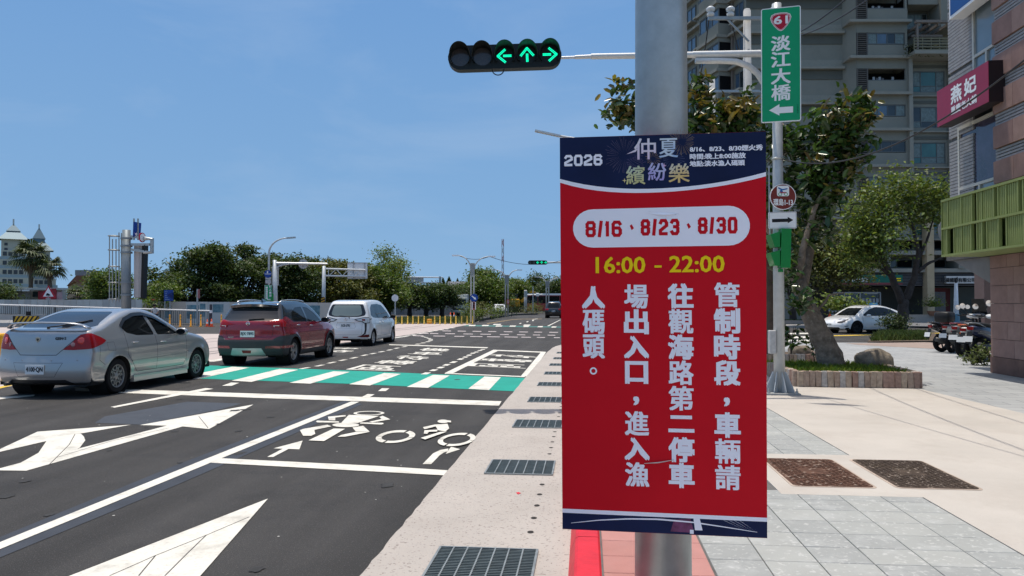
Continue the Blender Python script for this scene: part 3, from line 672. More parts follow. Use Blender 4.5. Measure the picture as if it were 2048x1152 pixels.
    def gap(s,axis,pts,w=.007,cond=None,part='gap'):
        for a,b in zip(pts,pts[1:]):
            a=np.array(a,float); b=np.array(b,float); e=(b-a)/np.linalg.norm(b-a); n=np.array([-e[1],e[0]])*w/2; e=e*w/2
            s.cut(part,(axis,[tuple(a-e-n),tuple(b+e-n),tuple(b+e+n),tuple(a-e+n)]),cond=cond,over=False)
    def arch(s,cy,cz,R):
        s.cut('_hole',('x',[(cy+R*math.cos(a*PI/14),cz+R*math.sin(a*PI/14))for a in range(28)]),cond=lambda c,n:abs(c.x)>.35)
    def finish(s,t,mats,inset={},gapm=None):
        s.bm.normal_update(); names={v:k for k,v in s.ids.items()}; groups={}
        for fc in s.bm.faces:groups.setdefault(names.get(fc[s.lay],'body'),[]).append(fc)
        gaps=groups.pop('gap',[]); groups.pop('_hole',None); out={}
        for nm,fs in groups.items():
            ms=mats[nm]; base=nm.split('#')[0]; mp={}; vs=[]; ff=[]; mi=[]; d=inset.get(nm,0)
            allf=[(q,0)for q in fs]+([(q,1)for q in gaps]if nm=='body' else[])
            for q,m in allf:
                idx=[]
                for v in q.verts:
                    if v.index not in mp or True:
                        if v not in mp:
                            mp[v]=len(vs); vs.append(tuple(v.co-v.normal*d))
                    idx.append(mp[v])
                ff.append(idx); mi.append(m)
            me=bpy.data.meshes.new(base); me.from_pydata(vs,[],ff); me.polygons.foreach_set('material_index',mi)
            o=add_mesh(base,me,[ms,gapm]if nm=='body' else[ms],t,True,True); out[nm]=o
        s.bm.free(); return out
tyre_m=M('tyre_rubber',(.011,.011,.012),.9,spec=.2,var=.15,obj=True); black_pl=M('black_plastic',(.022,.022,.024),.55,var=.1,obj=True); dark_gap=M('panel_gap',(.012,.012,.013),.9,var=0)
well_m=M('wheel_well',(.012,.012,.012),.95,var=0); chrome=M('chrome',(.75,.75,.76),.12,1,0); glass_m=glassy('tinted_glass',(.006,.007,.008),.03,.35); plate_m=M('plate_white',(.72,.73,.72),.5,var=0); plate_ink=M('plate_ink',(.015,.02,.03),.6,var=0); plate_green=M('plate_ink_green',(.02,.055,.075),.6,var=0)
red_lens=M('red_lens',(.30,.003,.006),.2,0,0,spec=.3,coat=.25); clear_lens=M('clear_lens',(.62,.62,.62),.15,.2,0,coat=1); lamp_lit=M('lamp_reflector',(.75,.06,.05),.25,0,0,coat=1); orange_lens=M('orange_lens',(.7,.2,.02),.15,0,0,coat=1)
def wheel(t,x,y,R,wd,rim_m,side,style,dark=None):
    """tyre with its rim as a sub-part; side +1 = right"""
    mb=MB(); rr=R*.66; w2=wd/2
    prof=[(rr,-w2),(R*.90,-w2),(R*.975,-w2*.80),(R,-w2*.5),(R,w2*.5),(R*.975,w2*.80),(R*.90,w2),(rr,w2),(rr*.97,w2*.85)]
    mb.lathe([(r,h*side)for r,h in prof],(x-side*w2,y,R),36,(1,0,0)); o=mb.build('wheel',tyre_m,t,local=True,auto=.5)
    mb=MB(); c=Vector((x-side*w2,y,R)); face=side*(w2*.78)
    def pt(r,a,h):return c+Vector((h,r*math.cos(a),r*math.sin(a)))
    mb.lathe([(rr,side*w2*.9),(rr*.985,side*w2*.96),(rr*.90,side*w2*.92),(rr*.87,side*w2*.55)],c,36,(1,0,0))
    mb.lathe([(.001,face+side*.006),(R*.10,face+side*.006),(R*.16,face),(R*.17,face-side*.03)],c,20,(1,0,0))
    def spoke(a0,r0,w0,a1,r1,w1,h0=0,h1=0):
        p0=pt(r0,a0,face+h0); p1=pt(r1,a1,face+h1); d=(p1-p0).normalized(); q=d.cross(Vector((1,0,0))).normalized(); dz=Vector((-side*.03,0,0))
        P=[p0+q*w0,p1+q*w1,p1-q*w1,p0-q*w0]; k=[p+dz-(q*.004)for p in P]
        mb.add(P+k,[(0,1,2,3),(4,7,6,5),(0,4,5,1),(1,5,6,2),(2,6,7,3),(3,7,4,0)])
    if style=='six':
        for k in range(6):
            a=k*PI/3+.3; spoke(a,R*.13,.021,a,R*.36,.017)
            for sg in(-1,1):
                spoke(a,R*.34,.014,a+sg*.26,R*.60,.012); spoke(a+sg*.26,R*.44,.009,a+sg*.5,R*.30,.008)
    elif style=='five':
        for k in range(5):
            a=k*2*PI/5+.2
            for sg in(-1,1):spoke(a+sg*.10,R*.12,.016,a+sg*.20,R*.61,.026)
    elif style=='turbine':
        for k in range(10):a=k*PI/5; spoke(a,R*.12,.014,a+.22,R*.61,.022)
    else:
        for k in range(7):a=k*2*PI/7; spoke(a,R*.12,.03,a,R*.61,.038)
    ri=mb.build('rim',rim_m,o,local=True,auto=.5)
    mb=MB(); mb.lathe([(.001,side*(w2*.30)),(rr*.95,side*(w2*.30)),(rr*.95,side*w2*.8)],c,30,(1,0,0)); mb.build('brake_disc',dark or M('brake_dark',(.02,.02,.021),.6,var=0),o,local=True)
    return o
def well(t,x,y,R,side):
    mb=MB(); mb.lathe([(R+.004,side*(x-.012)),(R+.004,side*(x-.34)),(.01,side*(x-.34))],(0,y,.30),28,(1,0,0)); mb.build('wheel_well',well_m,t,local=True,smooth=False)
def plate(t,txt,y,z,ink,w=.32,h=.15,x=0,tilt=0,facing=-1):
    mb=MB(); mb.box((x,y,z),(w,.006,h),bev=.002); o=mb.build('license_plate',plate_m,t,local=True)
    mb=MB(); write(mb,txt,(x,y+facing*.004,z),(-facing,0,0),(0,0,1),(0,facing,0),w=w*.88,h=h*.58,bold=.0028,lift=.001); mb.build('plate_number',ink,o,local=True)
    return o
def underbody(t,L,w,z=.26):
    mb=MB(); mb.box((0,L/2,z),(w*2-.12,L-.5,.12)); mb.build('underbody',well_m,t,local=True)
def mirror(t,c,side,m,glass=None):
    mb=MB(); c=Vector(c); k=12; P=[]
    for i,(s_,dy)in enumerate(((.55,-.055),(.95,-.045),(1.0,-.01),(.85,.05),(.4,.085))):
        for j in range(k):a=2*PI*j/k; ca,sa=math.cos(a),math.sin(a); e=.75; P.append(c+Vector((.115*s_*math.copysign(abs(ca)**e,ca),dy,.075*s_*math.copysign(abs(sa)**e,sa))))
    F=[[i*k+j,i*k+(j+1)%k,(i+1)*k+(j+1)%k,(i+1)*k+j]for i in range(4)for j in range(k)]+[list(range(k))[::-1],list(range(4*k,5*k))]
    mb.add(P,F); mb.bar(c+Vector((-side*.08,.02,-.03)),c+Vector((-side*.2,.05,-.07)),.05,.03); o=mb.build('side_mirror',m,t,local=True,smooth=True)
    mb=MB(); mb.face([c+Vector((.09*math.cos(a),-.057,.058*math.sin(a)))for a in[2*PI*j/14 for j in range(14)]]); mb.build('mirror_glass',glass or glass_m,o,local=True)
def handle(t,car,y,z,side,m,L=.17):
    mb=MB(); P=[]
    for k in range(7):
        u=k/6; yy=y+(u-.5)*L; x=car.surf(y=yy,z=z,d='x+')+.022*math.sin(PI*u)**.5+.002; P.append((side*x,yy,z))
    mb.tube(P,[.008,.013,.015,.015,.015,.013,.008],8); mb.build('door_handle',m,t,local=True,smooth=True)
def side_pts(poly):return poly
RIGHT=lambda c,n:c.x>.35
LEFT=lambda c,n:c.x<-.35
def tubepart(name,pts,r,m,t,n=8):mb=MB(); mb.tube(pts,r,n); return mb.build(name,m,t,local=True,smooth=True)
# ---------------------------------------------------------------- silver fastback sedan
def silver_sedan(loc):
    t=thing('parked_sedan'.replace('parked_','silver_'),'silver four-door sedan with boot spoiler and dark tinted windows, nearest car on the road','car',loc,0)
    c=Car([(.14,.23),(.03,.29),(0,.40),(.012,.56),(.045,.70),(.06,.88),(.10,1.05),(.20,1.105),(.40,1.135),(.75,1.235),(1.15,1.355),(1.55,1.428),(1.9,1.428),(2.22,1.355),(2.62,1.165),(3.0,.995),(3.4,.945),(3.9,.86),(4.18,.72),(4.29,.56),(4.31,.40),(4.22,.24),(3.6,.20),(2.2,.19),(.8,.20)],
            .855,[(0,.93),(.5,.985),(1.2,1),(3.0,1),(3.7,.985),(4.31,.92)],[(0,.98),(1,.97),(2,.93),(3,.92),(4.3,.80)],.42,[(0,.0),(.8,.04),(1.6,.0),(3,0)],kr=.34,kf=.42,r=.075,barrel=.13,
            flare=[(.87,.30,.355,.016),(3.47,.30,.355,.016)],crease=[(lambda y:.74+.02*y,.008,.05),(lambda y:.24+0*y,.02,.05)])
    for cy in(.87,3.47):c.arch(cy,.30,.345)
    paint_m=paint('silver_paint',(.385,.385,.385),.6,.28)
    REAR=lambda q,n:q.y<1.7 and n.y<.3
    c.cut('rear_window',('y',rnd([(-.66,1.16),(-.60,1.20),(-.50,1.36),(-.44,1.385),(.44,1.385),(.50,1.36),(.60,1.20),(.66,1.16),(.58,1.128),(-.58,1.128)],.03)),cond=lambda q,n:q.y<1.45 and n.z>.25 and q.y>.25)
    rw=rnd([(1.06,1.13),(1.20,1.25),(1.50,1.34),(1.80,1.362),(1.98,.955),(1.45,.965),(1.17,1.02)],.05); fw=rnd([(1.905,1.345),(2.10,1.29),(2.44,1.13),(2.74,.975),(2.77,.945),(2.08,.952)],.035)
    vis_r=[(1.02,1.14),(1.18,1.275),(1.49,1.368),(1.83,1.39),(1.85,1.362),(1.50,1.335),(1.21,1.245),(1.08,1.13)]
    for sd,cn in((1,RIGHT),(-1,LEFT)):
        c.cut('side_window#r%d'%sd,('x',rw),cond=cn); c.cut('side_window#f%d'%sd,('x',fw),cond=cn)
        c.cut('tail_light#%d'%sd,('y',[(sd*.40,.785),(sd*.50,.87),(sd*.63,1.025),(sd*.72,1.045),(sd*1.0,1.02),(sd*1.0,.80),(sd*.62,.775)]),('x',rnd([(-.1,1.12),(.25,1.06),(.48,.975),(.60,.915),(.50,.865),(.22,.79),(-.1,.74)],.03)),cond=lambda q,n,sd=sd:q.x*sd>.2 and q.y<.9)
        c.gap('x',[(2.0,.955),(2.03,.62),(2.02,.33),(1.42,.33),(1.25,.52),(1.14,.64),(1.10,1.10)],.008,cn); c.gap('x',[(2.02,.33),(2.95,.33),(3.04,.45),(3.05,.93)],.008,cn)
        c.gap('x',[(3.05,.60),(3.12,.58)],.006,cn); c.gap('x',[(.42,.83),(.40,.60),(.52,.52)],.006,cn); c.gap('x',[(.60,.88),(.78,.88),(.80,.74),(.62,.74),(.60,.88)],.004,cn)
        c.cut('door_moulding#%d'%sd,('x',[(1.26,.525),(2.02,.535),(3.02,.545),(3.02,.56),(2.02,.552),(1.25,.54)]),cond=cn)
    c.gap('y',[(-.40,.785),(-.31,.70),(.31,.70),(.40,.785)],.009,lambda q,n:q.y<.4); c.gap('y',[(-.63,1.02),(-.40,.785)],.009,lambda q,n:q.y<.5); c.gap('y',[(.63,1.02),(.40,.785)],.009,lambda q,n:q.y<.5)
    c.gap('y',[(-.42,.575),(.42,.575),(.31,.355),(-.31,.355),(-.42,.575)],.005,lambda q,n:q.y<.3)
    c.cut('lower_grille',('y',[(-.56,.245),(-.46,.305),(.46,.305),(.56,.245),(.5,.20),(-.5,.20)]),cond=lambda q,n:q.y<.5)
    m={'body':paint_m,'rear_window':glassy('rear_glass',(.012,.016,.024),.03,.5),'lower_grille':black_pl}
    for sd in(1,-1):m.update({'side_window#r%d'%sd:glass_m,'side_window#f%d'%sd:glass_m,'tail_light#%d'%sd:red_lens,'door_moulding#%d'%sd:M('moulding_grey',(.30,.31,.31),.4,.5,0)})
    o=c.finish(t,m,{'rear_window':.003,'side_window#r1':.006,'side_window#f1':.006,'side_window#r-1':.006,'side_window#f-1':.006,'tail_light#1':-.004,'tail_light#-1':-.004,'door_moulding#1':-.006,'door_moulding#-1':-.006},dark_gap)
    rimm=M('alloy_rim',(.26,.26,.265),.4,.7,var=.15,obj=True)
    for sd in(1,-1):
        for cy in(.87,3.47):wheel(t,sd*.835,cy,.30,.195,rimm,sd,'six'); well(t,.85,cy,.345,sd)
        tl=o['tail_light#%d'%sd]
        for(yy,zz,r,mm,nm)in((.115,.925,.058,lamp_lit,'brake_lamp'),(.06,.865,.036,M('lens_pink',(.42,.22,.22),.2,0,0,coat=.3),'reversing_lamp')):
            xx=.655 if r>.055 else .545; y0=c.surf(x=xx,z=zz,d='y-'); mb=MB(); mb.lathe([(r,-.001),(r*.95,.004),(r*.5,.007),(.001,.0075)],(sd*xx,y0-.004,zz),18,(sd*.45,-.85,.1)); mb.build(nm,mm,tl,local=True,smooth=True)
        mirror(t,(sd*.95,2.70,.985),sd,paint_m); handle(t,c,1.36,.845,sd,paint_m); handle(t,c,2.22,.815,sd,paint_m)
        mb=MB(); V=[]
        ys=np.linspace(1.05,2.48,18); zs=np.interp(ys,[1.05,1.2,1.5,1.8,2.12,2.48],[1.155,1.275,1.362,1.372,1.305,1.145])
        for y,z in zip(ys,zs):
            x0=c.surf(y=y,z=z,d='x+'); x1=c.surf(y=y,z=z-.06,d='x+'); V+=[(sd*(x0+.004),y,z),(sd*(x1+.018),y,z-.055)]
        mb.add(V,[(2*i,2*i+1,2*i+3,2*i+2)for i in range(17)]); mb.build('rain_visor',glass_m,t,local=True,smooth=True)
        mb=MB(); mb.bar((sd*.835,1.28,.215),(sd*.835,3.05,.215),.07,.11); mb.build('side_skirt',paint_m,t,local=True)
    # boot spoiler on two feet
    mb=MB(); secs=[(-.69,1.125,.30),(-.64,1.165,.26),(-.56,1.195,.21),(-.35,1.212,.165),(0,1.218,.15),(.35,1.212,.165),(.56,1.195,.21),(.64,1.165,.26),(.69,1.125,.30)]; V=[]
    for x,z,y in secs:V+=[(x,y-.055,z-.004),(x,y-.02,z+.016),(x,y+.06,z+.012),(x,y+.10,z-.004),(x,y+.03,z-.016)]
    F=[[i*5+j,i*5+(j+1)%5,(i+1)*5+(j+1)%5,(i+1)*5+j]for i in range(8)for j in range(5)]+[[0,1,2,3,4],[40,44,43,42,41]]
    mb.add(V,F); mb.build('spoiler',paint_m,t,local=True,smooth=True)
    zz=c.surf(x=0,y=.24,d='z'); tubepart('wiper_pivot',[(0,.30,c.surf(x=0,y=.30,d='z')-.01),(0,.30,c.surf(x=0,y=.3,d='z')+.03)],.022,black_pl,t)
    P=[(x,y,c.surf(x=x,y=y,d='z')+.02)for x,y in((0,.30),(.10,.42),(.22,.56),(.30,.66))]; tubepart('rear_wiper',P,[.012,.010,.008,.006],black_pl,t)
    P=[(x,y,c.surf(x=x,y=y,d='z')+.010)for x,y in((.12,.46),(.30,.66),(.42,.80))]; tubepart('wiper_blade',P,[.010,.013,.010],black_pl,t)
    y0=c.surf(x=0,z=.47,d='y-'); plate(t,'4100·QN',y0-.006,.47,plate_ink)
    y0=c.surf(x=0,z=.945,d='y-'); mb=MB(); mb.slab([(-.036,y0-.002,.975),(0,y0-.002,.99),(.036,y0-.002,.975),(.036,y0-.002,.94),(0,y0-.002,.90),(-.036,y0-.002,.94)],(0,-.008,0)); e=mb.build('emblem',chrome,t,local=True)
    mb=MB(); mb.slab([(-.022,y0-.0105,.965),(.022,y0-.0105,.965),(.018,y0-.0105,.945),(0,y0-.0105,.92),(-.018,y0-.0105,.945)],(0,-.002,0)); mb.build('emblem_shield',M('emblem_dark',(.05,.055,.06),.4,.3,0),e,local=True)
    y1=c.surf(x=.36,z=.965,d='y-'); mb=MB(); write(mb,'GEN·2',(.36,y1-.004,.965),(.94,.28,0),(0,0,1),(.28,-.94,0),h=.042,bold=.003,lift=.003); mb.build('badge',M('badge_dark',(.07,.07,.075),.35,.7,0),t,local=True)
    for sd in(-1,1):
        for xx in(.25,.62):y2=c.surf(x=xx,z=.615,d='y-'); mb=MB(); mb.lathe([(.013,0),(.012,.004),(.001,.005)],(sd*xx,y2-.001,.615),12,(0,-1,0)); mb.build('parking_sensor',paint_m,t,local=True)
    tubepart('exhaust_pipe',[(-.52,.02,.235),(-.52,.35,.24)],.032,M('exhaust',(.10,.09,.08),.4,.8),t,14)
    underbody(t,4.31,.855)
    return t
# ---------------------------------------------------------------- dark red crossover with black roof
def red_suv(loc):
    t=thing('red_suv','dark red compact SUV with black roof and grey bumper, second car in line','car',loc,0)
    c=Car([(.16,.26),(.04,.33),(0,.45),(.0,.62),(.05,.72),(.055,.92),(.085,1.08),(.17,1.16),(.34,1.36),(.44,1.49),(.52,1.545),(.9,1.58),(1.6,1.592),(2.2,1.555),(2.6,1.40),(3.05,1.12),(3.3,1.03),(3.8,.98),(4.12,.87),(4.27,.70),(4.295,.48),(4.2,.27),(3.5,.23),(2.2,.22),(.9,.23)],
            .875,[(0,.95),(.5,.99),(1.2,1),(3.0,1),(3.7,.985),(4.3,.91)],[(0,1.10),(1,1.04),(2.5,1.0),(4.3,.86)],.40,[(0,.03),(.8,.02),(1.6,.0),(3,0)],kr=.32,kf=.4,r=.07,barrel=.11,
            flare=[(.83,.33,.40,.022),(3.45,.33,.40,.022)],crease=[(lambda y:.80+.0*y,.010,.05)])
    for cy in(.83,3.45):c.arch(cy,.33,.375)
    clad=M('grey_cladding',(.045,.047,.049),.6,var=.08,obj=True); red=paint('red_paint',(.25,.003,.014),.15,.22); blk=paint('black_roof_paint',(.012,.013,.016),0,.12)
    hi=[(-.3,1.125),(.30,1.135),(.50,1.215),(.60,1.20),(.92,1.07),(3.0,1.035),(3.2,1.06),(3.2,1.8),(-.3,1.8)]
    c.cut('roof',('x',hi));
    c.cut('rear_window',('y',rnd([(-.71,1.135),(-.66,1.20),(-.57,1.415),(.57,1.415),(.66,1.20),(.71,1.135),(.5,1.105),(-.5,1.105)],.025)),cond=lambda q,n:q.y<.62 and n.y<.2)
    for sd,cn in((1,RIGHT),(-1,LEFT)):
        c.cut('side_window#r%d'%sd,('x',rnd([(.86,1.15),(.98,1.31),(1.30,1.43),(1.72,1.45),(1.80,1.06),(1.0,1.085)],.03)),cond=cn)
        c.cut('side_window#f%d'%sd,('x',rnd([(1.84,1.45),(2.15,1.42),(2.50,1.28),(2.84,1.06),(1.90,1.055)],.03)),cond=cn)
        c.cut('tail_light#%d'%sd,('y',[(sd*.34,1.02),(sd*.50,1.055),(sd*.70,1.13),(sd*1.0,1.13),(sd*1.0,.95),(sd*.58,.945),(sd*.555,1.0)]),('x',rnd([(-.1,1.2),(.25,1.165),(.46,1.07),(.36,.965),(-.1,.92)],.02)),cond=lambda q,n,sd=sd:q.x*sd>.2 and q.y<.8)
        for cy in(.83,3.45):
            A=[(cy+.445*math.cos(a*PI/12),.33+.445*math.sin(a*PI/12))for a in range(24)]; c.cut('arch_cladding#%d'%sd,('x',A),cond=cn,over=False)
        c.cut('arch_cladding#%d'%sd,('x',[(.9,.10),(3.4,.10),(3.4,.335),(2.9,.345),(1.3,.345),(.9,.33)]),cond=cn,over=False)
        c.gap('x',[(1.84,1.06),(1.86,.75),(1.84,.42),(1.40,.42),(1.24,.62),(1.02,.82),(.98,1.08)],.009,cn); c.gap('x',[(1.84,.42),(2.86,.42),(2.95,.60),(2.93,1.05)],.009,cn)
    RE=lambda q,n:q.y<.75
    c.cut('rear_bumper',('y',[(-1.0,.78),(-.70,.715),(-.60,.645),(.60,.645),(.70,.715),(1.0,.78),(1.0,.18),(-1.0,.18)]),cond=RE,over=False)
    c.cut('bumper_strip#1',('y',[(-.90,.50),(-.46,.50),(-.44,.44),(-.90,.44)]),cond=RE); c.cut('bumper_strip#2',('y',[(.90,.50),(.46,.50),(.44,.44),(.90,.44)]),cond=RE)
    c.cut('skid_plate',('y',[(-.44,.29),(-.36,.45),(.36,.45),(.44,.29),(.40,.26),(-.40,.26)]),cond=RE); c.cut('reflector',('y',[(-.12,.40),(.12,.40),(.10,.335),(-.10,.335)]),cond=RE)
    c.gap('y',[(-.60,.93),(-.58,.74),(-.50,.66),(.50,.66),(.58,.74),(.60,.93)],.008,RE); c.gap('y',[(-.46,.70),(-.34,.70),(-.3,.73),(.3,.73),(.34,.70),(.46,.70)],.006,RE)
    m={'body':red,'roof':blk,'rear_window':glassy('rear_glass_suv',(.022,.025,.03),.05,.5),'rear_bumper':clad,'skid_plate':M('skid_silver',(.42,.43,.43),.45,.5,.1,obj=True),'reflector':M('reflector_dark_red',(.12,.01,.012),.3,0,0),'bumper_strip#1':red,'bumper_strip#2':red}
    for sd in(1,-1):m.update({'side_window#r%d'%sd:glass_m,'side_window#f%d'%sd:glass_m,'tail_light#%d'%sd:red_lens,'arch_cladding#%d'%sd:clad})
    o=c.finish(t,m,{'rear_window':.003,'side_window#r1':.005,'side_window#f1':.005,'side_window#r-1':.005,'side_window#f-1':.005,'tail_light#1':-.012,'tail_light#-1':-.012,'rear_bumper':-.012,'skid_plate':-.022,'reflector':-.024,'bumper_strip#1':-.016,'bumper_strip#2':-.016,'arch_cladding#1':-.012,'arch_cladding#-1':-.012},dark_gap)
    rimm=M('machined_rim',(.38,.38,.38),.35,.8,var=.1,obj=True)
    for sd in(1,-1):
        for cy in(.83,3.45):wheel(t,sd*.862,cy,.33,.205,rimm,sd,'five'); well(t,.875,cy,.375,sd)
        mirror(t,(sd*1.0,2.72,1.09),sd,blk); handle(t,c,1.18,.985,sd,chrome,.19); handle(t,c,2.05,.955,sd,chrome,.19)
        y0=c.surf(x=.66,z=.975,d='y-'); mb=MB(); mb.slab([(sd*.60,y0-.028,.995),(sd*.74,y0+.02,.995),(sd*.72,y0+.02,.955),(sd*.62,y0-.024,.955)],(0,-.006,0)); mb.build('reversing_lamp',clear_lens,o['tail_light#%d'%sd],local=True)
        P=[(sd*x,y,c.surf(x=x,y=y,d='z')+dz)for x,y,dz in((.55,.62,.0),(.555,.75,.035),(.57,1.2,.04),(.58,1.7,.04),(.575,2.1,.035),(.57,2.3,.0))]; tubepart('roof_rail',P,[.012,.016,.017,.017,.016,.012],M('rail_silver',(.62,.63,.64),.3,.8,0),t)
    mb=MB(); V=[]
    for x in np.linspace(-.60,.60,13):
        yb=.30+.24*x*x; z0=c.surf(x=x,y=.62+.1*x*x,d='z')+.004; z1=c.surf(x=x,y=.9,d='z'); zt_=1.53-.10*x*x; V+=[(x,.72,z0+.004),(x,yb,zt_-.01),(x,yb+.01,zt_-.075),(x,.50+.1*x*x,zt_-.09)]
    mb.add(V,[(4*i+j,4*i+(j+1)%4,4*i+4+(j+1)%4,4*i+4+j)for i in range(12)for j in range(4)]+[(0,1,2,3),(48,51,50,49)]); mb.build('rear_spoiler',blk,t,local=True,auto=.6)
    y0=c.surf(x=0,z=.785,d='y-'); plate(t,'BJX·7895',y0-.022,.79,plate_green,.36,.155)
    mb=MB(); zt_=c.surf(x=0,y=.95,d='z'); mb.add([(-.03,.85,zt_),(.03,.85,zt_),(.025,1.12,zt_),(-.025,1.12,zt_),(-.006,.86,zt_+.075),(.006,.86,zt_+.075),(.004,.98,zt_+.05),(-.004,.98,zt_+.05)],[(0,1,5,4),(1,2,6,5),(2,3,7,6),(3,0,4,7),(4,5,6,7)]); mb.build('antenna_fin',blk,t,local=True)
    y0=c.surf(x=.0,z=1.15,d='y-'); P=[(x,c.surf(x=abs(x),z=z,d='y-')-.018,z)for x,z in((.0,1.13),(.15,1.155),(.36,1.16))]; tubepart('rear_wiper',P,[.02,.013,.009],black_pl,t)
    y0=c.surf(x=0,z=1.045,d='y-'); mb=MB(); mb.lathe([(.045,0),(.045,.008),(.033,.010),(.033,.004)],(0,y0-.003,1.045),20,(0,-1,0)); mb.box((0,y0-.01,1.045),(.115,.008,.022),bev=.002); mb.build('emblem',chrome,t,local=True)
    y0=c.surf(x=-.45,z=.69,d='y-'); mb=MB(); write(mb,'KICKS',(-.44,y0-.012,.705),(1,0,0),(0,0,1),(0,-1,0),h=.035,bold=.003,lift=.003); mb.build('badge',chrome,t,local=True)
    underbody(t,4.295,.875,.30)
    return t
# ---------------------------------------------------------------- white compact van
def white_mpv(loc):
    t=thing('white_minivan','white compact minivan with rounded rear window, third car in line','car',loc,0)
    c=Car([(.12,.25),(.02,.31),(0,.42),(.0,.60),(.04,.80),(.05,1.0),(.10,1.15),(.19,1.42),(.28,1.56),(.42,1.625),(.9,1.665),(1.7,1.675),(2.3,1.62),(2.8,1.40),(3.25,1.13),(3.55,1.02),(3.9,.92),(4.15,.74),(4.235,.52),(4.18,.27),(3.5,.20),(2.2,.19),(.8,.20)],
            .848,[(0,.95),(.5,.99),(1.2,1),(3.0,1),(3.7,.98),(4.24,.90)],[(0,1.05),(1,1.02),(2.5,.98),(4.3,.86)],.26,[(0,.015),(.8,.0),(1.6,.0),(3,0)],kr=.22,kf=.45,r=.085,barrel=.08,
            flare=[(.70,.30,.355,.014),(3.45,.30,.355,.014)])
    for cy in(.70,3.45):c.arch(cy,.30,.345)
    wp=paint('white_paint',(.74,.74,.73),.0,.22); RE=lambda q,n:q.y<.6 and n.y<.3
    c.cut('rear_window',('y',rnd([(-.66,1.10),(-.69,1.20),(-.57,1.51),(.57,1.51),(.69,1.20),(.66,1.10),(.45,1.055),(-.45,1.055)],.06)),cond=RE)
    c.cut('rear_glass',('y',rnd([(-.54,1.13),(-.56,1.20),(-.48,1.475),(.48,1.475),(.56,1.20),(.54,1.13),(.4,1.09),(-.4,1.09)],.06)),cond=RE)
    for sd,cn in((1,RIGHT),(-1,LEFT)):
        c.cut('window_band#%d'%sd,('x',rnd([(.50,1.12),(.62,1.38),(.85,1.50),(1.6,1.53),(2.2,1.48),(2.65,1.27),(3.02,1.03),(3.0,.985),(1.2,1.0),(.72,1.03)],.05)),cond=cn)
        c.cut('side_window#r%d'%sd,('x',rnd([(1.05,1.055),(1.05,1.46),(1.62,1.49),(1.66,1.035)],.03)),cond=cn); c.cut('side_window#f%d'%sd,('x',rnd([(1.74,1.49),(2.15,1.455),(2.55,1.26),(2.80,1.06),(1.76,1.03)],.03)),cond=cn)
        c.cut('black_trim#%d'%sd,('y',rnd([(sd*.30,.965),(sd*.44,.895),(sd*.58,.88),(sd*.63,.83),(sd*1.0,.82),(sd*1.0,1.045),(sd*.62,1.045),(sd*.48,1.01)],.02)),('x',[(-.1,1.07),(.24,1.05),(.33,.98),(.27,.84),(-.1,.80)]),cond=lambda q,n,sd=sd:q.x*sd>.2 and q.y<.6)
        c.cut('tail_light#%d'%sd,('y',rnd([(sd*.36,.96),(sd*.46,.915),(sd*.60,.905),(sd*.66,.85),(sd*1.0,.85),(sd*1.0,1.02),(sd*.62,1.02),(sd*.5,.99)],.02)),('x',[(-.1,1.05),(.22,1.02),(.30,.98),(.24,.86),(-.1,.82)]),cond=lambda q,n,sd=sd:q.x*sd>.2 and q.y<.6)
        c.cut('black_trim#%d'%sd,('y',[(sd*.66,.84),(sd*.74,.84),(sd*.745,.60),(sd*.71,.45),(sd*.58,.375),(sd*.56,.40),(sd*.66,.47),(sd*.685,.60)]),cond=lambda q,n,sd=sd:q.x*sd>.2 and q.y<.5)
        c.cut('black_trim#%d'%sd,('x',[(.26,.98),(.52,1.0),(.52,.975),(.26,.94)]),cond=cn,over=False)
        c.cut('reflector#%d'%sd,('y',[(sd*.42,.37),(sd*.56,.395),(sd*.74,.43),(sd*1.,.43),(sd*1.,.33),(sd*.55,.335)]),('x',[(-.1,.45),(.22,.43),(.22,.34),(-.1,.31)]),cond=lambda q,n,sd=sd:q.x*sd>.2 and q.y<.5)
        c.gap('x',[(1.70,1.0),(1.72,.35),(1.1,.35),(.92,.60),(.9,1.0)],.008,cn); c.gap('x',[(1.72,.35),(2.9,.35),(3.0,.6),(2.98,1.0)],.008,cn); c.gap('x',[(.60,.80),(1.7,.79)],.006,cn)
    c.gap('y',[(-.58,1.02),(-.585,.50),(-.55,.42),(.55,.42),(.585,.50),(.58,1.02)],.007,RE)
    c.gap('y',[(-.30,.865),(-.36,.70),(-.33,.66),(.33,.66),(.36,.70),(.30,.865)],.006,RE)
    c.cut('lower_grille',('y',[(-.6,.25),(-.5,.275),(.5,.275),(.6,.25),(.55,.19),(-.55,.19)]),cond=RE); c.cut('fog_lamp',('y',[(-.11,.355),(.11,.355),(.09,.315),(-.09,.315)]),cond=RE)
    m={'body':wp,'rear_window':glassy('black_glass_frame',(.012,.012,.013),.08),'rear_glass':glassy('sky_pale_rear_glass',(.17,.21,.20),.05,.7),'lower_grille':black_pl,'fog_lamp':red_lens}  # sky reflection is put into the rear glass's pale colour
    for sd in(1,-1):m.update({'window_band#%d'%sd:m['rear_window'],'side_window#r%d'%sd:glass_m,'side_window#f%d'%sd:glass_m,'tail_light#%d'%sd:clear_lens,'black_trim#%d'%sd:black_pl,'reflector#%d'%sd:M('reflector_dark_red',(.12,.01,.012),.3,0,0)})
    o=c.finish(t,m,{'tail_light#1':-.012,'tail_light#-1':-.012,'black_trim#1':-.005,'black_trim#-1':-.005,'reflector#1':-.004,'reflector#-1':-.004},dark_gap)
    rimm=M('silver_hubcap',(.5,.5,.5),.35,.7,var=.1,obj=True)
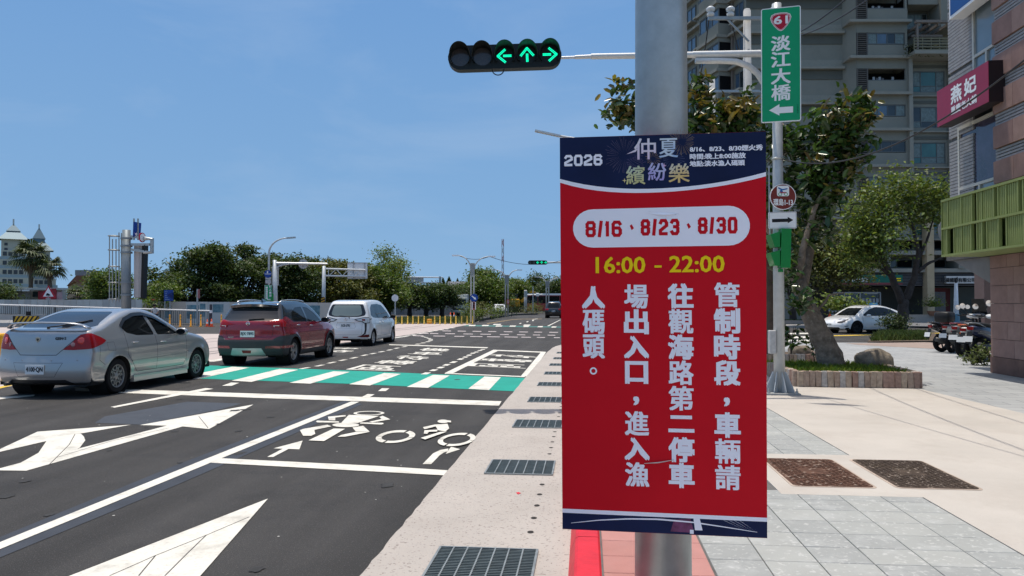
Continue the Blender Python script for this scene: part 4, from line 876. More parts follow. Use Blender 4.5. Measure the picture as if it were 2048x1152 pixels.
    for sd in(1,-1):
        for cy in(.70,3.45):wheel(t,sd*.83,cy,.30,.185,rimm,sd,'seven'); well(t,.845,cy,.345,sd)
        mirror(t,(sd*.97,2.92,1.03),sd,black_pl); handle(t,c,1.55,.84,sd,wp); handle(t,c,1.95,.84,sd,wp)
        tl=o['tail_light#%d'%sd]; x=.60; y0=c.surf(x=x,z=.95,d='y-'); mb=MB(); mb.slab([(sd*.57,y0-.018,.985),(sd*.69,y0+.012,.985),(sd*.69,y0+.012,.915),(sd*.59,y0-.018,.92)],(0,-.006,0)); mb.build('brake_lamp',M('brake_lamp_dark',(.22,.02,.02),.2,0,0,coat=1),tl,local=True)
    y0=c.surf(x=0,z=.75,d='y-'); plate(t,'AGB-6796',y0-.008,.755,plate_green,.36,.155)
    mb=MB(); y0=c.surf(x=0,z=.885,d='y-'); mb.box((0,y0-.008,.875),(.62,.02,.022),bev=.006); mb.build('chrome_bar',chrome,t,local=True)
    y0=c.surf(x=0,z=.97,d='y-'); mb=MB(); mb.tube([(.055*math.cos(a),y0-.006,.965+.04*math.sin(a))for a in[2*PI*k/20 for k in range(20)]],.006,6,closed=True); mb.tube([(.022*math.cos(a),y0-.006,.965+.037*math.sin(a))for a in[2*PI*k/16 for k in range(16)]],.005,6,closed=True); mb.build('emblem',chrome,t,local=True)
    tubepart('rear_wiper',[(.14,c.surf(x=.14,z=1.0,d='y-')-.012,1.01),(.10,c.surf(x=.1,z=1.06,d='y-')-.02,1.075),(-.25,c.surf(x=.25,z=1.08,d='y-')-.02,1.10)],[.018,.012,.008],black_pl,t)
    tubepart('antenna',[(.02,.6,c.surf(x=0,y=.6,d='z')),(.02,.48,c.surf(x=0,y=.6,d='z')+.06)],.006,black_pl,t)
    y0=c.surf(x=-.46,z=.52,d='y-'); mb=MB(); write(mb,'SIENTA',(-.47,y0-.004,.50),(1,0,0),(0,0,1),(0,-1,0),h=.03,bold=.002,lift=.003); mb.build('badge',chrome,t,local=True)
    underbody(t,4.235,.848)
    return t
# ---------------------------------------------------------------- white electric hatchback seen from its front left
def white_ev(loc,rot):
    t=thing('white_hatchback','white low-nosed electric hatchback with black wheels on the side street','car',loc,rot)
    c=Car([(.15,.30),(.03,.40),(0,.60),(.06,.82),(.02,.98),(.10,1.06),(.5,1.20),(1.1,1.42),(1.7,1.57),(2.2,1.62),(2.7,1.56),(3.2,1.33),(3.65,1.05),(3.85,.99),(4.3,.88),(4.6,.73),(4.74,.56),(4.75,.40),(4.65,.24),(3.9,.20),(2.4,.19),(.9,.20)],
            .96,[(0,.92),(.5,.985),(1.2,1),(3.2,1),(4.1,.985),(4.75,.90)],[(0,1.02),(1,1.0),(2.5,.96),(4.75,.78)],.44,[(0,.08),(.9,.03),(1.8,0),(3,0)],kr=.3,kf=.34,r=.09,h=.05,barrel=.12,flare=[(.93,.36,.40,.02),(3.82,.36,.40,.02)])
    for cy in(.93,3.82):c.arch(cy,.36,.40)
    wp=paint('white_pearl_paint',(.80,.80,.79),.0,.2)
    c.cut('windshield',('y',[(-.66,1.02),(-.50,1.46),(.50,1.46),(.66,1.02)]),cond=lambda q,n:q.y>2.6 and n.z>.2 and n.y>.1)
    for sd,cn in((1,RIGHT),(-1,LEFT)):
        c.cut('side_window#%d'%sd,('x',rnd([(.95,1.19),(1.40,1.40),(1.9,1.50),(2.35,1.51),(2.80,1.38),(3.35,1.06),(3.3,1.0),(1.9,1.0),(1.0,1.08)],.05)),cond=cn)
        c.gap('x',[(2.32,1.0),(2.35,.36),(1.55,.36),(1.35,.6),(1.25,1.05)],.012,cn); c.gap('x',[(2.35,.36),(3.3,.36),(3.42,.6),(3.40,1.0)],.012,cn)
        c.cut('headlight#%d'%sd,('z',[(sd*.42,4.62),(sd*.62,4.50),(sd*.80,4.25),(sd*.86,4.30),(sd*.80,4.50),(sd*.55,4.68)]),cond=lambda q,n:q.z>.6 and q.y>3.9)
        c.cut('tail_light#%d'%sd,('y',[(sd*.45,.92),(sd*1.,.96),(sd*1.,.86),(sd*.5,.86)]),cond=lambda q,n:q.y<.4)
        c.cut('fog_intake#%d'%sd,('x',[(4.36,.46),(4.55,.44),(4.54,.40),(4.36,.42)]),cond=cn)
    c.cut('lower_grille',('y',rnd([(-.62,.31),(-.55,.36),(.55,.36),(.62,.31),(.55,.25),(-.55,.25)],.02)),cond=lambda q,n:q.y>4.2)
    dm=glassy('headlight_dark',(.03,.03,.035),.1); m={'body':wp,'windshield':glass_m,'lower_grille':black_pl}
    for sd in(1,-1):m.update({'side_window#%d'%sd:glass_m,'headlight#%d'%sd:dm,'tail_light#%d'%sd:red_lens,'fog_intake#%d'%sd:black_pl})
    c.finish(t,m,{},dark_gap); bw=M('black_wheel',(.015,.015,.016),.4,.3,var=0)
    for sd in(1,-1):
        for cy in(.93,3.82):wheel(t,sd*.945,cy,.355,.24,bw,sd,'turbine'); well(t,.955,cy,.40,sd)
        mirror(t,(sd*1.06,3.15,1.03),sd,wp)
    y0=c.surf(x=0,z=.52,d='y+'); plate(t,'EBK-5271',y0+.01,.50,plate_green,.36,.155,facing=1)
    underbody(t,4.75,.96,.28); t.scale=(1,1,.9)
    for o in t.children:
        if o.name.startswith('wheel')and 'well' not in o.name:o.scale=(1,1,1/.9)
    return t
# ---------------------------------------------------------------- small cars in the distance
def far_car(name,label,loc,rot,body_m,outline,w,lights=True,group=None,plate_txt=None,wb=(.8,3.5)):
    t=thing(name,label,'car',loc,rot,group)
    c=Car(outline,w,[(0,.94),(.6,1),(3.5,1),(4.6,.9)],[(0,1.05),(4.5,.9)],.36,kr=.25,kf=.35,r=.08,h=.09)
    zt=max(p[1]for p in outline)
    for cy in wb:c.arch(cy,.34,.38)
    c.cut('rear_window',('y',rnd([(-.62,1.10),(-.52,zt-.14),(.52,zt-.14),(.62,1.10)],.05)),cond=lambda q,n:q.y<1.2 and n.y<-.05)
    c.cut('windshield',('y',rnd([(-.62,1.08),(-.52,zt-.14),(.52,zt-.14),(.62,1.08)],.05)),cond=lambda q,n:q.y>2.0 and n.y>.1)
    for sd,cn in((1,RIGHT),(-1,LEFT)):
        c.cut('side_window#%d'%sd,('x',rnd([(.7,1.08),(.9,zt-.16),(2.2,zt-.12),(3.0,1.06)],.05)),cond=cn)
        c.cut('tail_light#%d'%sd,('y',[(sd*.5,1.02),(sd*1.,1.02),(sd*1.,.86),(sd*.55,.86)]),cond=lambda q,n:q.y<.5)
        c.cut('headlight#%d'%sd,('y',[(sd*.45,.82),(sd*1.,.86),(sd*1.,.72),(sd*.5,.70)]),cond=lambda q,n:q.y>c.L-.7)
    m={'body':body_m,'rear_window':glass_m,'windshield':glass_m}
    for sd in(1,-1):m.update({'side_window#%d'%sd:glass_m,'tail_light#%d'%sd:red_lens,'headlight#%d'%sd:clear_lens})
    c.finish(t,m,{},dark_gap)
    for sd in(1,-1):
        for cy in wb:wheel(t,sd*(w-.03),cy,.34,.22,M('silver_hubcap',(.5,.5,.5),.35,.7,var=.1,obj=True),sd,'seven'); well(t,w-.02,cy,.38,sd)
    y0=c.surf(x=0,z=.75,d='y-'); plate(t,plate_txt or '3391-KD',y0-.02,.75,plate_ink,.36,.155)
    underbody(t,4.3,w,.28); return t
p=G(235,787); silver_sedan((p.x-.835,p.y-.87,0))
p=G(588,728.5); red_suv((p.x-.862,p.y-.83,0))
p=G(747,691.5); white_mpv((p.x-.83,p.y-.70,0))
# ================================================================== NEAR POLE AND BILLBOARD
galvp=M('galvanised_steel',(.40,.43,.43),.42,.55,var=.10,scale=14,dirt=.35,dirtcol=(.30,.33,.33),dscale=5,bump=.04,bscale=90)
greyp=M('grey_painted_steel',(.47,.50,.51),.45,.25,var=.08,scale=9,dirt=.3,dirtcol=(.34,.35,.35),dscale=6)
P0=D(1324,608,3.12); P0=Vector((P0.x,P0.y,SW))
t=thing('signal_pole','thick galvanised steel pole in the foreground carrying the red notice board','pole',P0)
mb=MB(); mb.tube([P0,P0+Vector((0,0,2.7)),P0+Vector((0,0,7.5))],[.117,.106,.085],40); mb.build('shaft',galvp,t,smooth=True)
mb=MB(); mb.lathe([(.20,0),(.20,.02),(.119,.02)],P0,24); mb.build('base_flange',galvp,t)
# the board: corners from the photograph, seen at a real distance, fixed to the pole's front
dl,dr=3.03,2.915
TLc,BLc,TRc,BRc=D(1119.5,275.5,dl),D(1125,1058,dl),D(1531.5,263,dr),D(1534.5,1076.5,dr)
bn=(TRc-TLc).cross(BLc-TLc).normalized()
if bn.dot(CAM-TLc)<0:bn=-bn
Ux=(TRc-TLc).normalized()
t=thing('notice_board','tall red and navy printed traffic notice tied to the foreground pole','sign',(BLc+BRc)/2)
def B(u,v,lift=0.):
    return TLc.lerp(TRc,u).lerp(BLc.lerp(BRc,u),v)+bn*lift
def Bp(px,py):
    a=np.array([1119.5,275.5]); b=np.array([1531.5,263]); c=np.array([1125,1058]); d=np.array([1534.5,1076.5]); u=v=.5
    for _ in range(12):
        f=a*(1-u)*(1-v)+b*u*(1-v)+c*(1-u)*v+d*u*v-np.array([px,py]); J=np.stack([(b-a)*(1-v)+(d-c)*v,(c-a)*(1-u)+(d-b)*u],1); s=np.linalg.solve(J,-f); u+=s[0]; v+=s[1]
    return u,v
def BP(px,py,lift=0.):return B(*Bp(px,py),lift)
def bprint(col,r=.55):return M('print_%02d%02d%02d'%tuple(int(c*99)for c in col),col,r,var=.03,scale=3,bump=.05,bscale=200)
redp=M('board_red',(.60,.004,.014),.55,var=.05,scale=2,spec=.15); navy=M('board_navy',(.008,.016,.058),.55,var=.3,scale=3,spec=.15); whitep=M('board_white',(.90,.90,.95),.6,var=.01,spec=.2); yellowp=M('board_yellow',(.95,.68,.008),.55,var=.03,spec=.15)
mb=MB(); mb.slab([B(0,0),B(1,0),B(1,1),B(0,1)],-bn*.005); mb.build('panel',[redp],t)
def flat(name,pts,m,lift,parent=t,**kw):
    mb=MB(); mb.face([BP(x,y,lift)for x,y in pts]); return mb.build(name,m,parent,**kw)
arc=lambda y0,n=14:[(1119.6+(1532.2-1119.6)*i/n,y)for i,y in enumerate(y0)]
xs=np.linspace(1119.8,1532,17)
def curve(ctrl):return list(zip(xs,np.interp(xs,*zip(*ctrl))if False else np.polyval(np.polyfit([c[0]for c in ctrl],[c[1]for c in ctrl],4),xs)))
c1=curve([(1119.8,358.5),(1175,371),(1240,377),(1310,378.5),(1390,373),(1460,362),(1532,345)]); c2=curve([(1119.8,366),(1175,379.5),(1240,385.5),(1310,386.5),(1390,380.5),(1460,370),(1532,353.5)])
flat('header_panel',[(1119.7,275.7),(1531.6,263.2)]+c1[::-1],navy,.0004)
mb=MB(); [mb.face([BP(*c1[i],.0005),BP(*c1[i+1],.0005),BP(*c2[i+1],.0005),BP(*c2[i],.0005)])for i in range(16)]; mb.build('white_band',whitep,t)
flat('footer_panel',[(1124.9,1025.5),(1534.4,1044),(1534.5,1076.2),(1125,1057.8)],navy,.0004); flat('white_band',[(1124.8,1017.5),(1534.4,1036),(1534.4,1044),(1124.9,1025.5)],whitep,.0006)
# pill with the dates
pill=[(1187-40*math.sin(a),458.5-40*math.cos(a)+0)for a in np.linspace(0,PI,13)]
def pillpts():
    L=[]
    for a in np.linspace(PI/2,3*PI/2,14):L.append((1188.5+41.5*math.cos(a),458.5-38.5*math.sin(a)))
    for a in np.linspace(-PI/2,PI/2,14):L.append((1459.5+41.5*math.cos(a),453-40*math.sin(a)))
    return L
pl_=flat('date_panel',pillpts(),whitep,.0006)
uu=lambda:(Ux,(TLc-BLc).normalized())
def bdigits(name,s,px,py,w,h,tk,m,parent=None):
    k=dl/FPX*.985; U,Vv=uu(); mb=MB(); U=(BP(px+40,py-1)-BP(px-40,py+1)).normalized()if False else(B(Bp(px,py)[0]+.05,Bp(px,py)[1])-B(*Bp(px,py))).normalized()
    n=sum(.5 if c in '1:' else .55 if c in '/、' else 1 for c in s); gap=h*.10; cw=(w-gap*(len(s)-1))/n
    digits(mb,s,BP(px,py),U,Vv,bn,cw*k,h*k,tk*k,gap*k,lift=.0010); return mb.build(name,m,parent or t)
for s,px,py,w in(('8/16',1210,459.5,73),('8/23',1324,456,76),('8/30',1438,452.5,76)):bdigits('date_lettering',s,px,py,w,33,6.6,redp,pl_)
for px,py in((1267,456),(1381,453.5)):
    mb=MB(); mb.face([BP(px-4,py-3,.001),BP(px,py-6,.001),BP(px+4.5,py+2,.001),BP(px,py+6,.001)]); mb.build('date_lettering',redp,pl_)
bdigits('year_lettering','2026',1168,321,77,23,5.0,whitep)
U,Vv=uu()
def btext(name,s,px,py,wpx,hpx,m,bold,U=U,lift=.0009,parent=None,res=2):
    k=dl/FPX*.985; mb=MB(); u0,v0=Bp(px,py); U=(B(u0+.05,v0)-B(u0-.05,v0)).normalized(); write(mb,s,BP(px,py),U,Vv,bn,w=wpx*k,h=hpx*k,bold=bold*k,lift=lift,res=res); return mb.build(name,m,parent or t)
# gothic numerals in yellow
for s,px,py,w,h in(('16:00',1244,532,97,32),('-',1320,535,12,3),('22:00',1397,530,105,32)):btext('time_lettering',s,px,py,w,h,yellowp,.95)
# column text
cols=(('管制時段，車輛請',1456,1458,592,956,50),('往觀海路第二停車',1365,1367,594,952,50),('場出入口，進入漁',1276,1278,595,950,49),('人碼頭。',1189,1190,597,744,46))
for s,x0,x1,y0,y1,sz in cols:
    n=len(s)
    for i,ch in enumerate(s):
        x=x0+(x1-x0)*i/(n-1); y=y0+(y1-y0)*i/(n-1)
        if ch=='，':btext('column_lettering',',',x-1,y+6,9,16,whitep,1.4)
        elif ch=='。':
            mb=MB(); c=BP(x-1,y); r=[.0146,.0085]; k=20
            pts=[[c+Ux*(q*math.cos(a))+Vv*(q*math.sin(a))+bn*.001 for a in[2*PI*j/k for j in range(k)]]for q in r]
            [mb.face([pts[0][j],pts[0][(j+1)%k],pts[1][(j+1)%k],pts[1][j]])for j in range(k)]; mb.build('column_lettering',whitep,t)
        else:
            hh={'二':30,'口':42,'人':42,'入':42}.get(ch,46.5); btext('column_lettering',ch,x,y,sz-4.5 if ch!='口' else 41,hh,whitep,1.5 if ch in '觀輛碼漁進第場請管頭路' else 2.4)
# header: title characters and small lines
def grad(name,c0,c1):
    m=M(name,c0,.5,var=0,spec=.3); nt=m.node_tree; n=nt.nodes; b=n['Principled BSDF']; g=n.new('ShaderNodeNewGeometry'); sx=n.new('ShaderNodeSeparateXYZ'); nt.links.new(g.outputs['Position'],sx.inputs[0])
    mr=n.new('ShaderNodeMapRange'); z=[BP(1320,285).z,BP(1320,365).z]; mr.inputs[1].default_value=z[1]; mr.inputs[2].default_value=z[0]; nt.links.new(sx.outputs[2],mr.inputs[0]); q=n.new('ShaderNodeTexNoise'); q.inputs['Scale'].default_value=22; nt.links.new(g.outputs['Position'],q.inputs[0])
    ad=n.new('ShaderNodeMath'); ad.operation='ADD'; s2=n.new('ShaderNodeMath'); s2.operation='SUBTRACT'; nt.links.new(q.outputs[0],s2.inputs[0]); s2.inputs[1].default_value=.5; nt.links.new(mr.outputs[0],ad.inputs[0]); nt.links.new(s2.outputs[0],ad.inputs[1])
    mx_=n.new('ShaderNodeMixRGB'); mx_.inputs[1].default_value=(*c0,1); mx_.inputs[2].default_value=(*c1,1); nt.links.new(ad.outputs[0],mx_.inputs[0]); nt.links.new(mx_.outputs[0],b.inputs['Base Color']); return m
for ch,x,y,w,h,m in(('仲',1294,298,42,42,grad('title_pink',(.55,.22,.55),(.75,.70,.75))),('夏',1341,296,36,38,grad('title_blue',(.10,.30,.72),(.62,.70,.75))),('繽',1275,351,37,37,grad('title_green',(.60,.55,.22),(.45,.66,.70))),('紛',1318,344,35,36,grad('title_violet',(.42,.35,.68),(.60,.68,.75))),('樂',1362,347,40,38,grad('title_gold',(.72,.52,.20),(.55,.68,.72)))):btext('title_lettering',ch,x,y,w,h,m,.55)
mb=MB(); [mb.face([BP(a,b,.001),BP(c,d,.001),BP(e,f,.001)])for a,b,c,d,e,f in((1256,309,1275,304,1281,296),(1275,304,1281,296,1285,290))]; mb.build('title_lettering',MATS['title_pink'],t)
btext('info_lettering','8/16、8/23、8/30煙火秀',1454.5,297,139,11,whitep,.5); btext('info_lettering','時間:晚上8:00施放',1438,312.5,107,11,whitep,.5); btext('info_lettering','地點:淡水漁人碼頭',1437,327,105,11,whitep,.5)
def spark(px,py,r,n,m,r0=.25):
    mb=MB()
    for k in range(n):
        a=2*PI*k/n+random.uniform(-.05,.05); R=r*random.uniform(.75,1.05); q=.35
        p=[(px+R*r0*math.cos(a),py-R*r0*math.sin(a)),(px+R*math.cos(a)-q*math.sin(a),py-R*math.sin(a)-q*math.cos(a)),(px+R*math.cos(a)+q*math.sin(a),py-R*math.sin(a)+q*math.cos(a))]
        mb.face([BP(x,y,.0007)for x,y in p])
    return mb.build('firework_print',m,t)
spark(1252,312,40,44,bprint((.11,.09,.16))); spark(1368,284,28,36,bprint((.32,.22,.12))); spark(1350,318,24,26,bprint((.10,.12,.22)),.4); spark(1310,318,16,18,bprint((.40,.26,.14)),.3); spark(1276,330,20,22,bprint((.14,.10,.24)),.5)
for px,py,r,m in((1252.5,362,5,bprint((.72,.58,.25))),(1332,332,5.5,bprint((.68,.42,.62)))):
    mb=MB(); mb.face([BP(px+(r if k%2==0 else r*.28)*math.cos(k*PI/4),py-(r if k%2==0 else r*.28)*math.sin(k*PI/4),.0011)for k in range(8)]); mb.build('star_print',m,t)
# bridge drawing in the footer
glow=M('footer_glow',(.14,.04,.10),.5,var=.5,scale=30,spec=.3)
flat('sunset_print',[(1352,1040),(1385,1038),(1392,1066),(1345,1063)],glow,.0005)
mb=MB(); X_=np.linspace(1143,1515,31); Yb=np.interp(X_,[1143,1200,1260,1320,1390,1450,1515],[1046,1040.5,1038,1038.8,1045,1054,1064.5])
for i in range(30):w0=.4+1.1*math.sin(PI*i/30); w1=.4+1.1*math.sin(PI*(i+1)/30); mb.face([BP(X_[i],Yb[i]-w0,.0008),BP(X_[i+1],Yb[i+1]-w1,.0008),BP(X_[i+1],Yb[i+1]+w1,.0008),BP(X_[i],Yb[i]+w0,.0008)])
mb.face([BP(1390.5,1037,.001),BP(1403,1037.6,.001),BP(1408.5,1061,.001),BP(1393.5,1060.5,.001)]); mb.face([BP(1383.5,1059.5,.001),BP(1391,1060,.001),BP(1391,1068,.001),BP(1383.5,1067.5,.001)])
for a in(1450,1460,1470,1480):mb.face([BP(a,1041,.0009),BP(a+.8,1041,.0009),BP(1512-(1480-a)*.5,1063,.0009)])
mb.build('bridge_print',whitep,t)
# slits where the cable ties pass
slitm=M('torn_edge',(.55,.50,.45),.7,var=.2)
for pts in([(1292,424.5),(1330,426),(1363,429.5),(1330,432),(1305,429)],):
    mb=MB(); p=[BP(x,y,.0015)for x,y in pts]; p[3]=BP(pts[3][0],pts[3][1],.007); mb.face(p); mb.build('tie_slit',whitep,t)
mb=MB(); P=[BP(1292,928,.004),BP(1320,926,.007),BP(1352,921,.003)]; mb.tube(P,[.0012,.0026,.0012],6); mb.build('tie_slit',slitm,t)
mb=MB(); mb.face([BP(1300,424.5,.001),BP(1361,429,.001),BP(1355,430.5,.001),BP(1318,427.5,.001)]); mb.build('tie_slit',M('slit_dark',(.12,.11,.11),.8,var=0),t)
for zz in(1.86,1.12):
    mb=MB(); c=Vector((P0.x,P0.y,zz)); mb.lathe([(.1115,-.006),(.1135,-.006),(.1135,.006),(.1115,.006)],c,32); mb.build('cable_tie',whitep,t)
# ================================================================== SIGN AND SIGNAL POLE ACROSS THE PAVEMENT
dS=11.43; PS=G(1559,787,SW); PS=Vector((PS.x,PS.y,SW))
def S(px,py,dd=0.):return D(px,py,DEP(PS)+dd)
t=thing('signal_pole','slim grey pole with gusseted base holding the green route sign and the traffic light arm','pole',PS)
mb=MB(); mb.tube([PS,PS+Vector((0,0,3)),Vector((PS.x,PS.y,6.3))],[.086,.080,.072],24); mb.build('shaft',greyp,t,smooth=True)
mb=MB(); mb.box(PS+Vector((0,0,.012)),(.52,.52,.03),YAW*0,bev=.004); mb.build('base_plate',M('base_plate_grey',(.30,.31,.31),.6,.3,var=.2,scale=9),t)
for k in range(8):
    a=k*PI/4+.2; u=Vector((math.cos(a),math.sin(a),0)); w=Vector((-u.y,u.x,0))*.006; h=.34
    mb=MB(); mb.slab([PS+u*.07+Vector((0,0,.028))-w,PS+u*.235+Vector((0,0,.028))-w,PS+u*.235+Vector((0,0,.06))-w,PS+u*.11+Vector((0,0,h))-w,PS+u*.07+Vector((0,0,h))-w],w*2); mb.build('gusset',greyp,t)
for sx in(-1,1):
    for sy in(-1,1):
        c=PS+Vector((sx*.21,sy*.21,.027)); mb=MB(); mb.cyl(c,c+Vector((0,0,.035)),.022,n=6); mb.cyl(c+Vector((0,0,.035)),c+Vector((0,0,.075)),.011,n=8); mb.build('bolt',galvp,t)
# junction box
mb=MB(); c=S(1544,684,-.02); mb.box(c,(.10,.12,.37),YAW,bev=.012); mb.build('junction_box',M('box_grey',(.48,.47,.45),.7,var=.15,scale=12),t)
# arm and its bracket
arm=t
mb=MB(); mb.tube([S(1556,106.5),S(1385,109.5)],[.056,.055],16); mb.tube([S(1390,109.5),S(1182,113)],[.049,.045],16); mb.tube([S(1184,113),S(1150,114.5)],[.032,.031],12); mb.tube([S(1152,114.5),S(1112,116)],[.022,.022],10); mb.build('signal_arm',M('white_galvanised',(.62,.63,.62),.4,.3,var=.08,scale=20),arm,auto=.6)
mb=MB(); mb.tube([S(1391,121.5),S(1440,121.5),S(1472,123),S(1497,132),S(1515,147),S(1530,170),S(1545,200)],.049,14); mb.build('curved_brace',MATS['white_galvanised'],arm,smooth=True)
# traffic light: five lamps
tl_black=M('signal_black',(.010,.014,.014),.45,var=.1); tl_lens=M('dark_lens',(.045,.042,.045),.2,var=.3,scale=60,coat=.6); led=M('green_led',(.02,.5,.35),.4,var=0,emit=(.0,1.0,.50,1.15)); led_far=M('green_led_far',(.02,.5,.35),.4,var=0,emit=(.0,1.0,.5,.8))
def traffic_light(label,pxs,r_px,d,far=False,arrows='lur',par=None):
    (x0,y0),(x1,y1)=pxs; k=d/FPX; A=D(x0,y0,d); Bq=D(x1,y1,d); U=(Bq-A).normalized(); Z=Vector((0,0,1)); Vd=(Z-U*U.z).normalized(); N=U.cross(Vd).normalized()
    if N.dot(CAM-A)<0:N=-N
    t=thing('traffic_light',label,'traffic light',A); R=r_px*k
    n=12; out=[Bq+U*(R*math.sin(a))+Vd*(R*math.cos(a))for a in np.linspace(0,PI,n)]+[A-U*(R*math.sin(a))-Vd*(R*math.cos(a))for a in np.linspace(0,PI,n)]
    mb=MB(); mb.slab([p-N*.02 for p in out],-N*.16); mb.build('housing',tl_black,t)
    for i in range(5):
        c=A.lerp(Bq,i/4); rr=R*.74; m=18
        mb=MB(); mb.face([c+U*(rr*math.cos(a))+Vd*(rr*math.sin(a))-N*.012 for a in[2*PI*j/m for j in range(m)]]); mb.build('lens',tl_lens if i<2 else tl_black,t)
        mb=MB(); m=24; V=[]
        for j in range(m+1):
            a=math.radians(-38+256*j/m); ln=.26*(max(0,math.sin(a))**.7*.75+.25); e=U*(R*.84*math.cos(a))+Vd*(R*.84*math.sin(a)); V+=[c+e*.97-N*.02,c+e*.97+N*ln,c+e*1.02+N*ln,c+e*1.02-N*.02]
        mb.add(V,[f for j in range(m)for f in((4*j,4*j+1,4*j+5,4*j+4),(4*j+1,4*j+2,4*j+6,4*j+5),(4*j+2,4*j+3,4*j+7,4*j+6))]); mb.build('visor',tl_black,t)
        if i>=2:
            mb=MB(); kind='lur'[i-2]; q=rr*.82; ln=[]
            base=[((-.95,0),(.05,.85)),((-.95,0),(.05,-.85)),((-.15,0),(.85,0))]
            rot={'l':lambda p:p,'r':lambda p:(-p[0],p[1]),'u':lambda p:(p[1],-p[0])}[kind]
            st=set()
            for a,b in base:
                a=rot(a); b=rot(b); L=math.hypot(b[0]-a[0],b[1]-a[1]); nn=4 if far else 9
                for s_ in range(nn+1):
                    for o in((-.09,.09)if not far else(0,)):
                        u=s_/nn; px_=a[0]+(b[0]-a[0])*u-(b[1]-a[1])/L*o; py_=a[1]+(b[1]-a[1])*u+(b[0]-a[0])/L*o; st.add((round(px_,2),round(py_,2)))
            dr_=q*(.085 if not far else .26)
            for px_,py_ in sorted(st):mb.face([c+U*(q*px_+dr_*math.cos(a))+Vd*(q*py_+dr_*math.sin(a))-N*.006 for a in[2*PI*j/6 for j in range(6)]])
            mb.build('arrow_lamp',led_far if far else led,t,kind='stuff')
    return t,A,Bq,U,Vd,N
tl,A_,B_,U_,V_,N_=traffic_light('large five-lamp traffic light over the road showing three green arrows',((920,114.5),(1099,108.5)),24.6,11.25)
mb=MB(); c0=D(996,139,11.25); mb.tube([c0+U_*(-.088*math.cos(a))-V_*(.085*math.sin(a))for a in np.linspace(0,PI,12)],.008,6); mb.build('hanging_wire',tl_black,tl,smooth=True)
# green route sign
gsign=M('sign_green',(.0,.32,.125),.35,var=.04,coat=.2); wsign=M('sign_white',(.86,.86,.85),.35,var=.03); shred=M('shield_red',(.45,.008,.03),.35,var=.03); brown=M('sign_brown',(.19,.03,.022),.4,var=.05); bsign=M('sign_blue',(.012,.06,.30),.4,var=.05); blackm=M('sign_black',(.012,.012,.013),.5,var=0); alum=M('sign_back_aluminium',(.42,.43,.44),.5,.5,var=.08)
def sign_frame(tl,tr,bl,d,dd=0.):
    """plane through three photographed corners at depth d (right side dd nearer)"""
    a=D(*tl,d); b=D(*tr,d-dd); c=D(*bl,d); U=(b-a).normalized(); V=(a-c).normalized(); N=U.cross(V).normalized()
    if N.dot(CAM-a)<0:N=-N
    return a,(b-a).length,(a-c).length,U,V,N
def rrect(a,w,h,U,V,r,inset=0.,lift=None,N=None):
    P=[]
    for cx,cy,a0 in((w-r,r,90),(r,r,180),(r,h-r,270),(w-r,h-r,0)):
        P.append([(cx+(r-inset)*math.cos(math.radians(a0+q)),cy-(r-inset)*math.sin(math.radians(a0+q)))for q in(0,22.5,45,67.5,90)])
    # corners ordered: top right, top left, bottom left, bottom right (y down)
    pts=[p for c in(P[1][::1],P[0][::1])for p in c]
    tlc=[(r-(r-inset)*math.sin(math.radians(q)),r-(r-inset)*math.cos(math.radians(q)))for q in(90,67.5,45,22.5,0)]
    trc=[(w-r+(r-inset)*math.sin(math.radians(q)),r-(r-inset)*math.cos(math.radians(q)))for q in(0,22.5,45,67.5,90)]
    brc=[(w-r+(r-inset)*math.cos(math.radians(q)),h-r+(r-inset)*math.sin(math.radians(q)))for q in(0,22.5,45,67.5,90)]
    blc=[(r-(r-inset)*math.sin(math.radians(q)),h-r+(r-inset)*math.cos(math.radians(q)))for q in(0,22.5,45,67.5,90)]
    return[a+U*x-V*y+(N*lift if lift else Vector())for x,y in tlc+trc+brc+blc]
a,w,h,U,V,N=sign_frame((1522,18.5),(1601.5,10.5),(1522.5,246),11.2,.16)
t=thing('route_sign','tall green route sign with white characters and a red shield numbered 61','sign',a-V*h+U*w/2)
mb=MB(); mb.slab(rrect(a,w,h,U,V,.03),-N*.02); mb.build('panel',wsign,t); mb=MB(); mb.face(rrect(a,w,h,U,V,.03,.013,.002,N)); mb.build('face',gsign,t)
def at(x,y):return a+U*(w*x)-V*(h*y)
mb=MB(); write(mb,'淡',at(.495,.315),U,V,N,w=.262,h=.225,bold=.0065,lift=.0035); write(mb,'江',at(.495,.455),U,V,N,w=.262,h=.225,bold=.0075,lift=.0035); write(mb,'大',at(.495,.602),U,V,N,w=.262,h=.225,bold=.0075,lift=.0035); write(mb,'橋',at(.50,.745),U,V,N,w=.262,h=.235,bold=.0055,lift=.0035); mb.build('lettering',wsign,t)
mb=MB(); mb.face([at(x,y)+N*.0035 for x,y in((.20,.895),(.46,.845),(.46,.872),(.80,.872),(.80,.925),(.46,.925),(.46,.945))]); mb.build('arrow',wsign,t)
def shield(s,cx,cy):return[(cx+s*x,cy+s*y*.30)for x,y in[(0,-1.02),(.55,-.97),(.88,-.80),(1.0,-.45),(.88,.0),(.62,.45),(.32,.82),(.12,.98),(0,1.0),(-.12,.98),(-.32,.82),(-.62,.45),(-.88,.0),(-1.0,-.45),(-.88,-.80),(-.55,-.97)]]
for sc_,mm,lf in((.265,wsign,.003),(.248,shred,.0036),(.232,wsign,.0042),(.222,shred,.0048)):
    mb=MB(); mb.face([at(x,y)+N*lf for x,y in shield(sc_,.50,.128)]); mb.build('shield',mm,t)
mb=MB(); write(mb,'61',at(.5,.112),U,V,N,w=.19,h=.115,bold=.006,lift=.0055); mb.build('shield_number',wsign,t)
mb=MB(); write(mb,'公路總局',at(.915,.895),V*-1,U,N,w=.14,h=.022,lift=.0035); mb.build('small_print',M('sign_dark_green',(.0,.07,.03),.4,var=0),t)
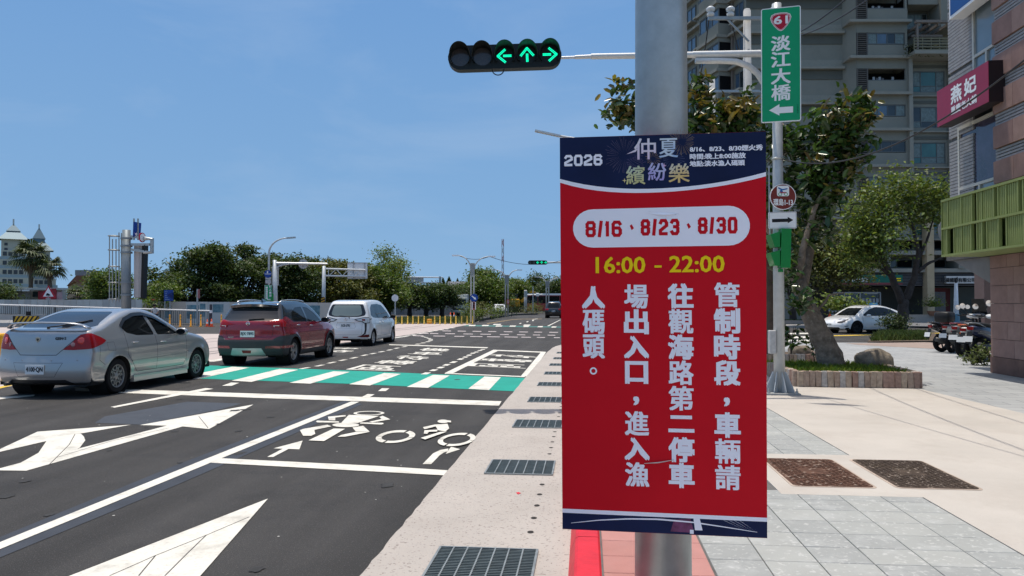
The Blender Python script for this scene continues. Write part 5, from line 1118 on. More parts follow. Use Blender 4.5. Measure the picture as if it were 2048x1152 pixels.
for y in(.2,.8):mb=MB(); mb.box(at(.5,y)-N*.055,(.16,.06,.05),YAW); mb.build('bracket',galvp,t)
# brown cycle-route disc, arrow plate, pedestrian signal
def disc(c,r,U,V,n=28):return[c+U*(r*math.cos(2*PI*k/n))+V*(r*math.sin(2*PI*k/n))for k in range(n)]
c=S(1566,393.5,-.14); U=RT.copy(); V=Vector((0,0,1)); N=-FH
t=thing('route_disc','round brown cycle route sign with white border under the green sign','sign',c); R=.205
mb=MB(); mb.slab(disc(c,R,U,V),-N*.012); mb.build('panel',wsign,t); mb=MB(); mb.face([p+N*.002 for p in disc(c,R*.945,U,V)]); mb.build('face',brown,t)
mb=MB(); cc=c+V*.085; mb.face([p+N*.003 for p in rrect(cc-U*.095+V*.088,.19,.165,U,V,.03)]); mb.build('symbol_panel',wsign,t)
gre=M('symbol_green',(.02,.35,.12),.4,var=0);
for sx,mm in((-1,gre),(1,gre)):
    mb=MB(); q=cc+U*sx*.045-V*.045+N*.004; pp=[disc(q,r_,U,V,16)for r_ in(.030,.021)]; [mb.face([pp[0][k],pp[0][(k+1)%16],pp[1][(k+1)%16],pp[1][k]])for k in range(16)]; mb.build('symbol_wheel',mm,t)
mb=MB(); [mb.face([cc+U*x+V*y+N*.0045 for x,y in q])for q in(((-.075,.065),(-.01,.035),(.07,.05),(.07,.032),(-.02,.012),(-.075,.045)),((-.055,.0),(-.035,.03),(.0,.0),(-.02,-.03)))]; mb.build('symbol_frame',M('symbol_blue',(.02,.14,.40),.4,var=0),t)
mb=MB(); write(mb,'Taiwan',cc-V*.018+N*.0045,U,V,N,w=.10,h=.026,bold=.002); mb.build('symbol_word',shred,t)
mb=MB(); write(mb,'環島1-13',c-V*.085,U,V,N,w=.30,h=.105,bold=.003,lift=.004); mb.build('lettering',wsign,t)
a,w,h,U2,V2,N2=sign_frame((1537,424.5),(1593,423),(1537.5,458),DEP(PS)-.14)
t=thing('arrow_plate','white rectangular plate with a black arrow pointing right','sign',a+U2*w/2)
mb=MB(); mb.slab(rrect(a,w,h,U2,V2,.018),-N2*.012); mb.build('panel',wsign,t); mb=MB()
P1=rrect(a,w,h,U2,V2,.022,.008,.002,N2); P2=rrect(a,w,h,U2,V2,.022,.012,.002,N2); [mb.face([P1[k],P1[(k+1)%20],P2[(k+1)%20],P2[k]])for k in range(20)]; mb.build('border',blackm,t)
mb=MB(); mb.face([a+U2*(w*x)-V2*(h*y)+N2*.002 for x,y in((.12,.41),(.68,.41),(.68,.31),(.88,.5),(.68,.69),(.68,.61),(.12,.61))]); mb.build('arrow',blackm,t)
greenbox=M('signal_green_paint',(.0,.21,.03),.35,var=.05,coat=.3)
c=S(1562,497,-.10); t=thing('pedestrian_signal','bright green pedestrian signal box seen from the side on the sign pole','signal',c)
mb=MB(); mb.bar(S(1568,458.5,-.1),S(1566,536,-.1),.155,.22,up=FH); mb.build('housing',greenbox,t)
for y0 in(463,500):
    mb=MB(); p=[S(1560,y0,-.22),S(1541,y0+6,-.22),S(1550,y0+31,-.22),S(1560,y0+31,-.22)]; mb.slab(p,FH*.24); mb.build('visor',greenbox,t)
mb=MB(); mb.box(S(1561,541,-.1),(.06,.06,.05),YAW); mb.build('clamp',greenbox,t)
mb=MB(); mb.tube([S(1538,332,-.03),S(1538.5,420,-.03),S(1540,470,-.03)],.008,6); mb.build('conduit',MATS['grey_painted_steel'],t)
# ================================================================== UTILITY POLES AND CABLES
concp=M('pole_concrete',(.42,.42,.41),.85,var=.12,scale=4,dirt=.3,dirtcol=(.3,.3,.29),dscale=2); cer=M('porcelain',(.62,.63,.62),.25,var=.05); cablem=M('cable',(.03,.03,.032),.6,var=0)
def utility_pole(label,px,ytop,d,arms,r=.115):
    base=D(px,608,d); base.z=SW; z=D(px,ytop,d).z; t=thing('utility_pole',label,'utility pole',base,0,'concrete utility poles before the apartment block')
    mb=MB(); mb.tube([base,Vector((base.x,base.y,z))],[r*1.45,r],18); mb.lathe([(r,0),(r*.8,r*.5),(.001,r*.75)],(base.x,base.y,z),18); mb.build('shaft',concp,t,smooth=True)
    for zz,x0,x1 in arms:
        q=base+Vector((0,0,z-base.z-zz))-FH*(r+.05); mb=MB(); mb.box(q+RT*(x0+x1)/2,(x1-x0,.09,.10),YAW); mb.build('crossarm',galvp,t)
        mb=MB(); mb.bar(q+RT*(x0*.55),q+RT*0-Vector((0,0,.75)),.05,.05); mb.build('arm_brace',galvp,t)
        for xx in(x0+.08,x0*.45,x1-.08):
            mb=MB(); o=q+RT*xx+Vector((0,0,.05)); mb.lathe([(.03,0),(.11,.02),(.12,.10),(.06,.15),(.13,.19),(.14,.26),(.08,.32),(.03,.34),(.001,.35)],o,14); mb.build('insulator',cer,t,smooth=True)
    for k in range(9):mb=MB(); o=base+Vector((0,0,z-base.z-1.3-.6*k))-FH*r*1.1; mb.box(o,(.06,.06,.03),YAW); mb.build('step_bracket',galvp,t)
    return t,base,z
u1,ub1,uz1=utility_pole('nearer concrete utility pole, partly behind the green route sign',1498,22,24,[(.30,-1.3,.9),(.45,-1.3,.9)][:1])
u2,ub2,uz2=utility_pole('farther concrete utility pole above the rubber tree, lower in the photo',1427,160,33,[(.55,-.9,2.6)],.12)
def cable(label,pts,r=.012,sag=.0,group='overhead cables'):
    P=[]
    if len(pts)==3:
        a,b,c=(Vector(p)for p in pts); m=(b-a).length/((b-a).length+(c-b).length); P=[]
        for k in range(30):u=k/30; P.append(a*((u-m)*(u-1)/m)+b*(u*(u-1)/(m*(m-1)))+c*(u*(u-m)/(1-m)))
        pts=pts[-1:]
    for a,b in zip(pts,pts[1:]):
        a=Vector(a); b=Vector(b)
        for k in range(14):t_=k/14; p=a.lerp(b,t_); p.z-=sag*4*t_*(1-t_); P.append(p)
    P.append(Vector(pts[-1])); mb=MB(); mb.tube(P,r,6); o=mb.build('overhead_cable',cablem,None,smooth=True); return _props(o,label,'cable',group)
pa=Vector((PS.x,PS.y,3.82)); cable('grey cable tied to the sign pole and rising right across the red shop sign',[pa+RT*.07,onX(2048,121,3.75),onX(2300,-110,3.9)],.009,.02)
mb=MB(); mb.lathe([(.088,-.02),(.10,0),(.088,.02)],pa,18); mb.build('cable_clamp',galvp,MATS and bpy.data.objects['signal_pole.001']if 'signal_pole.001' in bpy.data.objects else None)
top1=ub1+Vector((0,0,uz1-SW)); cable('thin overhead cable from the utility pole to the upper right, the left one of two',[top1+RT*.75,onX(1690,0,3.75),Vector((3.9,-6,6.4))],.013,.15)
cable('thin overhead cable from the utility pole to the upper right, the right one of two',[top1+RT*.8-Vector((0,0,.5)),onX(1735,0,4.6),Vector((4.6,-6,6.6))],.013,.15)
cable('dark cable sagging from the nearer utility pole towards the farther one',[top1-RT*1.2,ub2+Vector((0,0,uz2-SW-.3))-RT*.8],.02,.7); cable('dark cable between the two utility poles, on their right',[top1-RT*.6+Vector((0,0,.2)),ub2+Vector((0,0,uz2-SW-.3))+RT*1.8],.02,.5)
# ================================================================== APARTMENT BLOCK
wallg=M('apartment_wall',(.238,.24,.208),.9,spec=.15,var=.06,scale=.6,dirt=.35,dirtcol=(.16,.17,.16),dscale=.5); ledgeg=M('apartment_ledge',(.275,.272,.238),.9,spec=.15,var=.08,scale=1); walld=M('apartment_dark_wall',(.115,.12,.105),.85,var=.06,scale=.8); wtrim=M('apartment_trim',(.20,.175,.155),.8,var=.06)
voidm=M('dark_interior',(.010,.011,.012),.95,var=0,spec=.1); frame_g=M('window_frame_grey',(.15,.16,.16),.5,.3,var=0); pane_t=M('teal_pane',(.035,.13,.125),.08,var=.25,scale=.7,spec=.7); pane_d=M('dark_pane',(.022,.03,.034),.06,var=.3,scale=.7,spec=.7); pane_b=M('sky_blue_pane',(.06,.10,.15),.05,var=.3,scale=.5,spec=1.); curt=M('curtain_pane',(.16,.21,.21),.35,var=.3,scale=6); louv=M('louvre',(.12,.11,.10),.6,var=.1); beige_t=M('beige_tile',(.42,.34,.22),.7,var=.1,scale=2)  # reflected sky is put into the bluish pane's colour
AD=60.0; K=AD/FPX
bl=thing('apartment_block','tall grey green apartment block with ledges and balconies filling the upper right','building',CF(24,AD,SW))
def fb(mb,x0,x1,y0,y1,d0,d1):
    u0,u1=(x0-1024)*K,(x1-1024)*K; z0,z1=CAMH+(608-y1)*K,CAMH+(608-y0)*K
    c=CF((u0+u1)/2,(d0+d1)/2,(z0+z1)/2); mb.box(c,(abs(u1-u0),abs(d1-d0),abs(z1-z0)),YAW); return mb
def part(name,m,boxes,parent=None,**kw):
    mb=MB()
    for b in boxes:fb(mb,*b)
    return mb.build(name,m,parent or bl,**kw)
def window(x0,x1,y0,y1,d,cols=(.5,),rows=(),pane=pane_t,parent=None,fw=1.3,extra=None):
    bars=[(x0,x1,y0,y0+fw,d-.08,d+.02),(x0,x1,y1-fw,y1,d-.08,d+.02),(x0,x0+fw,y0+fw,y1-fw,d-.08,d+.02),(x1-fw,x1,y0+fw,y1-fw,d-.08,d+.02)]
    for c in cols:x=x0+(x1-x0)*c; bars.append((x-fw/2,x+fw/2,y0+fw,y1-fw,d-.075,d+.015))
    for r in rows:y=y0+(y1-y0)*r; bars.append((x0+fw,x1-fw,y-fw/2,y+fw/2,d-.07,d+.01))
    w=part('window',frame_g,bars,parent)
    xs_=[x0+fw]+[x0+(x1-x0)*c for c in cols]+[x1-fw]; ys_=[y0+fw]+[y0+(y1-y0)*r for r in rows]+[y1-fw]
    for i in range(len(xs_)-1):
        for j in range(len(ys_)-1):
            pm=pane[(i+j*7)%len(pane)]if isinstance(pane,(list,tuple))else pane
            part('pane',pm,[(xs_[i]+.2,xs_[i+1]-.2,ys_[j]+.2,ys_[j+1]-.2,d-.03,d)],w)
    return w
P_=71.5
# main mass: sits behind every facade element
part('wall',wallg,[(1496,1689,-260,560,60.0,75),(1689.1,2150,-260,545,60.9,75)])
mb=MB();
for k in range(-3,7):
    y=61+P_*k
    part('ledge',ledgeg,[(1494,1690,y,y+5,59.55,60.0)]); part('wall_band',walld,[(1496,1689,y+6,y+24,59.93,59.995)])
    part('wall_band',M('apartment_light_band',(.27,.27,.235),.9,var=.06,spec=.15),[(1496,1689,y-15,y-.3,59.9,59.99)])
def chamfer(y0,y1,m,name='chamfer_wall'):
    z0,z1=CAMH+(608-y1)*K,CAMH+(608-y0)*K; a=CF((1688-1024)*K,60.0); b=CF((1704-1024)*K,58.85); c=CF((1704-1024)*K,60.9); e=CF((1689-1024)*K,60.9)
    mb=MB(); mb.prism([(p.x,p.y)for p in(a,b,c,e)],z0,z1); mb.build(name,m,bl)
for k in range(-3,7):
    o=P_*k; chamfer(o-18,o+48,wallg)
    # balcony bay
    part('ledge',ledgeg,[(1688,1810,o+48.2,o+53.5,58.45,60.9)])
    part('fascia',wallg,[(1704.2,1806,o-18,o-.2,58.9,59.2)]); part('parapet',wallg,[(1727,1806,o+24,o+48,58.85,59.05)])
    part('balcony_shade',voidm,[(1727,1800,o,o+48,60.2,60.3),(1804.5,1806,o-.1,o+24,59.0,60.88)])  # near-black sheets stand in for shade inside the balcony
    part('pier',wallg,[(1801,1805,o-.2,o+24,58.86,59.06)])
    # louvre screen at the bay's corner
    lv=[(1705,1707,o-.2,o+48,58.84,58.95),(1725,1727,o-.2,o+48,58.84,58.95)]+[(1707,1725,o+2+3.8*i,o+3.6+3.8*i,58.85,58.93)for i in range(12)]+[(1707,1725,o+24.5,o+26,58.84,58.96)]
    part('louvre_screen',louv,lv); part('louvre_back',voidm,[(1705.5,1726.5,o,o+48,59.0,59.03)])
    if k in(1,3,5):window(1728,1801,o+.4,o+22.5,59.0,(.25,.52,.74),(),[curt,pane_b,pane_d,curt])
    elif k in(4,):window(1728,1801,o+1,o+22.5,59.0,(.33,.62),(),pane_d)
    else:
        mbx=[(1727,1801,o+22.8,o+24.2,58.84,59.0)]; part('handrail',frame_g,mbx)
        for i,(x,m)in enumerate(((1745,M('laundry_white',(.55,.55,.56),.9,var=.1)),(1752,M('laundry_grey',(.18,.17,.18),.9,var=.1)),(1757,MATS.get('laundry_white')),(1763,MATS['laundry_grey']),(1783,MATS['laundry_white']))):part('laundry',m,[(x,x+4.5,o+11+(i%2)*2,o+22-(i%3)*2,59.6,59.65)])
# right bays below the roof terrace
part('pilaster',ledgeg,[(1804.5,1812,124,362,58.6,60.9)]); part('pilaster',ledgeg,[(1893.5,1900,124,420,58.9,60.9)])
for k in range(2,7):
    o=P_*k-143+143
    part('wall',wallg,[(1812.2,1893,o-19,o-.2,59.6,60.9),(1812.2,1825,o,o+41.8,59.6,60.9),(1889,1893,o,o+41.8,59.6,60.9),(1812.2,1893,o+42.2,o+49.5,59.6,60.9)]); part('ledge',ledgeg,[(1812.2,1893.3,o+49.7,o+52.2,59.3,60.9)]); part('wall_band',walld,[(1812.2,1893,o-12,o-6,59.55,59.6)])
    window(1825,1889,o,o+42,59.7,(.25,.73),(.70,),[curt,pane_t,curt,pane_t,pane_t][0:3]if k%2==0 else[pane_d,curt,pane_d])
    if k>3:
        window(1901,1934,o,o+42,60.5,(.45,),(.6,),pane_d); part('ledge',ledgeg,[(1900.2,1960,o+44,o+48,60.1,60.9)]); part('wall',wallg,[(1900.2,1960,o+48.2,o+71,60.4,60.88)])
# terrace with pergola and planted rail
part('terrace_slab',ledgeg,[(1803,1904,117,123.8,57.6,60.9)])
part('terrace_rail',M('rail_olive',(.20,.19,.13),.7,var=.1),[(1803,1904,92+5.6*i,94+5.6*i,57.7,57.78)for i in range(5)]+[(1803+16.5*i,1804.3+16.5*i,91,117,57.72,57.8)for i in range(7)])
part('pergola',wtrim,[(1806,1890,58,63,57.6,57.9),(1812,1872,78,82,58.6,58.8)]+[(1812+19*i,1816+19*i,63.2,68,57.7,60.8)for i in range(4)]+[(1809,1812,63.2,117,57.7,57.9)])
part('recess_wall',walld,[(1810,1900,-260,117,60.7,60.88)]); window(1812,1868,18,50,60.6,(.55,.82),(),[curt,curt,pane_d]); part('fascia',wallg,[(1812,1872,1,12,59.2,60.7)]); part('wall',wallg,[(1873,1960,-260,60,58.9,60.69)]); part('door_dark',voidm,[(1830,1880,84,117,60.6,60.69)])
mb=MB(); Cc=[]
for i in range(500):Cc.append(D(random.uniform(1806,1900),random.choice((random.uniform(98,114),random.uniform(88,98))),random.uniform(57.8,58.6)))
V,F=leaves(np.array([tuple(c)for c in Cc]),.16); npmesh('terrace_plants',V,F,M('terrace_leaf',(.06,.075,.03),.7,var=.3,island=.4),bl,kind='stuff')
# lower storeys and the shop row
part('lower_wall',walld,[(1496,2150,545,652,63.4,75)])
part('beam',ledgeg,[(1600,2150,538,545.5,59.0,60.9)]); part('louvre_band',M('shop_louvre',(.10,.10,.105),.6,var=.1),[(1600,1960,546+3*i,548+3*i,59.3,59.45)for i in range(9)]); part('sign_band_back',voidm,[(1600,1960,545.6,574,59.5,60.8)])
for x in(1600,1755,1902):part('column',wallg,[(x,x+13,362,538,58.9,60.9)])
for k in(0,1):part('sill',ledgeg,[(1600,1960,432+k*71,440+k*71,58.9,60.9)]);
for x0,x1 in((1613,1680),(1685,1754),(1769,1833),(1854,1900),(1916,1960)):
    for y0,y1 in((372,430),(446,500),(510,537)):window(x0,x1,y0+8,y1-2,60.6,(.5,),(),[pane_d,voidm])
part('tile_pillar',beige_t,[(1837,1851,437,646,58.7,59.4)])
sgn=thing('shop_sign','long green shop fascia sign with white lettering behind the street trees','sign',D(1730,570,58.9)); part('panel',M('shop_green',(.01,.13,.09),.5,var=.05),[(1668,1792,551,566,58.95,59.2)],sgn); part('lower_strip',M('shop_red_strip',(.20,.05,.06),.5,var=.05),[(1668,1792,566.2,570,58.95,59.2)],sgn)
mb=MB(); k59=58.9/FPX; write(mb,'永慶不動產',D(1712,559.5,58.93),RT,Vector((0,0,1)),-FH,w=50*k59,h=9*k59,bold=.012,lift=.01); mb.build('lettering',wsign,sgn)
part('small_lettering',yellowp,[(1768,1788,557+4*i,559+4*i,58.9,58.94)for i in range(2)],sgn)
sgn=thing('company_sign','white company sign with black characters above the shuttered shop','sign',D(1910,566,58.9)); part('panel',M('company_white',(.55,.55,.53),.6,var=.05),[(1878,1946,553,567.5,58.95,59.2)],sgn)
mb=MB(); write(mb,'錸揚國際有限公司',D(1916,560,58.93),RT,Vector((0,0,1)),-FH,w=68*k59,h=8.5*k59,bold=.012,lift=.01); mb.build('lettering',blackm,sgn)
# shop fronts
part('shop_frame',M('shop_frame_steel',(.35,.35,.35),.4,.5,var=0),[(1655,1764,584,586.5,60.2,60.4),(1655,1657,586.5,640,60.2,60.4),(1721.5,1724,586.5,640,60.2,60.4),(1762,1764.5,586.5,640,60.2,60.4),(1690,1692,586.5,640,60.2,60.4)])
for x0,x1 in((1657,1690),(1692,1721.5),(1724,1762)):part('shop_pane',pane_d,[(x0,x1,586.5,640,60.3,60.33)])
pm_=M('poster_white',(.42,.43,.44),.7,var=.1); pd_=M('poster_dark',(.10,.12,.16),.7,var=.1)
for r in range(4):
    for c in range(5):
        part('notice_sheet',pm_,[(1727+7*c,1732+7*c,597+11*r,605+11*r,60.24,60.28)])
        if r>1:part('notice_sheet',pm_,[(1658+7*c,1663+7*c,595+11*r,603+11*r,60.24,60.28)])
part('strip_light',M('strip_light',(.5,.5,.48),.4,var=0),[(1729,1756,586.7,588,60.1,60.18)]); part('skirting',M('shop_base',(.26,.27,.28),.7,var=.05),[(1655,1764,632,646,60.1,60.3)])
part('shutter',M('shutter_grey',(.13,.13,.125),.5,.3,var=.1),[(1856,1891,584+2.8*i,586.4+2.8*i,60.0,60.1)for i in range(21)]); part('shop_red_wall',M('shop_dark_red',(.10,.018,.016),.7,var=.1),[(1893,1915,576,646,61.0,61.2),(1853,1893,576,583.5,60.0,60.2)])
# left wing running away from us
ca=Vector((19.04,60.0)); wd_=Vector((-.227,.974)); wn_=Vector((-.974,-.227)); wing=thing('apartment_block','receding left wing of the grey apartment block, with blue windows, behind the utility poles','building',CF(ca.x,ca.y,SW))
def wp_(s,o,z):p=ca+wd_*s+wn_*o; return CF(p.x,p.y,z)
wrot=math.atan2(wd_.x,wd_.y)
def wbox(mb,s0,s1,o0,o1,z0,z1):
    P=[wp_(s,o,0)for s,o in((s0,o0),(s1,o0),(s1,o1),(s0,o1))]; mb.prism([(p.x,p.y)for p in P][::-1],z0,z1); return mb
def wpart(name,m,bx,parent=None):
    mb=MB()
    for b in bx:wbox(mb,*b)
    return mb.build(name,m,parent or wing)
wpart('wall',wallg,[(0.02,11.3,-5,0,SW,34)])
FHt=P_*K
for k in range(12):
    z=1.0+FHt*k
    wpart('ledge',ledgeg,[(.0,11.4,.005,.45,z,z+.22)])
    wpart('parapet_bay',wallg,[(2.6,6.0,.005,1.25,z+.22,z+1.15)]); wpart('bay_ledge',ledgeg,[(2.5,6.1,.46,1.45,z-.05,z+.2)]); wpart('bay_top',wallg,[(2.6,6.0,.005,1.25,z+2.45,z+FHt-.06)])
    for s0,s1,o in((.5,1.9,.03),(6.9,8.3,.03),(8.9,10.6,.03)):
        w=wpart('window',frame_g,[(s0,s1,o,o+.08,z+.9,z+.98),(s0,s1,o,o+.08,z+2.32,z+2.4),(s0,s0+.08,o,o+.08,z+.98,z+2.32),(s1-.08,s1,o,o+.08,z+.98,z+2.32),((s0+s1)/2-.04,(s0+s1)/2+.04,o,o+.08,z+.98,z+2.32)])
        wpart('pane',pane_b if(k+int(s0))%3 else pane_d,[(s0+.08,(s0+s1)/2-.04,o,o+.03,z+.98,z+2.32)],w); wpart('pane',pane_b,[((s0+s1)/2+.04,s1-.08,o,o+.03,z+.98,z+2.32)],w); wpart('window_sill',ledgeg,[(s0-.1,s1+.1,.46,.62,z+.74,z+.88),(s0-.1,s1+.1,.005,.455,z+.74,z+.88)],w)
    w=wpart('window',frame_g,[(2.62,5.98,1.1,1.2,z+1.16,z+1.24),(2.62,5.98,1.1,1.2,z+2.36,z+2.44)]+[(s,s+.09,1.1,1.2,z+1.24,z+2.36)for s in(2.62,3.7,4.8,5.89)]);
    for s in(2.71,3.79,4.89):wpart('pane',(pane_b,pane_d,pane_b)[int(s)-2],[(s,s+1.0,1.12,1.15,z+1.24,z+2.36)],w)
    wpart('bay_side',voidm,[(2.66,5.94,.01,1.05,z+1.16,z+2.44)])
for s in(2.2,6.4,11.2):wpart('drain_pipe',wtrim,[(s,s+.22,.005,.2,SW,34)])
# ================================================================== RIGHT-HAND BUILDING WITH THE RED SIGN
granite=[M('granite_%s'%n,c,.75,var=.12,scale=5,speck=.25,speckcol=(.12,.08,.07),speckscale=90,dirt=.35,dirtcol=(.17,.09,.06),dscale=1.2)for n,c in(('a',(.30,.185,.155)),('b',(.27,.165,.14)),('c',(.33,.21,.175)))]
brickm=M('grey_brick',(.30,.30,.305),.8,var=.15,scale=7,dirt=.3,dirtcol=(.17,.17,.175),dscale=4); mort=M('dark_mortar',(.13,.13,.13),.9,var=.1); cream=M('cream_frame',(.55,.53,.47),.5,var=.05)
rb=thing('corner_building','brick and pink granite corner building with projecting shop signs at the right edge','building',(9.5,15.5,SW))
def xbox(name,m,bx,parent=None,**kw):
    mb=MB()
    for x0,x1,y0,y1,z0,z1 in bx:mb.box(((x0+x1)/2,(y0+y1)/2,(z0+z1)/2),(x1-x0,y1-y0,z1-z0))
    return mb.build(name,m,parent or rb,**kw)
PX=8.28; yF=onX(1982,700,PX).y
xbox('core',mort,[(PX+.05,PX+2.2,7,yF-.03,SW,2.62)])
# granite facing blocks on the pillar
zr=[SW,.45]+[.45+.36*i for i in range(1,7)]
for r,(z0,z1)in enumerate(zip(zr,zr[1:])):
    y=yF; i=0
    while y>10:
        L=[.62,.44,.85,.5][(i+r*2)%4]if r else 1.0
        xbox('granite_block',granite[(i*5+r*3)%3]if r else M('granite_plinth',(.17,.10,.08),.8,var=.2,scale=5),[(PX-(.02 if not r else 0),PX+.06,y-L+.004,y-.004,z0+.004,z1-.004)]); y-=L; i+=1
    xbox('granite_block',granite[r%3],[(PX+.062,PX+1.2,yF-.028,yF,z0+.004,z1-.004)])
# upper storeys
yU=onX(1897,100,PX).y; yP=onX(1988,200,8.1).y; yW=onX(1945,100,PX).y
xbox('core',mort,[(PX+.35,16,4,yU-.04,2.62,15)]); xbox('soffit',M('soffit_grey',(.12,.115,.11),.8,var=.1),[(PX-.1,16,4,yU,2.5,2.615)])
xbox('pier_core',mort,[(8.16,PX+.36,6,yP,3.6,15)]); xbox('pilaster_core',mort,[(PX+.03,PX+.6,yW,yU-.03,2.63,15)])
for i in range(16):
    z0=3.9+.695*i; y=yP; j=0
    while y>11:L=.7; xbox('granite_band',granite[(i+j)%3],[(8.07,8.159,y-L+.004,y-.004,z0,z0+.44)]); y-=L; j+=1
    xbox('granite_band',granite[i%3],[(8.16,PX+.35,yP,yP+.03,z0,z0+.44)])
    xbox('brick_course',brickm,[(8.11,8.158,11,yP-.02,z0+.447+.063*k,z0+.492+.063*k)for k in range(4)]+[(8.162,PX+.35,yP+.001,yP+.02,z0+.447+.063*k,z0+.492+.063*k)for k in range(4)],kind='stuff')
n=0
for i in range(200):
    z0=3.7+.075*i
    if z0>14:break
    if i%20==0:continue
    mbb=[(PX-.01,PX+.028,yW,yU,z0,z0+.062),(PX+.03,PX+.6,yU-.029,yU+.009,z0,z0+.062)]
    n+=1; xbox('brick_course',brickm,mbb,kind='stuff')
# windows between pilaster and pier, on two floors
for z0,z1,pm2,ww in((3.62,5.45,M('shop_pane_purple',(.05,.045,.075),.06,var=.5,scale=1.5,spec=.6),'window'),(6.35,9.6,M('pale_pane',(.17,.22,.25),.08,var=.15,scale=.6,spec=.8),'window'),(9.9,12.8,pane_b,'window')):
    ya,yb=yP+.05,(yW-.02)if z0>5 else yU-.4
    w=xbox('window',cream,[(PX-.02,PX+.08,ya,yb,z0,z0+.07),(PX-.02,PX+.08,ya,yb,z1-.07,z1),(PX-.02,PX+.08,ya,ya+.07,z0+.07,z1-.07),(PX-.02,PX+.08,yb-.07,yb,z0+.07,z1-.07),(PX-.02,PX+.08,ya+.07,yb-.07,z0+.42,z0+.48),(PX-.02,PX+.08,(ya+yb)/2-.03,(ya+yb)/2+.03,z0+.07,z0+.42)])
    xbox('pane',pm2,[(PX+.02,PX+.04,ya+.07,yb-.07,z0+.48,z1-.07)],w); xbox('pane',MATS['pale_pane']if 'pale_pane' in MATS else pm2,[(PX+.02,PX+.04,ya+.07,(ya+yb)/2-.03,z0+.07,z0+.42)],w); xbox('pane',pm2,[(PX+.02,PX+.04,(ya+yb)/2+.03,yb-.07,z0+.07,z0+.42)],w)
    xbox('window_sill',cream,[(PX-.12,PX+.02,ya-.05,yb+.1,z0-.08,z0-.005)])
    if z0<5:w2=xbox('window',cream,[(PX+.03,PX+.09,yb+.02,yb+.06,z0,z1)])
# wedge of soffit under the corner, wall and column behind the scooters
mb=MB(); a0=onX(1930,513,PX-.1); mb.slab([Vector((PX-.05,yU-.2,2.495)),Vector((PX+.0,yF,2.495)),Vector((PX+.0,yF,1.95))],(1.6,.0,0)); mb.build('soffit_wedge',M('soffit_wedge_grey',(.20,.195,.19),.8,var=.08),rb)
bk=thing('arcade_wall','dim brown and grey tiled wall standing behind the parked scooters','wall',(13.5,25.2,SW))
xbox('brown_pier',M('brown_tile',(.15,.105,.095),.7,var=.1,scale=4),[(12.5,13.05,25,25.6,SW,3.6)],bk); xbox('tiled_wall',M('grey_tile_wall',(.11,.115,.12),.7,var=.12,scale=6),[(13.06,16.5,25.2,25.4,SW+.09*i,SW+.083+.09*i)for i in range(38)],bk)
# red box sign
rs=thing('shop_sign','deep red projecting box sign with large white characters on the brick building','sign',(7.8,15.6,5.8)); SX=7.80; y0,y1=onX(1977,150,SX).y,onX(1874,220,SX).y; z0,z1=5.45,6.26
xbox('case',M('sign_case_black',(.02,.012,.014),.5,var=0),[(SX+.006,SX+.30,y0,y1,z0,z1)],rs); xbox('face',M('sign_maroon',(.31,.018,.055),.4,var=.05),[(SX,SX+.0055,y0+.005,y1-.005,z0+.005,z1-.005)],rs); xbox('bracket',mort,[(SX+.30,PX+.5,y0+.3,y0+.4,5.8,5.9),(SX+.30,PX+.5,y1-.5,y1-.4,5.8,5.9)],rs)
yc=(y0+y1)/2; mb=MB(); Uy=Vector((0,-1,0)); Nz=Vector((-1,0,0))
write(mb,'燕',(SX,yc+.20,5.97),Uy,Vector((0,0,1)),Nz,w=.44,h=.36,bold=.014,lift=.004); write(mb,'妃',(SX,yc-.38,5.98),Uy,Vector((0,0,1)),Nz,w=.46,h=.33,bold=.016,lift=.004); mb.build('lettering',wsign,rs)
mb=MB(); write(mb,'重慶老火鍋',(SX,yc-.10,5.65),Uy,Vector((0,0,1)),Nz,w=1.05,h=.17,bold=.006,lift=.004); mb.build('small_lettering',wsign,rs)
bs=thing('shop_sign','blue box sign with white edge at the very top right corner','sign',(7.9,14,8.4)); ys=onX(1898,20,7.9).y
xbox('case',wsign,[(7.906,8.2,ys-6,ys,7.72,9.2)],bs); xbox('face',M('sign_blue_deep',(.012,.075,.26),.4,var=.05),[(7.90,7.905,ys-5.95,ys-.05,7.78,9.15)],bs)
mb=MB(); mb.face([(7.897,ys-.45,8.15),(7.897,ys-.36,8.2),(7.897,ys-.62,7.95),(7.897,ys-.68,7.98)]); mb.face([(7.897,ys-.8,8.4),(7.897,ys-.9,8.4),(7.897,ys-.95,7.98),(7.897,ys-.86,8.0)]); mb.build('lettering',wsign,bs)
# green slatted screen
gb=thing('slatted_screen','light green slatted metal screen hung along the first floor of the corner building','screen',(7.5,14,2.5)); gm=M('screen_green',(.26,.31,.105),.55,.1,var=.08,scale=3,dirt=.25,dirtcol=(.14,.19,.07),dscale=4); gd=M('screen_back_green',(.10,.15,.04),.7,var=.15,scale=2); GX=7.4
ygf=onX(1884,450,GX).y; zt_,zb_=3.67,2.50; zm_=3.06
xbox('back_panel',gd,[(GX+.16,GX+.2,7,ygf-.02,zb_+.03,zt_-.03)],gb)
for z in(zt_-.03,zm_,zb_):xbox('rail',gm,[(GX-.02,GX+.2 if z!=zm_ else GX+.06,7,ygf,z,z+.045)],gb)
xbox('end_panel',gm,[(GX-.018,GX+.2,ygf-.018,ygf-.002,zb_+.046,zm_-.001),(GX-.018,GX+.2,ygf-.018,ygf-.002,zm_+.046,zt_-.031)],gb); xbox('floor_panel',gm,[(GX+.2,PX+.3,7,ygf,zb_,zb_+.04)],gb)
def yp(px):return onX(px,450,GX).y
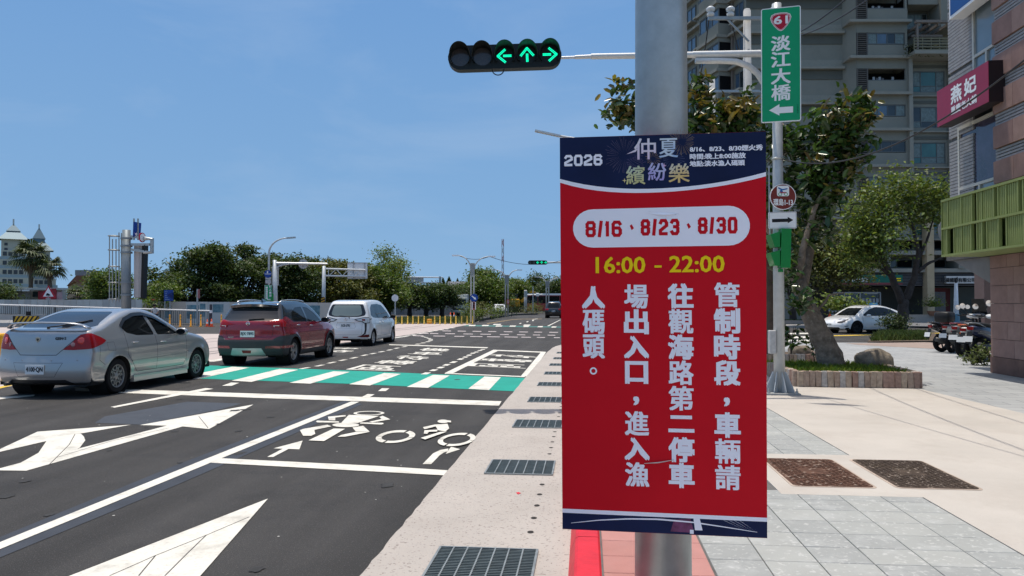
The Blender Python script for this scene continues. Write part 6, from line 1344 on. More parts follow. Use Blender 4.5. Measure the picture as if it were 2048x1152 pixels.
for row,(za,zb2)in enumerate(((zm_+.05,zt_-.035),(zb_+.05,zm_-.004))):
    ed=[1884,1896,1923,1944,1955,1964,1988,1997,2013,2037,2047,2075,2105,2150,2200]if row==0 else[1884,1894,1908,1923,1942,1954,1964,1974,1997,2013,2048,2075,2105,2150,2200]
    op=(3,6,9)if row==0 else(1,4,6,8)
    for i in range(len(ed)-1):
        ya,yb=yp(ed[i+1]),yp(ed[i]); xbox('post',gm,[(GX-.01,GX+.05,yb-.022,yb+.012,za,zb2)],gb)
        if i in op:continue
        nn=max(2,int((yb-ya)/.062)); xbox('slat_panel',gm,[(GX+.005,GX+.035,ya+.02+(yb-ya-.04)*j/nn,ya+.02+(yb-ya-.04)*(j+.66)/nn,za,zb2)for j in range(nn)]+[(GX+.036,GX+.042,ya+.02,yb-.03,za,zb2)],gb,kind='stuff')
dsh=thing('dish','pale round disc on the far end of the green screen','dish',(7.5,ygf+.1,3.0)); mb=MB(); mb.lathe([(.001,.10),(.25,.07),(.36,0),(.25,.03),(.001,.05)],(7.72,ygf+.06,3.05),24,(.15,1,0)); mb.build('bowl',M('dish_white',(.45,.46,.47),.5,var=.05),dsh,smooth=True)
# ================================================================== PLANTERS, BOULDERS, TREES ON THE RIGHT
stone=[M('kerb_stone_%s'%n,c,.9,var=.25,scale=14,bump=.9,bscale=35)for n,c in(('a',(.36,.27,.21)),('b',(.42,.33,.25)),('c',(.44,.41,.38)),('d',(.33,.22,.175)))]
def block_mesh(w,l,h,seed):
    r=random.Random(seed); bm=bmesh.new(); bmesh.ops.create_cube(bm,size=1)
    for v in bm.verts:v.co=Vector((v.co.x*w,v.co.y*l,v.co.z*h+h/2))
    bmesh.ops.bevel(bm,geom=bm.edges[:],offset=.011,segments=1,affect='EDGES')
    for v in bm.verts:v.co+=Vector((r.uniform(-.006,.006),r.uniform(-.008,.008),r.uniform(-.005,.005)))
    me=bpy.data.meshes.new('stone_block'); bm.to_mesh(me); bm.free(); return me
bms=[block_mesh(.094,.12,.27,i)for i in range(6)]
def block_row(t,a,b,step=.0965):
    a=Vector((a[0],a[1],SW)); b=Vector((b[0],b[1],SW)); d=b-a; n=int(d.length/step); ang=math.atan2(d.y,d.x)
    for i in range(n):
        me=bms[random.randrange(6)].copy(); me.materials.append(stone[random.choice((0,0,1,1,2,3))]); o=bpy.data.objects.new('stone_block',me); COL.objects.link(o); o.parent=t; p=a+d*((i+.5)/n)-Vector(t.location)
        o.location=p; o.rotation_euler=(random.uniform(-.02,.02),random.uniform(-.02,.02),ang+random.uniform(-.03,.03))
def grass(name,pts,n,h,parent=None,m=None,**kw):
    m=m or grassm
    """blades on scattered points: pts = sampler() -> (x, y, z)"""
    P=np.array([pts()for _ in range(n)]); a=rng.uniform(0,2*PI,n); hh=h*rng.uniform(.45,1.2,n); w=.010*rng.uniform(.7,1.4,n)*max(1,h/.14); lean=rng.uniform(.1,.7,n)*hh; d2=rng.uniform(0,2*PI,n)
    dx,dy=np.cos(a)*w,np.sin(a)*w; lx,ly=np.cos(d2)*lean,np.sin(d2)*lean; Z=np.zeros(n)
    A=np.stack([P-np.stack([dx,dy,Z],1),P+np.stack([dx,dy,Z],1),P+np.stack([dx*.6+lx*.35,dy*.6+ly*.35,hh*.6],1),P+np.stack([lx,ly,hh],1)],1).reshape(-1,3)
    return npmesh(name,A,np.arange(4*n).reshape(n,4),m,parent,**kw)
pf0=G(1594,773,SW); pf1=G(1838,776.5,SW); pb0=G(1538,742,SW)
pl=thing('planter','low stone block planter with grass and a boulder under the leaning rubber tree','planter',(pf0+pf1)/2)
yb_=pb0.y; pbl=Vector((pf0.x-(pf0.x-G(1540,752,SW).x),G(1540,752,SW).y,SW)); pbr=Vector((pf1.x+.12,pf1.y+2.4,SW)); pb2=Vector((pbl.x-.1,pf0.y+2.6,SW))
for a,b in((pf0,pf1),(pbl,pf0),(pf1,pbr)):block_row(pl,a,b)
mb=MB(); mb.prism([(p.x,p.y)for p in(pf0+Vector((.03,.06,0)),pf1+Vector((-.03,.06,0)),pbr,pb2,pbl+Vector((.06,0,0)))],SW,SW+.17); mb.build('soil',soil,pl)
GP=[pf0,pf1,pbr,pb2,pbl]
def inpoly(x,y,P):
    r=False
    for i in range(len(P)):
        a,b=P[i],P[i-1]
        if(a.y>y)!=(b.y>y)and x<(b.x-a.x)*(y-a.y)/(b.y-a.y)+a.x:r=not r
    return r
def samp(P,z,ins=.0):
    x0,x1=min(p.x for p in P),max(p.x for p in P); y0,y1=min(p.y for p in P),max(p.y for p in P)
    def f():
        while True:
            x,y=random.uniform(x0,x1),random.uniform(y0,y1)
            if inpoly(x,y,P):return(x,y,z)
    return f
GPi=[p+(Vector((sum(q.x for q in GP)/5,sum(q.y for q in GP)/5,SW))-p)*.06 for p in GP]
_props(grass('grass',samp(GPi,SW+.17),5200,.13),'bright short grass filling the stone planter','grass',None,'stuff')
def boulder(label,c,r,seed,m,squash=(1,1,1),group='boulders in the planters'):
    bm=bmesh.new(); bmesh.ops.create_icosphere(bm,subdivisions=4,radius=1); from mathutils import noise as mn
    for v in bm.verts:
        n=v.co.normalized(); q=Vector((math.copysign(abs(n.x)**.72,n.x),math.copysign(abs(n.y)**.8,n.y),math.copysign(abs(n.z)**.7,n.z)))*.92
        v.co=q*(1+.16*mn.noise(n*1.3+Vector((seed,0,0)))+.05*mn.noise(n*4+Vector((0,seed,0)))+.02*mn.noise(n*11)); v.co=Vector((v.co.x*r[0],v.co.y*r[1],v.co.z*r[2]))
    me=bpy.data.meshes.new('boulder'); bm.to_mesh(me); bm.free(); o=add_mesh('boulder',me,m,None,True); o.location=c; o.rotation_euler=(0,0,YAW); return _props(o,label,'boulder',group)
rockm=M('boulder_rock',(.22,.185,.14),.9,var=.4,scale=5,bump=.8,bscale=18,dirt=.7,dirtcol=(.10,.09,.07),dscale=3,speck=.3,speckcol=(.36,.34,.30),speckscale=14,obj=True)
c=G(1764,748,SW+.1); boulder('large rounded brown boulder at the right end of the grassy planter',c+Vector((0,.35,.14)),(.36,.28,.33),3.1,rockm)
c=G(1604,716,SW+.1); boulder('smaller boulder half hidden behind the sign pole in the farther planter',c+Vector((0,.2,.08)),(.30,.26,.25),9.4,rockm)
# the farther planter
q0,q1=G(1500,733,SW),G(1650,731,SW); pl2=thing('planter','second stone block planter farther back, brown soil and a boulder inside','planter',(q0+q1)/2); block_row(pl2,q0,q1); q2=q1+Vector((.1,2.2,0)); q3=q0+Vector((-.3,2.2,0)); block_row(pl2,q1,q2)
mb=MB(); mb.prism([(p.x,p.y)for p in(q0+Vector((0,.06,0)),q1+Vector((0,.06,0)),q2,q3)],SW,SW+.18); mb.build('soil',soil,pl2)
barkm=M('grey_bark',(.23,.185,.145),.92,var=.35,scale=9,bump=1.,bscale=22,dirt=.8,dirtcol=(.07,.06,.048),dscale=5,speck=.4,speckcol=(.36,.33,.28),speckscale=18); bark_d=M('dark_bark',(.055,.045,.04),.95,var=.3,scale=5,bump=1.,bscale=20)
rubber=M('rubber_leaf',(.042,.088,.022),.27,var=.25,scale=2,island=.65,trans=.2,spec=.6); rubber2=M('rubber_leaf_young',(.17,.14,.035),.32,var=.3,scale=3,island=.6,trans=.2,spec=.5)
tb=G(1668,738,SW+.17); t=thing('rubber_tree','leaning rubber tree with large glossy leaves growing from the grassy planter','tree',tb); td=DEP(tb)
def T(px,py,dd=0.):return D(px,py,td+dd)
mb=MB(); trunk_mesh(mb,[tb-Vector((0,0,.1)),T(1655,700),T(1632,650),T(1610,605),T(1596,560)],[.27,.225,.185,.16,.13],14,.012)
for pts,rr in(([T(1600,575),T(1570,500,.2),T(1540,400,.4),T(1470,280,.2)],[.12,.10,.075,.03]),([T(1596,560),T(1610,480,-.2),T(1635,400,-.3),T(1690,330,-.4),T(1715,260,-.4)],[.085,.06,.04,.028,.012]),([T(1602,585),T(1640,400,.5),T(1600,300,.6),T(1560,240,.8)],[.10,.07,.05,.02]),([T(1570,500,.2),T(1450,330,-.3),T(1350,260,-.5),T(1255,215,-.6)],[.08,.06,.04,.015]),([T(1570,500),T(1430,300,.6),T(1400,190,.6)],[.06,.045,.02]),([T(1625,640),T(1660,590,-.2),T(1690,585,-.3)],[.035,.02,.01])):trunk_mesh(mb,pts,rr,8,.02)
mb.build('trunk',barkm,t,smooth=True)
bl_=[(1247,212,28,40,-.6),(1300,230,40,45,-.6),(1402,195,24,42,.5),(1420,245,50,40,.2),(1470,245,45,40,.3),(1500,225,30,45,.6),(1560,290,60,40,.6),(1640,270,50,45,.2),(1700,232,46,40,-.4),(1668,335,46,62,-.3),(1700,290,36,40,-.5),(1605,370,45,60,.3),(1640,420,34,36,-.1),(1580,470,26,38,.3),(1585,540,18,22,-.2),(1655,470,20,30,-.3),(1440,330,70,60,.4),(1350,300,60,50,.1),(1500,400,60,60,.4),(1600,600,18,22,-.3)]
blobs=[]
kk=td/FPX
for x,y,rx,ry,dd in bl_:c=T(x,y,dd); blobs.append(((c.x,c.y,c.z),(rx*kk,max(.35,rx*kk*.9),ry*kk)))
C,cen=clumps(blobs,11,4500,.12,.35,.8); V,F=leaves(C,.20,.3,.46,.35,six=True); npmesh('crown',V,F,rubber,t)
sel=[(blobs[i])for i in(0,2,3,4,8,9)]; C,cen=clumps(sel,7,620,.10,.8,.8); C[:,2]+=.08; V,F=leaves(C,.19,.3,.42,.3,six=True); npmesh('young_leaves',V,F,rubber2,t)
_props(bpy.data.objects[t.name])
# second trunk left of the sign pole
tb2=G(1541,716,SW+.15); t=thing('rubber_tree','second rubber tree, mostly hidden behind the red notice and the slim pole','tree',tb2); mb=MB(); k2=DEP(tb2); trunk_mesh(mb,[tb2-Vector((0,0,.1)),D(1541,640,k2),D(1537,540,k2),D(1500,430,k2)],[.17,.13,.11,.07],10,.01); mb.build('trunk',M('dark_brown_bark',(.10,.075,.06),.95,var=.3,bump=1.,bscale=20),t,smooth=True)
B2=[((D(x,y,k2)),(r*.0105,r*.0105,r*.009))for x,y,r in((1490,420,60),(1540,470,45),(1450,360,60))]; C,cen=clumps([(tuple(a),b)for a,b in B2],9,700,.14,.4,.8); V,F=leaves(C,.21,.3,.46,.35,six=True); npmesh('crown',V,F,rubber,t)
def shrub(name,label,c,r,n,size,m,cat='shrub',group=None,h=None,per=14,spread=None,stems=3):
    c=Vector(c); t=thing(name,label,cat,c,0,group); h=h or r
    B=[((c.x+random.uniform(-.3,.3)*r,c.y+random.uniform(-.3,.3)*r,c.z+h*.55),(r*.7,r*.7,h*.5))for _ in range(3)]
    crown('foliage',m,t,B,n,size,per,spread or r*.22,.35,.8)
    mb=MB()
    for k in range(stems):a=random.uniform(0,6.28); trunk_mesh(mb,[c-Vector((0,0,.03)),c+Vector((math.cos(a)*r*.2,math.sin(a)*r*.2,h*.4)),c+Vector((math.cos(a)*r*.45,math.sin(a)*r*.45,h*.8))],[.02*r+.006,.014*r+.004,.004],5,0)
    mb.build('stem',bark_d,t); return t
leafw=M('weed_leaf',(.085,.115,.035),.6,var=.3,island=.5,trans=.2); leafd=M('dark_leaf',(.050,.082,.024),.5,var=.3,scale=.6,island=.5,trans=.22); leafm_=M('mid_leaf',(.078,.125,.026),.5,var=.3,scale=.5,island=.5,trans=.25); leafl=M('light_leaf',(.12,.17,.04),.5,var=.3,scale=.5,island=.5,trans=.25); leafo=M('olive_leaf',(.105,.118,.030),.5,var=.35,scale=.5,island=.5,trans=.2)
shrub('shrub','small dark plant at the foot of the leaning rubber tree',G(1632,736,SW+.15),.32,160,.11,leafd,h=.85); shrub('shrub','large-leaved plant just right of the slim grey pole',D(1582,705,13.8),.22,60,.16,rubber,h=.6,per=6)
wz=[(1946,730,.3,.22),(1966,731,.34,.36),(1985,732,.42,.55),(2006,733,.45,.78),(2030,738,.5,.42),(2046,745,.4,.4)]
wl_=['low weeds behind the white and orange scooter by the wall','pale weeds at the left corner of the granite pillar','leafy weeds left of centre along the granite pillar foot','tallest weed clump, pale green against the granite pillar','low weeds at the right along the granite pillar','weeds at the right edge of the photo below the pillar']
for(x,y,r,h),lb in zip(wz,wl_):shrub('weed',lb,G(x,y,SW),r,220,.075,leafw,'weed','weeds along the granite pillar',h,12,.08,5)
# street trees on the far side
b1=G(1798,664,SW); d1=DEP(b1)
def rel(px,py,dd,base):v=D(px,py,DEP(base)+dd)-base; return(v.x,v.y,v.z)
def pxtree(name,label,base,bl,n,size,lm,bk,tr,group,forks,spread,per=22,shell=.45,flat=.6,tw=.03,aspect=.55):
    t=thing(name,label,'tree',base,0,group); k=DEP(base)/FPX
    B=[(tuple(D(x,y,DEP(base)+dd)),(rx*k,rx*k,ry*k))for x,y,rx,ry,dd in bl]
    o,cen=crown('crown',lm,t,B,n,size,per,spread,shell,flat,aspect)
    mb=MB()
    for pts,rr in forks:trunk_mesh(mb,[base-Vector((0,0,.05))if p==0 else D(p[0],p[1],DEP(base)+(p[2]if len(p)>2 else 0))for p in pts],rr,9,tw)
    mb.build('trunk',bk,t,smooth=True); return t
pxtree('street_tree','forked street tree with bright green crown rising behind the white hatchback',b1,[(1745,420,44,45,.0),(1785,385,44,36,.5),(1850,393,42,34,.3),(1760,470,38,38,-.5),(1725,470,32,45,.2),(1838,432,30,18,.6),(1872,420,22,28,.2),(1738,512,32,28,.4),(1712,500,24,34,.3),(1880,385,20,22,0)],10500,.19,leafl,bark_d,.3,'street trees before the apartment block',
       [([0,(1806,625),(1808,600)],[.34,.26,.22]),([(1806,610),(1785,555),(1762,510),(1755,450)],[.20,.17,.13,.05]),([(1808,605),(1830,555),(1838,500),(1815,420)],[.20,.16,.11,.04]),([(1832,545),(1860,525),(1893,512)],[.10,.07,.03]),([(1836,520),(1858,470),(1868,430)],[.08,.06,.02]),([(1785,555),(1760,535),(1735,500)],[.09,.06,.03])],.5)
b2=G(1652,652,SW); pxtree('street_tree','darker street tree left of the forked one, crown over the green shop sign',b2,[(1640,500,46,36,0),(1690,510,44,40,.4),(1660,545,50,30,.2),(1620,540,36,34,-.3),(1710,545,30,26,0),(1600,480,40,40,.6),(1690,480,36,22,0)],11000,.20,leafo,bark_d,.25,'street trees before the apartment block',[([0,(1650,610),(1655,560)],[.28,.22,.15]),([(1652,600),(1620,560),(1600,520)],[.13,.09,.04]),([(1652,600),(1680,560),(1700,520)],[.13,.09,.04])],.5)
b3=G(1586,648,SW); pxtree('street_tree','thin dark street tree between the slim pole and the leaning trunk',b3,[(1580,520,40,36,0),(1555,480,40,40,.6),(1570,555,32,24,.5)],5000,.20,leafd,bark_d,.25,'street trees before the apartment block',[([0,(1587,615),(1583,560)],[.3,.2,.12]),([(1587,615),(1578,590),(1574,570)],[.12,.09,.05])],.5)
b4=G(1700,655,SW); pxtree('small_tree','small bright-leaved sapling before the shop windows, left of the white hatchback',b4,[(1670,605,22,14,0),(1690,612,18,14,0),(1712,612,14,16,0),(1705,628,16,16,0)],900,.24,leafl,bark_d,.1,None,[([0,(1698,630),(1690,605)],[.07,.05,.03])],.35)
# hedge, grass round the street tree, kerbs of the side street
c=G(1785,666,SW); shrub('shrub','dark clipped bush at the foot of the forked street tree',G(1792,668,SW),.8,1500,.11,M('bush_leaf',(.035,.06,.016),.6,var=.3,island=.5,trans=.15),h=.85,per=30,spread=.16)
PG=[G(1742,684,SW),G(1858,682,SW),G(1852,671,SW),G(1765,671,SW)]; _props(grass('grass',samp(PG,SW+.03),4200,.26,m=M('taller_grass',(.075,.11,.03),.75,var=.4,scale=2,island=.5,trans=.2)),'taller grass round the forked street tree','grass',None,'stuff')
mb=MB(); mb.prism([(p.x,p.y)for p in(G(1735,685.5,SW),G(1880,683.5,SW),G(1870,668,SW),G(1750,668,SW))],SW-.06,SW+.04); mb.build('tree_bed',soil,None,kind='structure')
hb=G(1560,648,SW); hd=thing('hedge','low dark hedge on the far pavement left of the leaning trunk','hedge',D(1590,645,52)); C=np.array([tuple(D(random.uniform(1480,1630),random.uniform(640,655),random.uniform(51.5,53)))for _ in range(2600)]); V,F=leaves(C,.20); npmesh('foliage',V,F,leafd,hd)
mb=MB(); mb.box(CF((1555-1024)/FPX*52,51.3,.2),(6,.2,.4),YAW); mb.build('kerb_wall',M('planter_wall_grey',(.22,.22,.22),.85,var=.1),hd)
mb=MB(); u0,u1=(1480-1024)/FPX*50,(2200-1024)/FPX*50; P4=[CF(u0,48.3),CF(u1,46.5),CF(u1+8,64),CF(u0,64)]; mb.prism([(p.x,p.y)for p in P4],-.02,.13); structure('far_pavement',mb,M('far_pavement_grey',(.36,.34,.32),.9,var=.1,scale=.6))
mb=MB(); mb.prism([(p.x,p.y)for p in(G(1820,652,.13),G(1985,655,.13),G(1985,644,.13),G(1820,644,.13))],.1,.136); structure('cobbled_strip',mb,M('cobble_strip',(.16,.16,.165),.9,var=.3,scale=4,speck=.5,speckcol=(.3,.3,.3),speckscale=12))
for pxs in([(1575,673),(1660,672),(1660,675),(1575,676.5)],[(1575,666),(1655,665),(1655,667),(1575,668.5)],[(1575,679.5),(1660,679),(1660,682),(1575,683)]):mark('crossing_stripe',[pxs],white_paint,.006)
mark('edge_line',[[(1655,671),(2020,662),(2020,663.2),(1655,672.6)]],yellow_paint,.006)
mb=MB(); lw=thing('low_wall','low grey wall with a step in front of the shuttered shop','wall',D(1850,640,56)); mb.box(CF((1852-1024)/FPX*56,56,.42),(2.6,.4,.62),YAW); mb.build('wall',M('low_wall_grey',(.30,.285,.26),.85,var=.1),lw)
pp=D(1866,628,55.8); t=thing('potted_plant','potted bush standing on the low wall by the shutter','potted plant',pp); mb=MB(); mb.lathe([(.001,-.12),(.28,-.12),(.42,.22),(.38,.22),(.001,.16)],pp,16); mb.build('pot',M('terracotta',(.22,.12,.08),.8,var=.1),t); C=np.array([tuple(pp+Vector((random.gauss(0,.35),random.gauss(0,.3),.55+abs(random.gauss(0,.28)))))for _ in range(420)]); V,F=leaves(C,.17); npmesh('foliage',V,F,leafm_,t)
wpb=D(1912,640,38); wpb.z=SW; t=thing('white_post','white tapering post with a bent black tip beside the parked scooters','post',wpb); mb=MB(); mb.tube([wpb,D(1912,566,38)],[.15,.075],16); mb.build('post',M('post_white',(.70,.71,.72),.4,var=.04),t,smooth=True); mb=MB(); mb.cyl(wpb,Vector((wpb.x,wpb.y,D(1912,628,38).z)),.17,.165,16); mb.build('base_sleeve',M('sleeve_blue',(.12,.25,.33),.5,var=.1),t); mb=MB(); mb.tube([D(1912,566,38),D(1911,560,38),D(1915,554,38)],[.05,.04,.02],8); mb.build('tip',blackm,t)
bn_=D(1742,612,55); t=thing('advert_board','small blue and pink advertising board above the white hatchback roof','sign',bn_); mb=MB(); mb.box(D(1743,608.5,55),(.85,.08,.22),YAW); mb.build('panel',M('ad_blue',(.12,.35,.55),.5,var=.1),t); mb=MB(); mb.box(D(1738,614.5,55),(1.0,.085,.20),YAW); mb.build('lower_panel',M('ad_pink',(.35,.16,.28),.5,var=.1),t); mb=MB(); q=D(1743,618,55); mb.cyl((q.x,q.y,SW),q,.05,n=8); mb.build('post',galvp,t)
conem=M('cone_orange',(.55,.07,.02),.55,var=.08)
def cone(label,p,s=1.,group='traffic cones'):
    t=thing('traffic_cone',label,'traffic cone',p,0,group); mb=MB(); mb.lathe([(.14*s,.03*s),(.03*s,.70*s),(.001,.70*s)],p,14); mb.build('cone',conem,t,smooth=True); mb=MB(); mb.box(Vector(p)+Vector((0,0,.02*s)),(.36*s,.36*s,.04*s)); mb.build('foot',conem,t)
    mb=MB(); mb.lathe([(.101*s,.28*s),(.075*s,.45*s)],p,14); mb.build('reflective_band',wsign,t)
p=D(1660,660,46); p.z=.13; cone('orange cone behind the nose of the white hatchback',p,1.3)
p=G(1700,668.5,0); hdg=math.radians(0)
# nose of the hatchback points left and a little towards us
nose=G(1664,667,0); dirv=(-RT*.93-FH*.36).normalized(); rear=nose-dirv*4.75+FH*.35
white_ev((rear.x,rear.y,0),math.atan2(-dirv.x,dirv.y))
# ------------------------------------------------------------------ scooters
def scooter(label,loc,rot,body,accent,box=False,shield_up=False):
    t=thing('parked_scooter',label,'scooter',loc,rot,'scooters parked beside the corner building'); blk=M('scooter_black',(.015,.015,.016),.5,var=.1,obj=True); seatm=M('scooter_seat',(.02,.02,.021),.75,var=.1,obj=True); eng=M('scooter_engine',(.09,.09,.09),.5,.5,var=.2,obj=True)
    for y,R in((0,.255),(1.27,.25)):
        mb=MB(); mb.lathe([(R*.62,-.05),(R*.9,-.055),(R,-.025),(R,.025),(R*.9,.055),(R*.62,.05)],(0,y,R),26,(1,0,0)); w=mb.build('wheel',tyre_m,t,local=True,smooth=True); mb=MB(); mb.lathe([(R*.64,-.04),(R*.58,-.02),(R*.58,.02),(R*.64,.04)],(0,y,R),24,(1,0,0))
        for k in range(5):a=k*2*PI/5; mb.bar((0,y,R),(0,y+R*.6*math.cos(a),R+R*.6*math.sin(a)),.03,.03,up=(1,0,0))
        mb.build('rim',eng,w,local=True)
    def loft(name,secs,m,n=12,e=.75,parent=None):
        mb=MB(); V=[]
        for y,zc,hw,hh in secs:
            for j in range(n):a=2*PI*j/n; ca,sa=math.cos(a),math.sin(a); V.append((hw*math.copysign(abs(ca)**e,ca),y,zc+hh*math.copysign(abs(sa)**e,sa)))
        k=len(secs); mb.add(V,[[i*n+j,i*n+(j+1)%n,(i+1)*n+(j+1)%n,(i+1)*n+j]for i in range(k-1)for j in range(n)]+[list(range(n))[::-1],list(range((k-1)*n,k*n))]); return mb.build(name,m,parent or t,local=True,smooth=True)
    loft('tail_cowl',[(-.36,.70,.03,.02),(-.30,.69,.09,.07),(-.1,.66,.15,.12),(.2,.60,.17,.15),(.42,.50,.16,.16),(.50,.42,.12,.10)],body)
    loft('seat',[(-.26,.785,.06,.02),(-.18,.79,.13,.045),(.1,.765,.15,.05),(.35,.73,.14,.06),(.50,.70,.09,.05),(.54,.69,.05,.03)],seatm)
    loft('floorboard',[(.42,.33,.16,.07),(.6,.30,.17,.05),(.9,.30,.16,.05),(1.0,.34,.12,.06)],blk)
    loft('front_shield',[(.93,.34,.14,.05),(.98,.52,.20,.14),(1.05,.66,.22,.17),(1.14,.66,.18,.16),(1.24,.64,.08,.10)],body)
    loft('front_mudguard',[(1.08,.46,.05,.03),(1.2,.53,.075,.04),(1.38,.50,.07,.04),(1.46,.42,.03,.03)],accent)
    loft('side_panel',[(-.2,.62,.155,.03),(.1,.56,.178,.035),(.38,.50,.168,.03)],accent)
    loft('engine',[(-.12,.27,.11,.06),(.1,.30,.13,.09),(.45,.33,.11,.08)],eng)
    loft('handlebar_cowl',[(1.0,.98,.06,.03),(1.06,1.0,.16,.06),(1.14,.98,.13,.06),(1.18,.95,.05,.04)],body)
    mb=MB(); mb.tube([(-.34,.96,1.02),(-.18,1.06,1.0),(.18,1.06,1.0),(.34,.96,1.02)],[.017,.014,.014,.017],8); mb.tube([(0,1.1,.95),(0,1.25,.35)],.03,8); mb.build('handlebar',blk,t,local=True)
    for sd in(-1,1):
        mb=MB(); c=Vector((sd*.36,1.02,1.24)); mb.lathe([(.001,.02),(.06,.012),(.075,0),(.07,-.004)],c,14,(0,1,.15)); o=mb.build('mirror',blk,t,local=True,smooth=True); mb=MB(); mb.tube([(sd*.22,1.04,1.02),(sd*.33,1.03,1.18)],.007,6); mb.build('mirror_stem',blk,o,local=True); mb=MB(); mb.lathe([(.07,-.004),(.001,-.006)],c,14,(0,1,.15)); mb.build('mirror_glass',chrome,o,local=True)
    mb=MB(); mb.slab([(-.07,-.365,.74),(.07,-.365,.74),(.055,-.36,.67),(-.055,-.36,.67)],(0,.04,0)); mb.build('tail_light',red_lens,t,local=True)
    mb=MB(); mb.slab([(-.05,-.36,.64),(.05,-.36,.64),(.06,-.44,.38),(-.06,-.44,.38)],(0,.012,0)); mb.build('rear_fender',blk,t,local=True)
    mb=MB(); mb.slab([(-.10,-.43,.54),(.10,-.43,.54),(.10,-.455,.42),(-.10,-.455,.42)],(0,.004,0)); mb.build('license_plate',plate_m,t,local=True)
    mb=MB(); mb.tube([(.15,.25,.25),(.16,0,.27),(.17,-.32,.36)],[.03,.055,.06],10); mb.build('exhaust',eng,t,local=True,smooth=True)
    mb=MB(); mb.tube([(-.14,-.02,.73),(-.15,-.26,.80),(-.1,-.36,.82),(.1,-.36,.82),(.15,-.26,.80),(.14,-.02,.73)],.013,7); mb.build('grab_rail',accent,t,local=True,smooth=True)
    t.scale=(1.1,1.1,1.1)
    if box:loft('top_box',[(-.52,.98,.17,.12),(-.48,.98,.21,.15),(-.2,.98,.21,.15),(-.15,.98,.17,.12)],blk,e=.45)
    if shield_up:mb=MB(); mb.slab([(-.18,1.14,1.02),(.18,1.14,1.02),(.15,1.0,1.42),(-.15,1.0,1.42)],(0,.006,0)); mb.build('windscreen',glass_m,t,local=True)
    return t
sb=M('scooter_paint_black',(.012,.012,.014),.2,coat=1,var=0); srd=M('scooter_paint_red',(.22,.012,.025),.25,coat=1,var=0); swh=M('scooter_paint_white',(.68,.68,.66),.3,coat=1,var=0); sor=M('scooter_orange',(.65,.13,.02),.35,coat=.6,var=0); sbl=M('scooter_paint_blue',(.03,.04,.09),.3,coat=1,var=0); sgr=M('scooter_paint_grey',(.16,.17,.18),.3,coat=1,var=0)
for px,py,ddx,rot,bd,ac,bx,sh,lb in((1886,704,0,76,sb,sb,False,False,'black scooter at the left end of the parked row, shown side on'),(1908,706,.3,58,swh,srd,True,False,'white scooter with dark red panels and black top box, second from the left'),(1924,713,.2,55,sgr,srd,False,True,'grey and red scooter with a tall windscreen in the middle of the row'),(1941,719,0,56,swh,sor,False,False,'white scooter with orange side panels near the granite pillar'),(1962,722,.1,58,sbl,sgr,False,True,'dark blue scooter with windscreen, nearest the granite pillar'),(1945,694,1.2,48,srd,sb,False,False,'red scooter parked behind the others by the arcade wall')):
    p=G(px,py,SW); a=YAW-math.radians(rot+random.uniform(-6,6)); scooter(lb,(p.x,p.y+random.uniform(-.15,.15),SW),a,bd,ac,bx,sh).scale=[random.uniform(1.04,1.16)]*3
# ================================================================== LEFT BACKGROUND
hoard=[M('hoarding_grey_%d'%i,c,.7,.1,var=.05,scale=1)for i,c in enumerate(((.52,.51,.47),(.46,.45,.425),(.56,.55,.51)))]
wt=thing('hoarding_wall','grey corrugated hoarding wall behind the railing at the far left','wall',D(140,640,58))
def pb(mb,px0,px1,z0,z1,d,th):
    u0,u1=(px0-1024)/FPX*d,(px1-1024)/FPX*d; mb.box(CF((u0+u1)/2,d,(z0+z1)/2),(abs(u1-u0),th,z1-z0),YAW); return mb
x=-120
while x<280:
    mb=MB(); pb(mb,x,x+12.2,0,1.86+random.uniform(-.01,.01),58,.05); pb(mb,x+12.2,x+13,0,1.84,58.03,.04); mb.build('hoarding_panel',random.choice(hoard),wt); x+=13.05
wt=thing('hoarding_wall','pale hoarding wall with faded blue murals, right of the grey corrugated one','wall',D(450,640,60))
mural=M('mural_blue',(.13,.24,.28),.7,var=.5,scale=2.2,dirt=.9,dirtcol=(.46,.42,.37),dscale=1.1)
for i,x in enumerate(range(284,700,44)):
    mb=MB(); pb(mb,x,x+43.6,0,1.72-(i*.012),60,.06); mb.build('hoarding_panel',M('hoard_%d'%(i%4),((.62,.54,.46),(.60,.50,.41),(.63,.60,.55),(.57,.56,.53))[i%4],.75,var=.07,scale=.8,dirt=.3,dirtcol=(.33,.29,.25),dscale=.8),wt)
for x0,x1,z0,z1 in((374,398,.35,1.45),(400,411,.5,1.55),(426,447,.85,1.5),(452,462,.3,.7),(330,344,.4,1.2),(612,640,.3,1.4)):
    mb=MB(); pb(mb,x0,x1,z0,z1,59.962,.004); mb.build('mural',mural,wt)
# concrete barrier, railing, hazard plate
barm=M('barrier_concrete',(.44,.42,.39),.9,var=.12,scale=1.2,dirt=.5,dirtcol=(.27,.26,.24),dscale=1.2)
t=thing('concrete_barrier','grey concrete road barrier at the left edge carrying the striped hazard plate','barrier',D(20,650,51)); mb=MB()
def bprof(px0,px1,d,prof,m,nm,par):
    a=CF((px0-1024)/FPX*d,d); b=CF((px1-1024)/FPX*d,d); mb=MB(); mb.slab([a+FH*y+Vector((0,0,z))for y,z in prof],b-a); return mb.build(nm,m,par)
bprof(-160,24,51,[(-.32,0),(-.30,.25),(-.13,.45),(-.10,.80),(.10,.80),(.13,.45),(.3,.25),(.32,0)],barm,'block',t); bprof(24.5,92,51,[(-.32,0),(-.30,.25),(-.13,.45),(-.10,.80),(.10,.80),(.13,.45),(.3,.25),(.32,0)],barm,'block',t)
hz=thing('hazard_plate','yellow and black diagonally striped hazard plate on the concrete barrier','sign',D(52,641,50)); k5=50/FPX
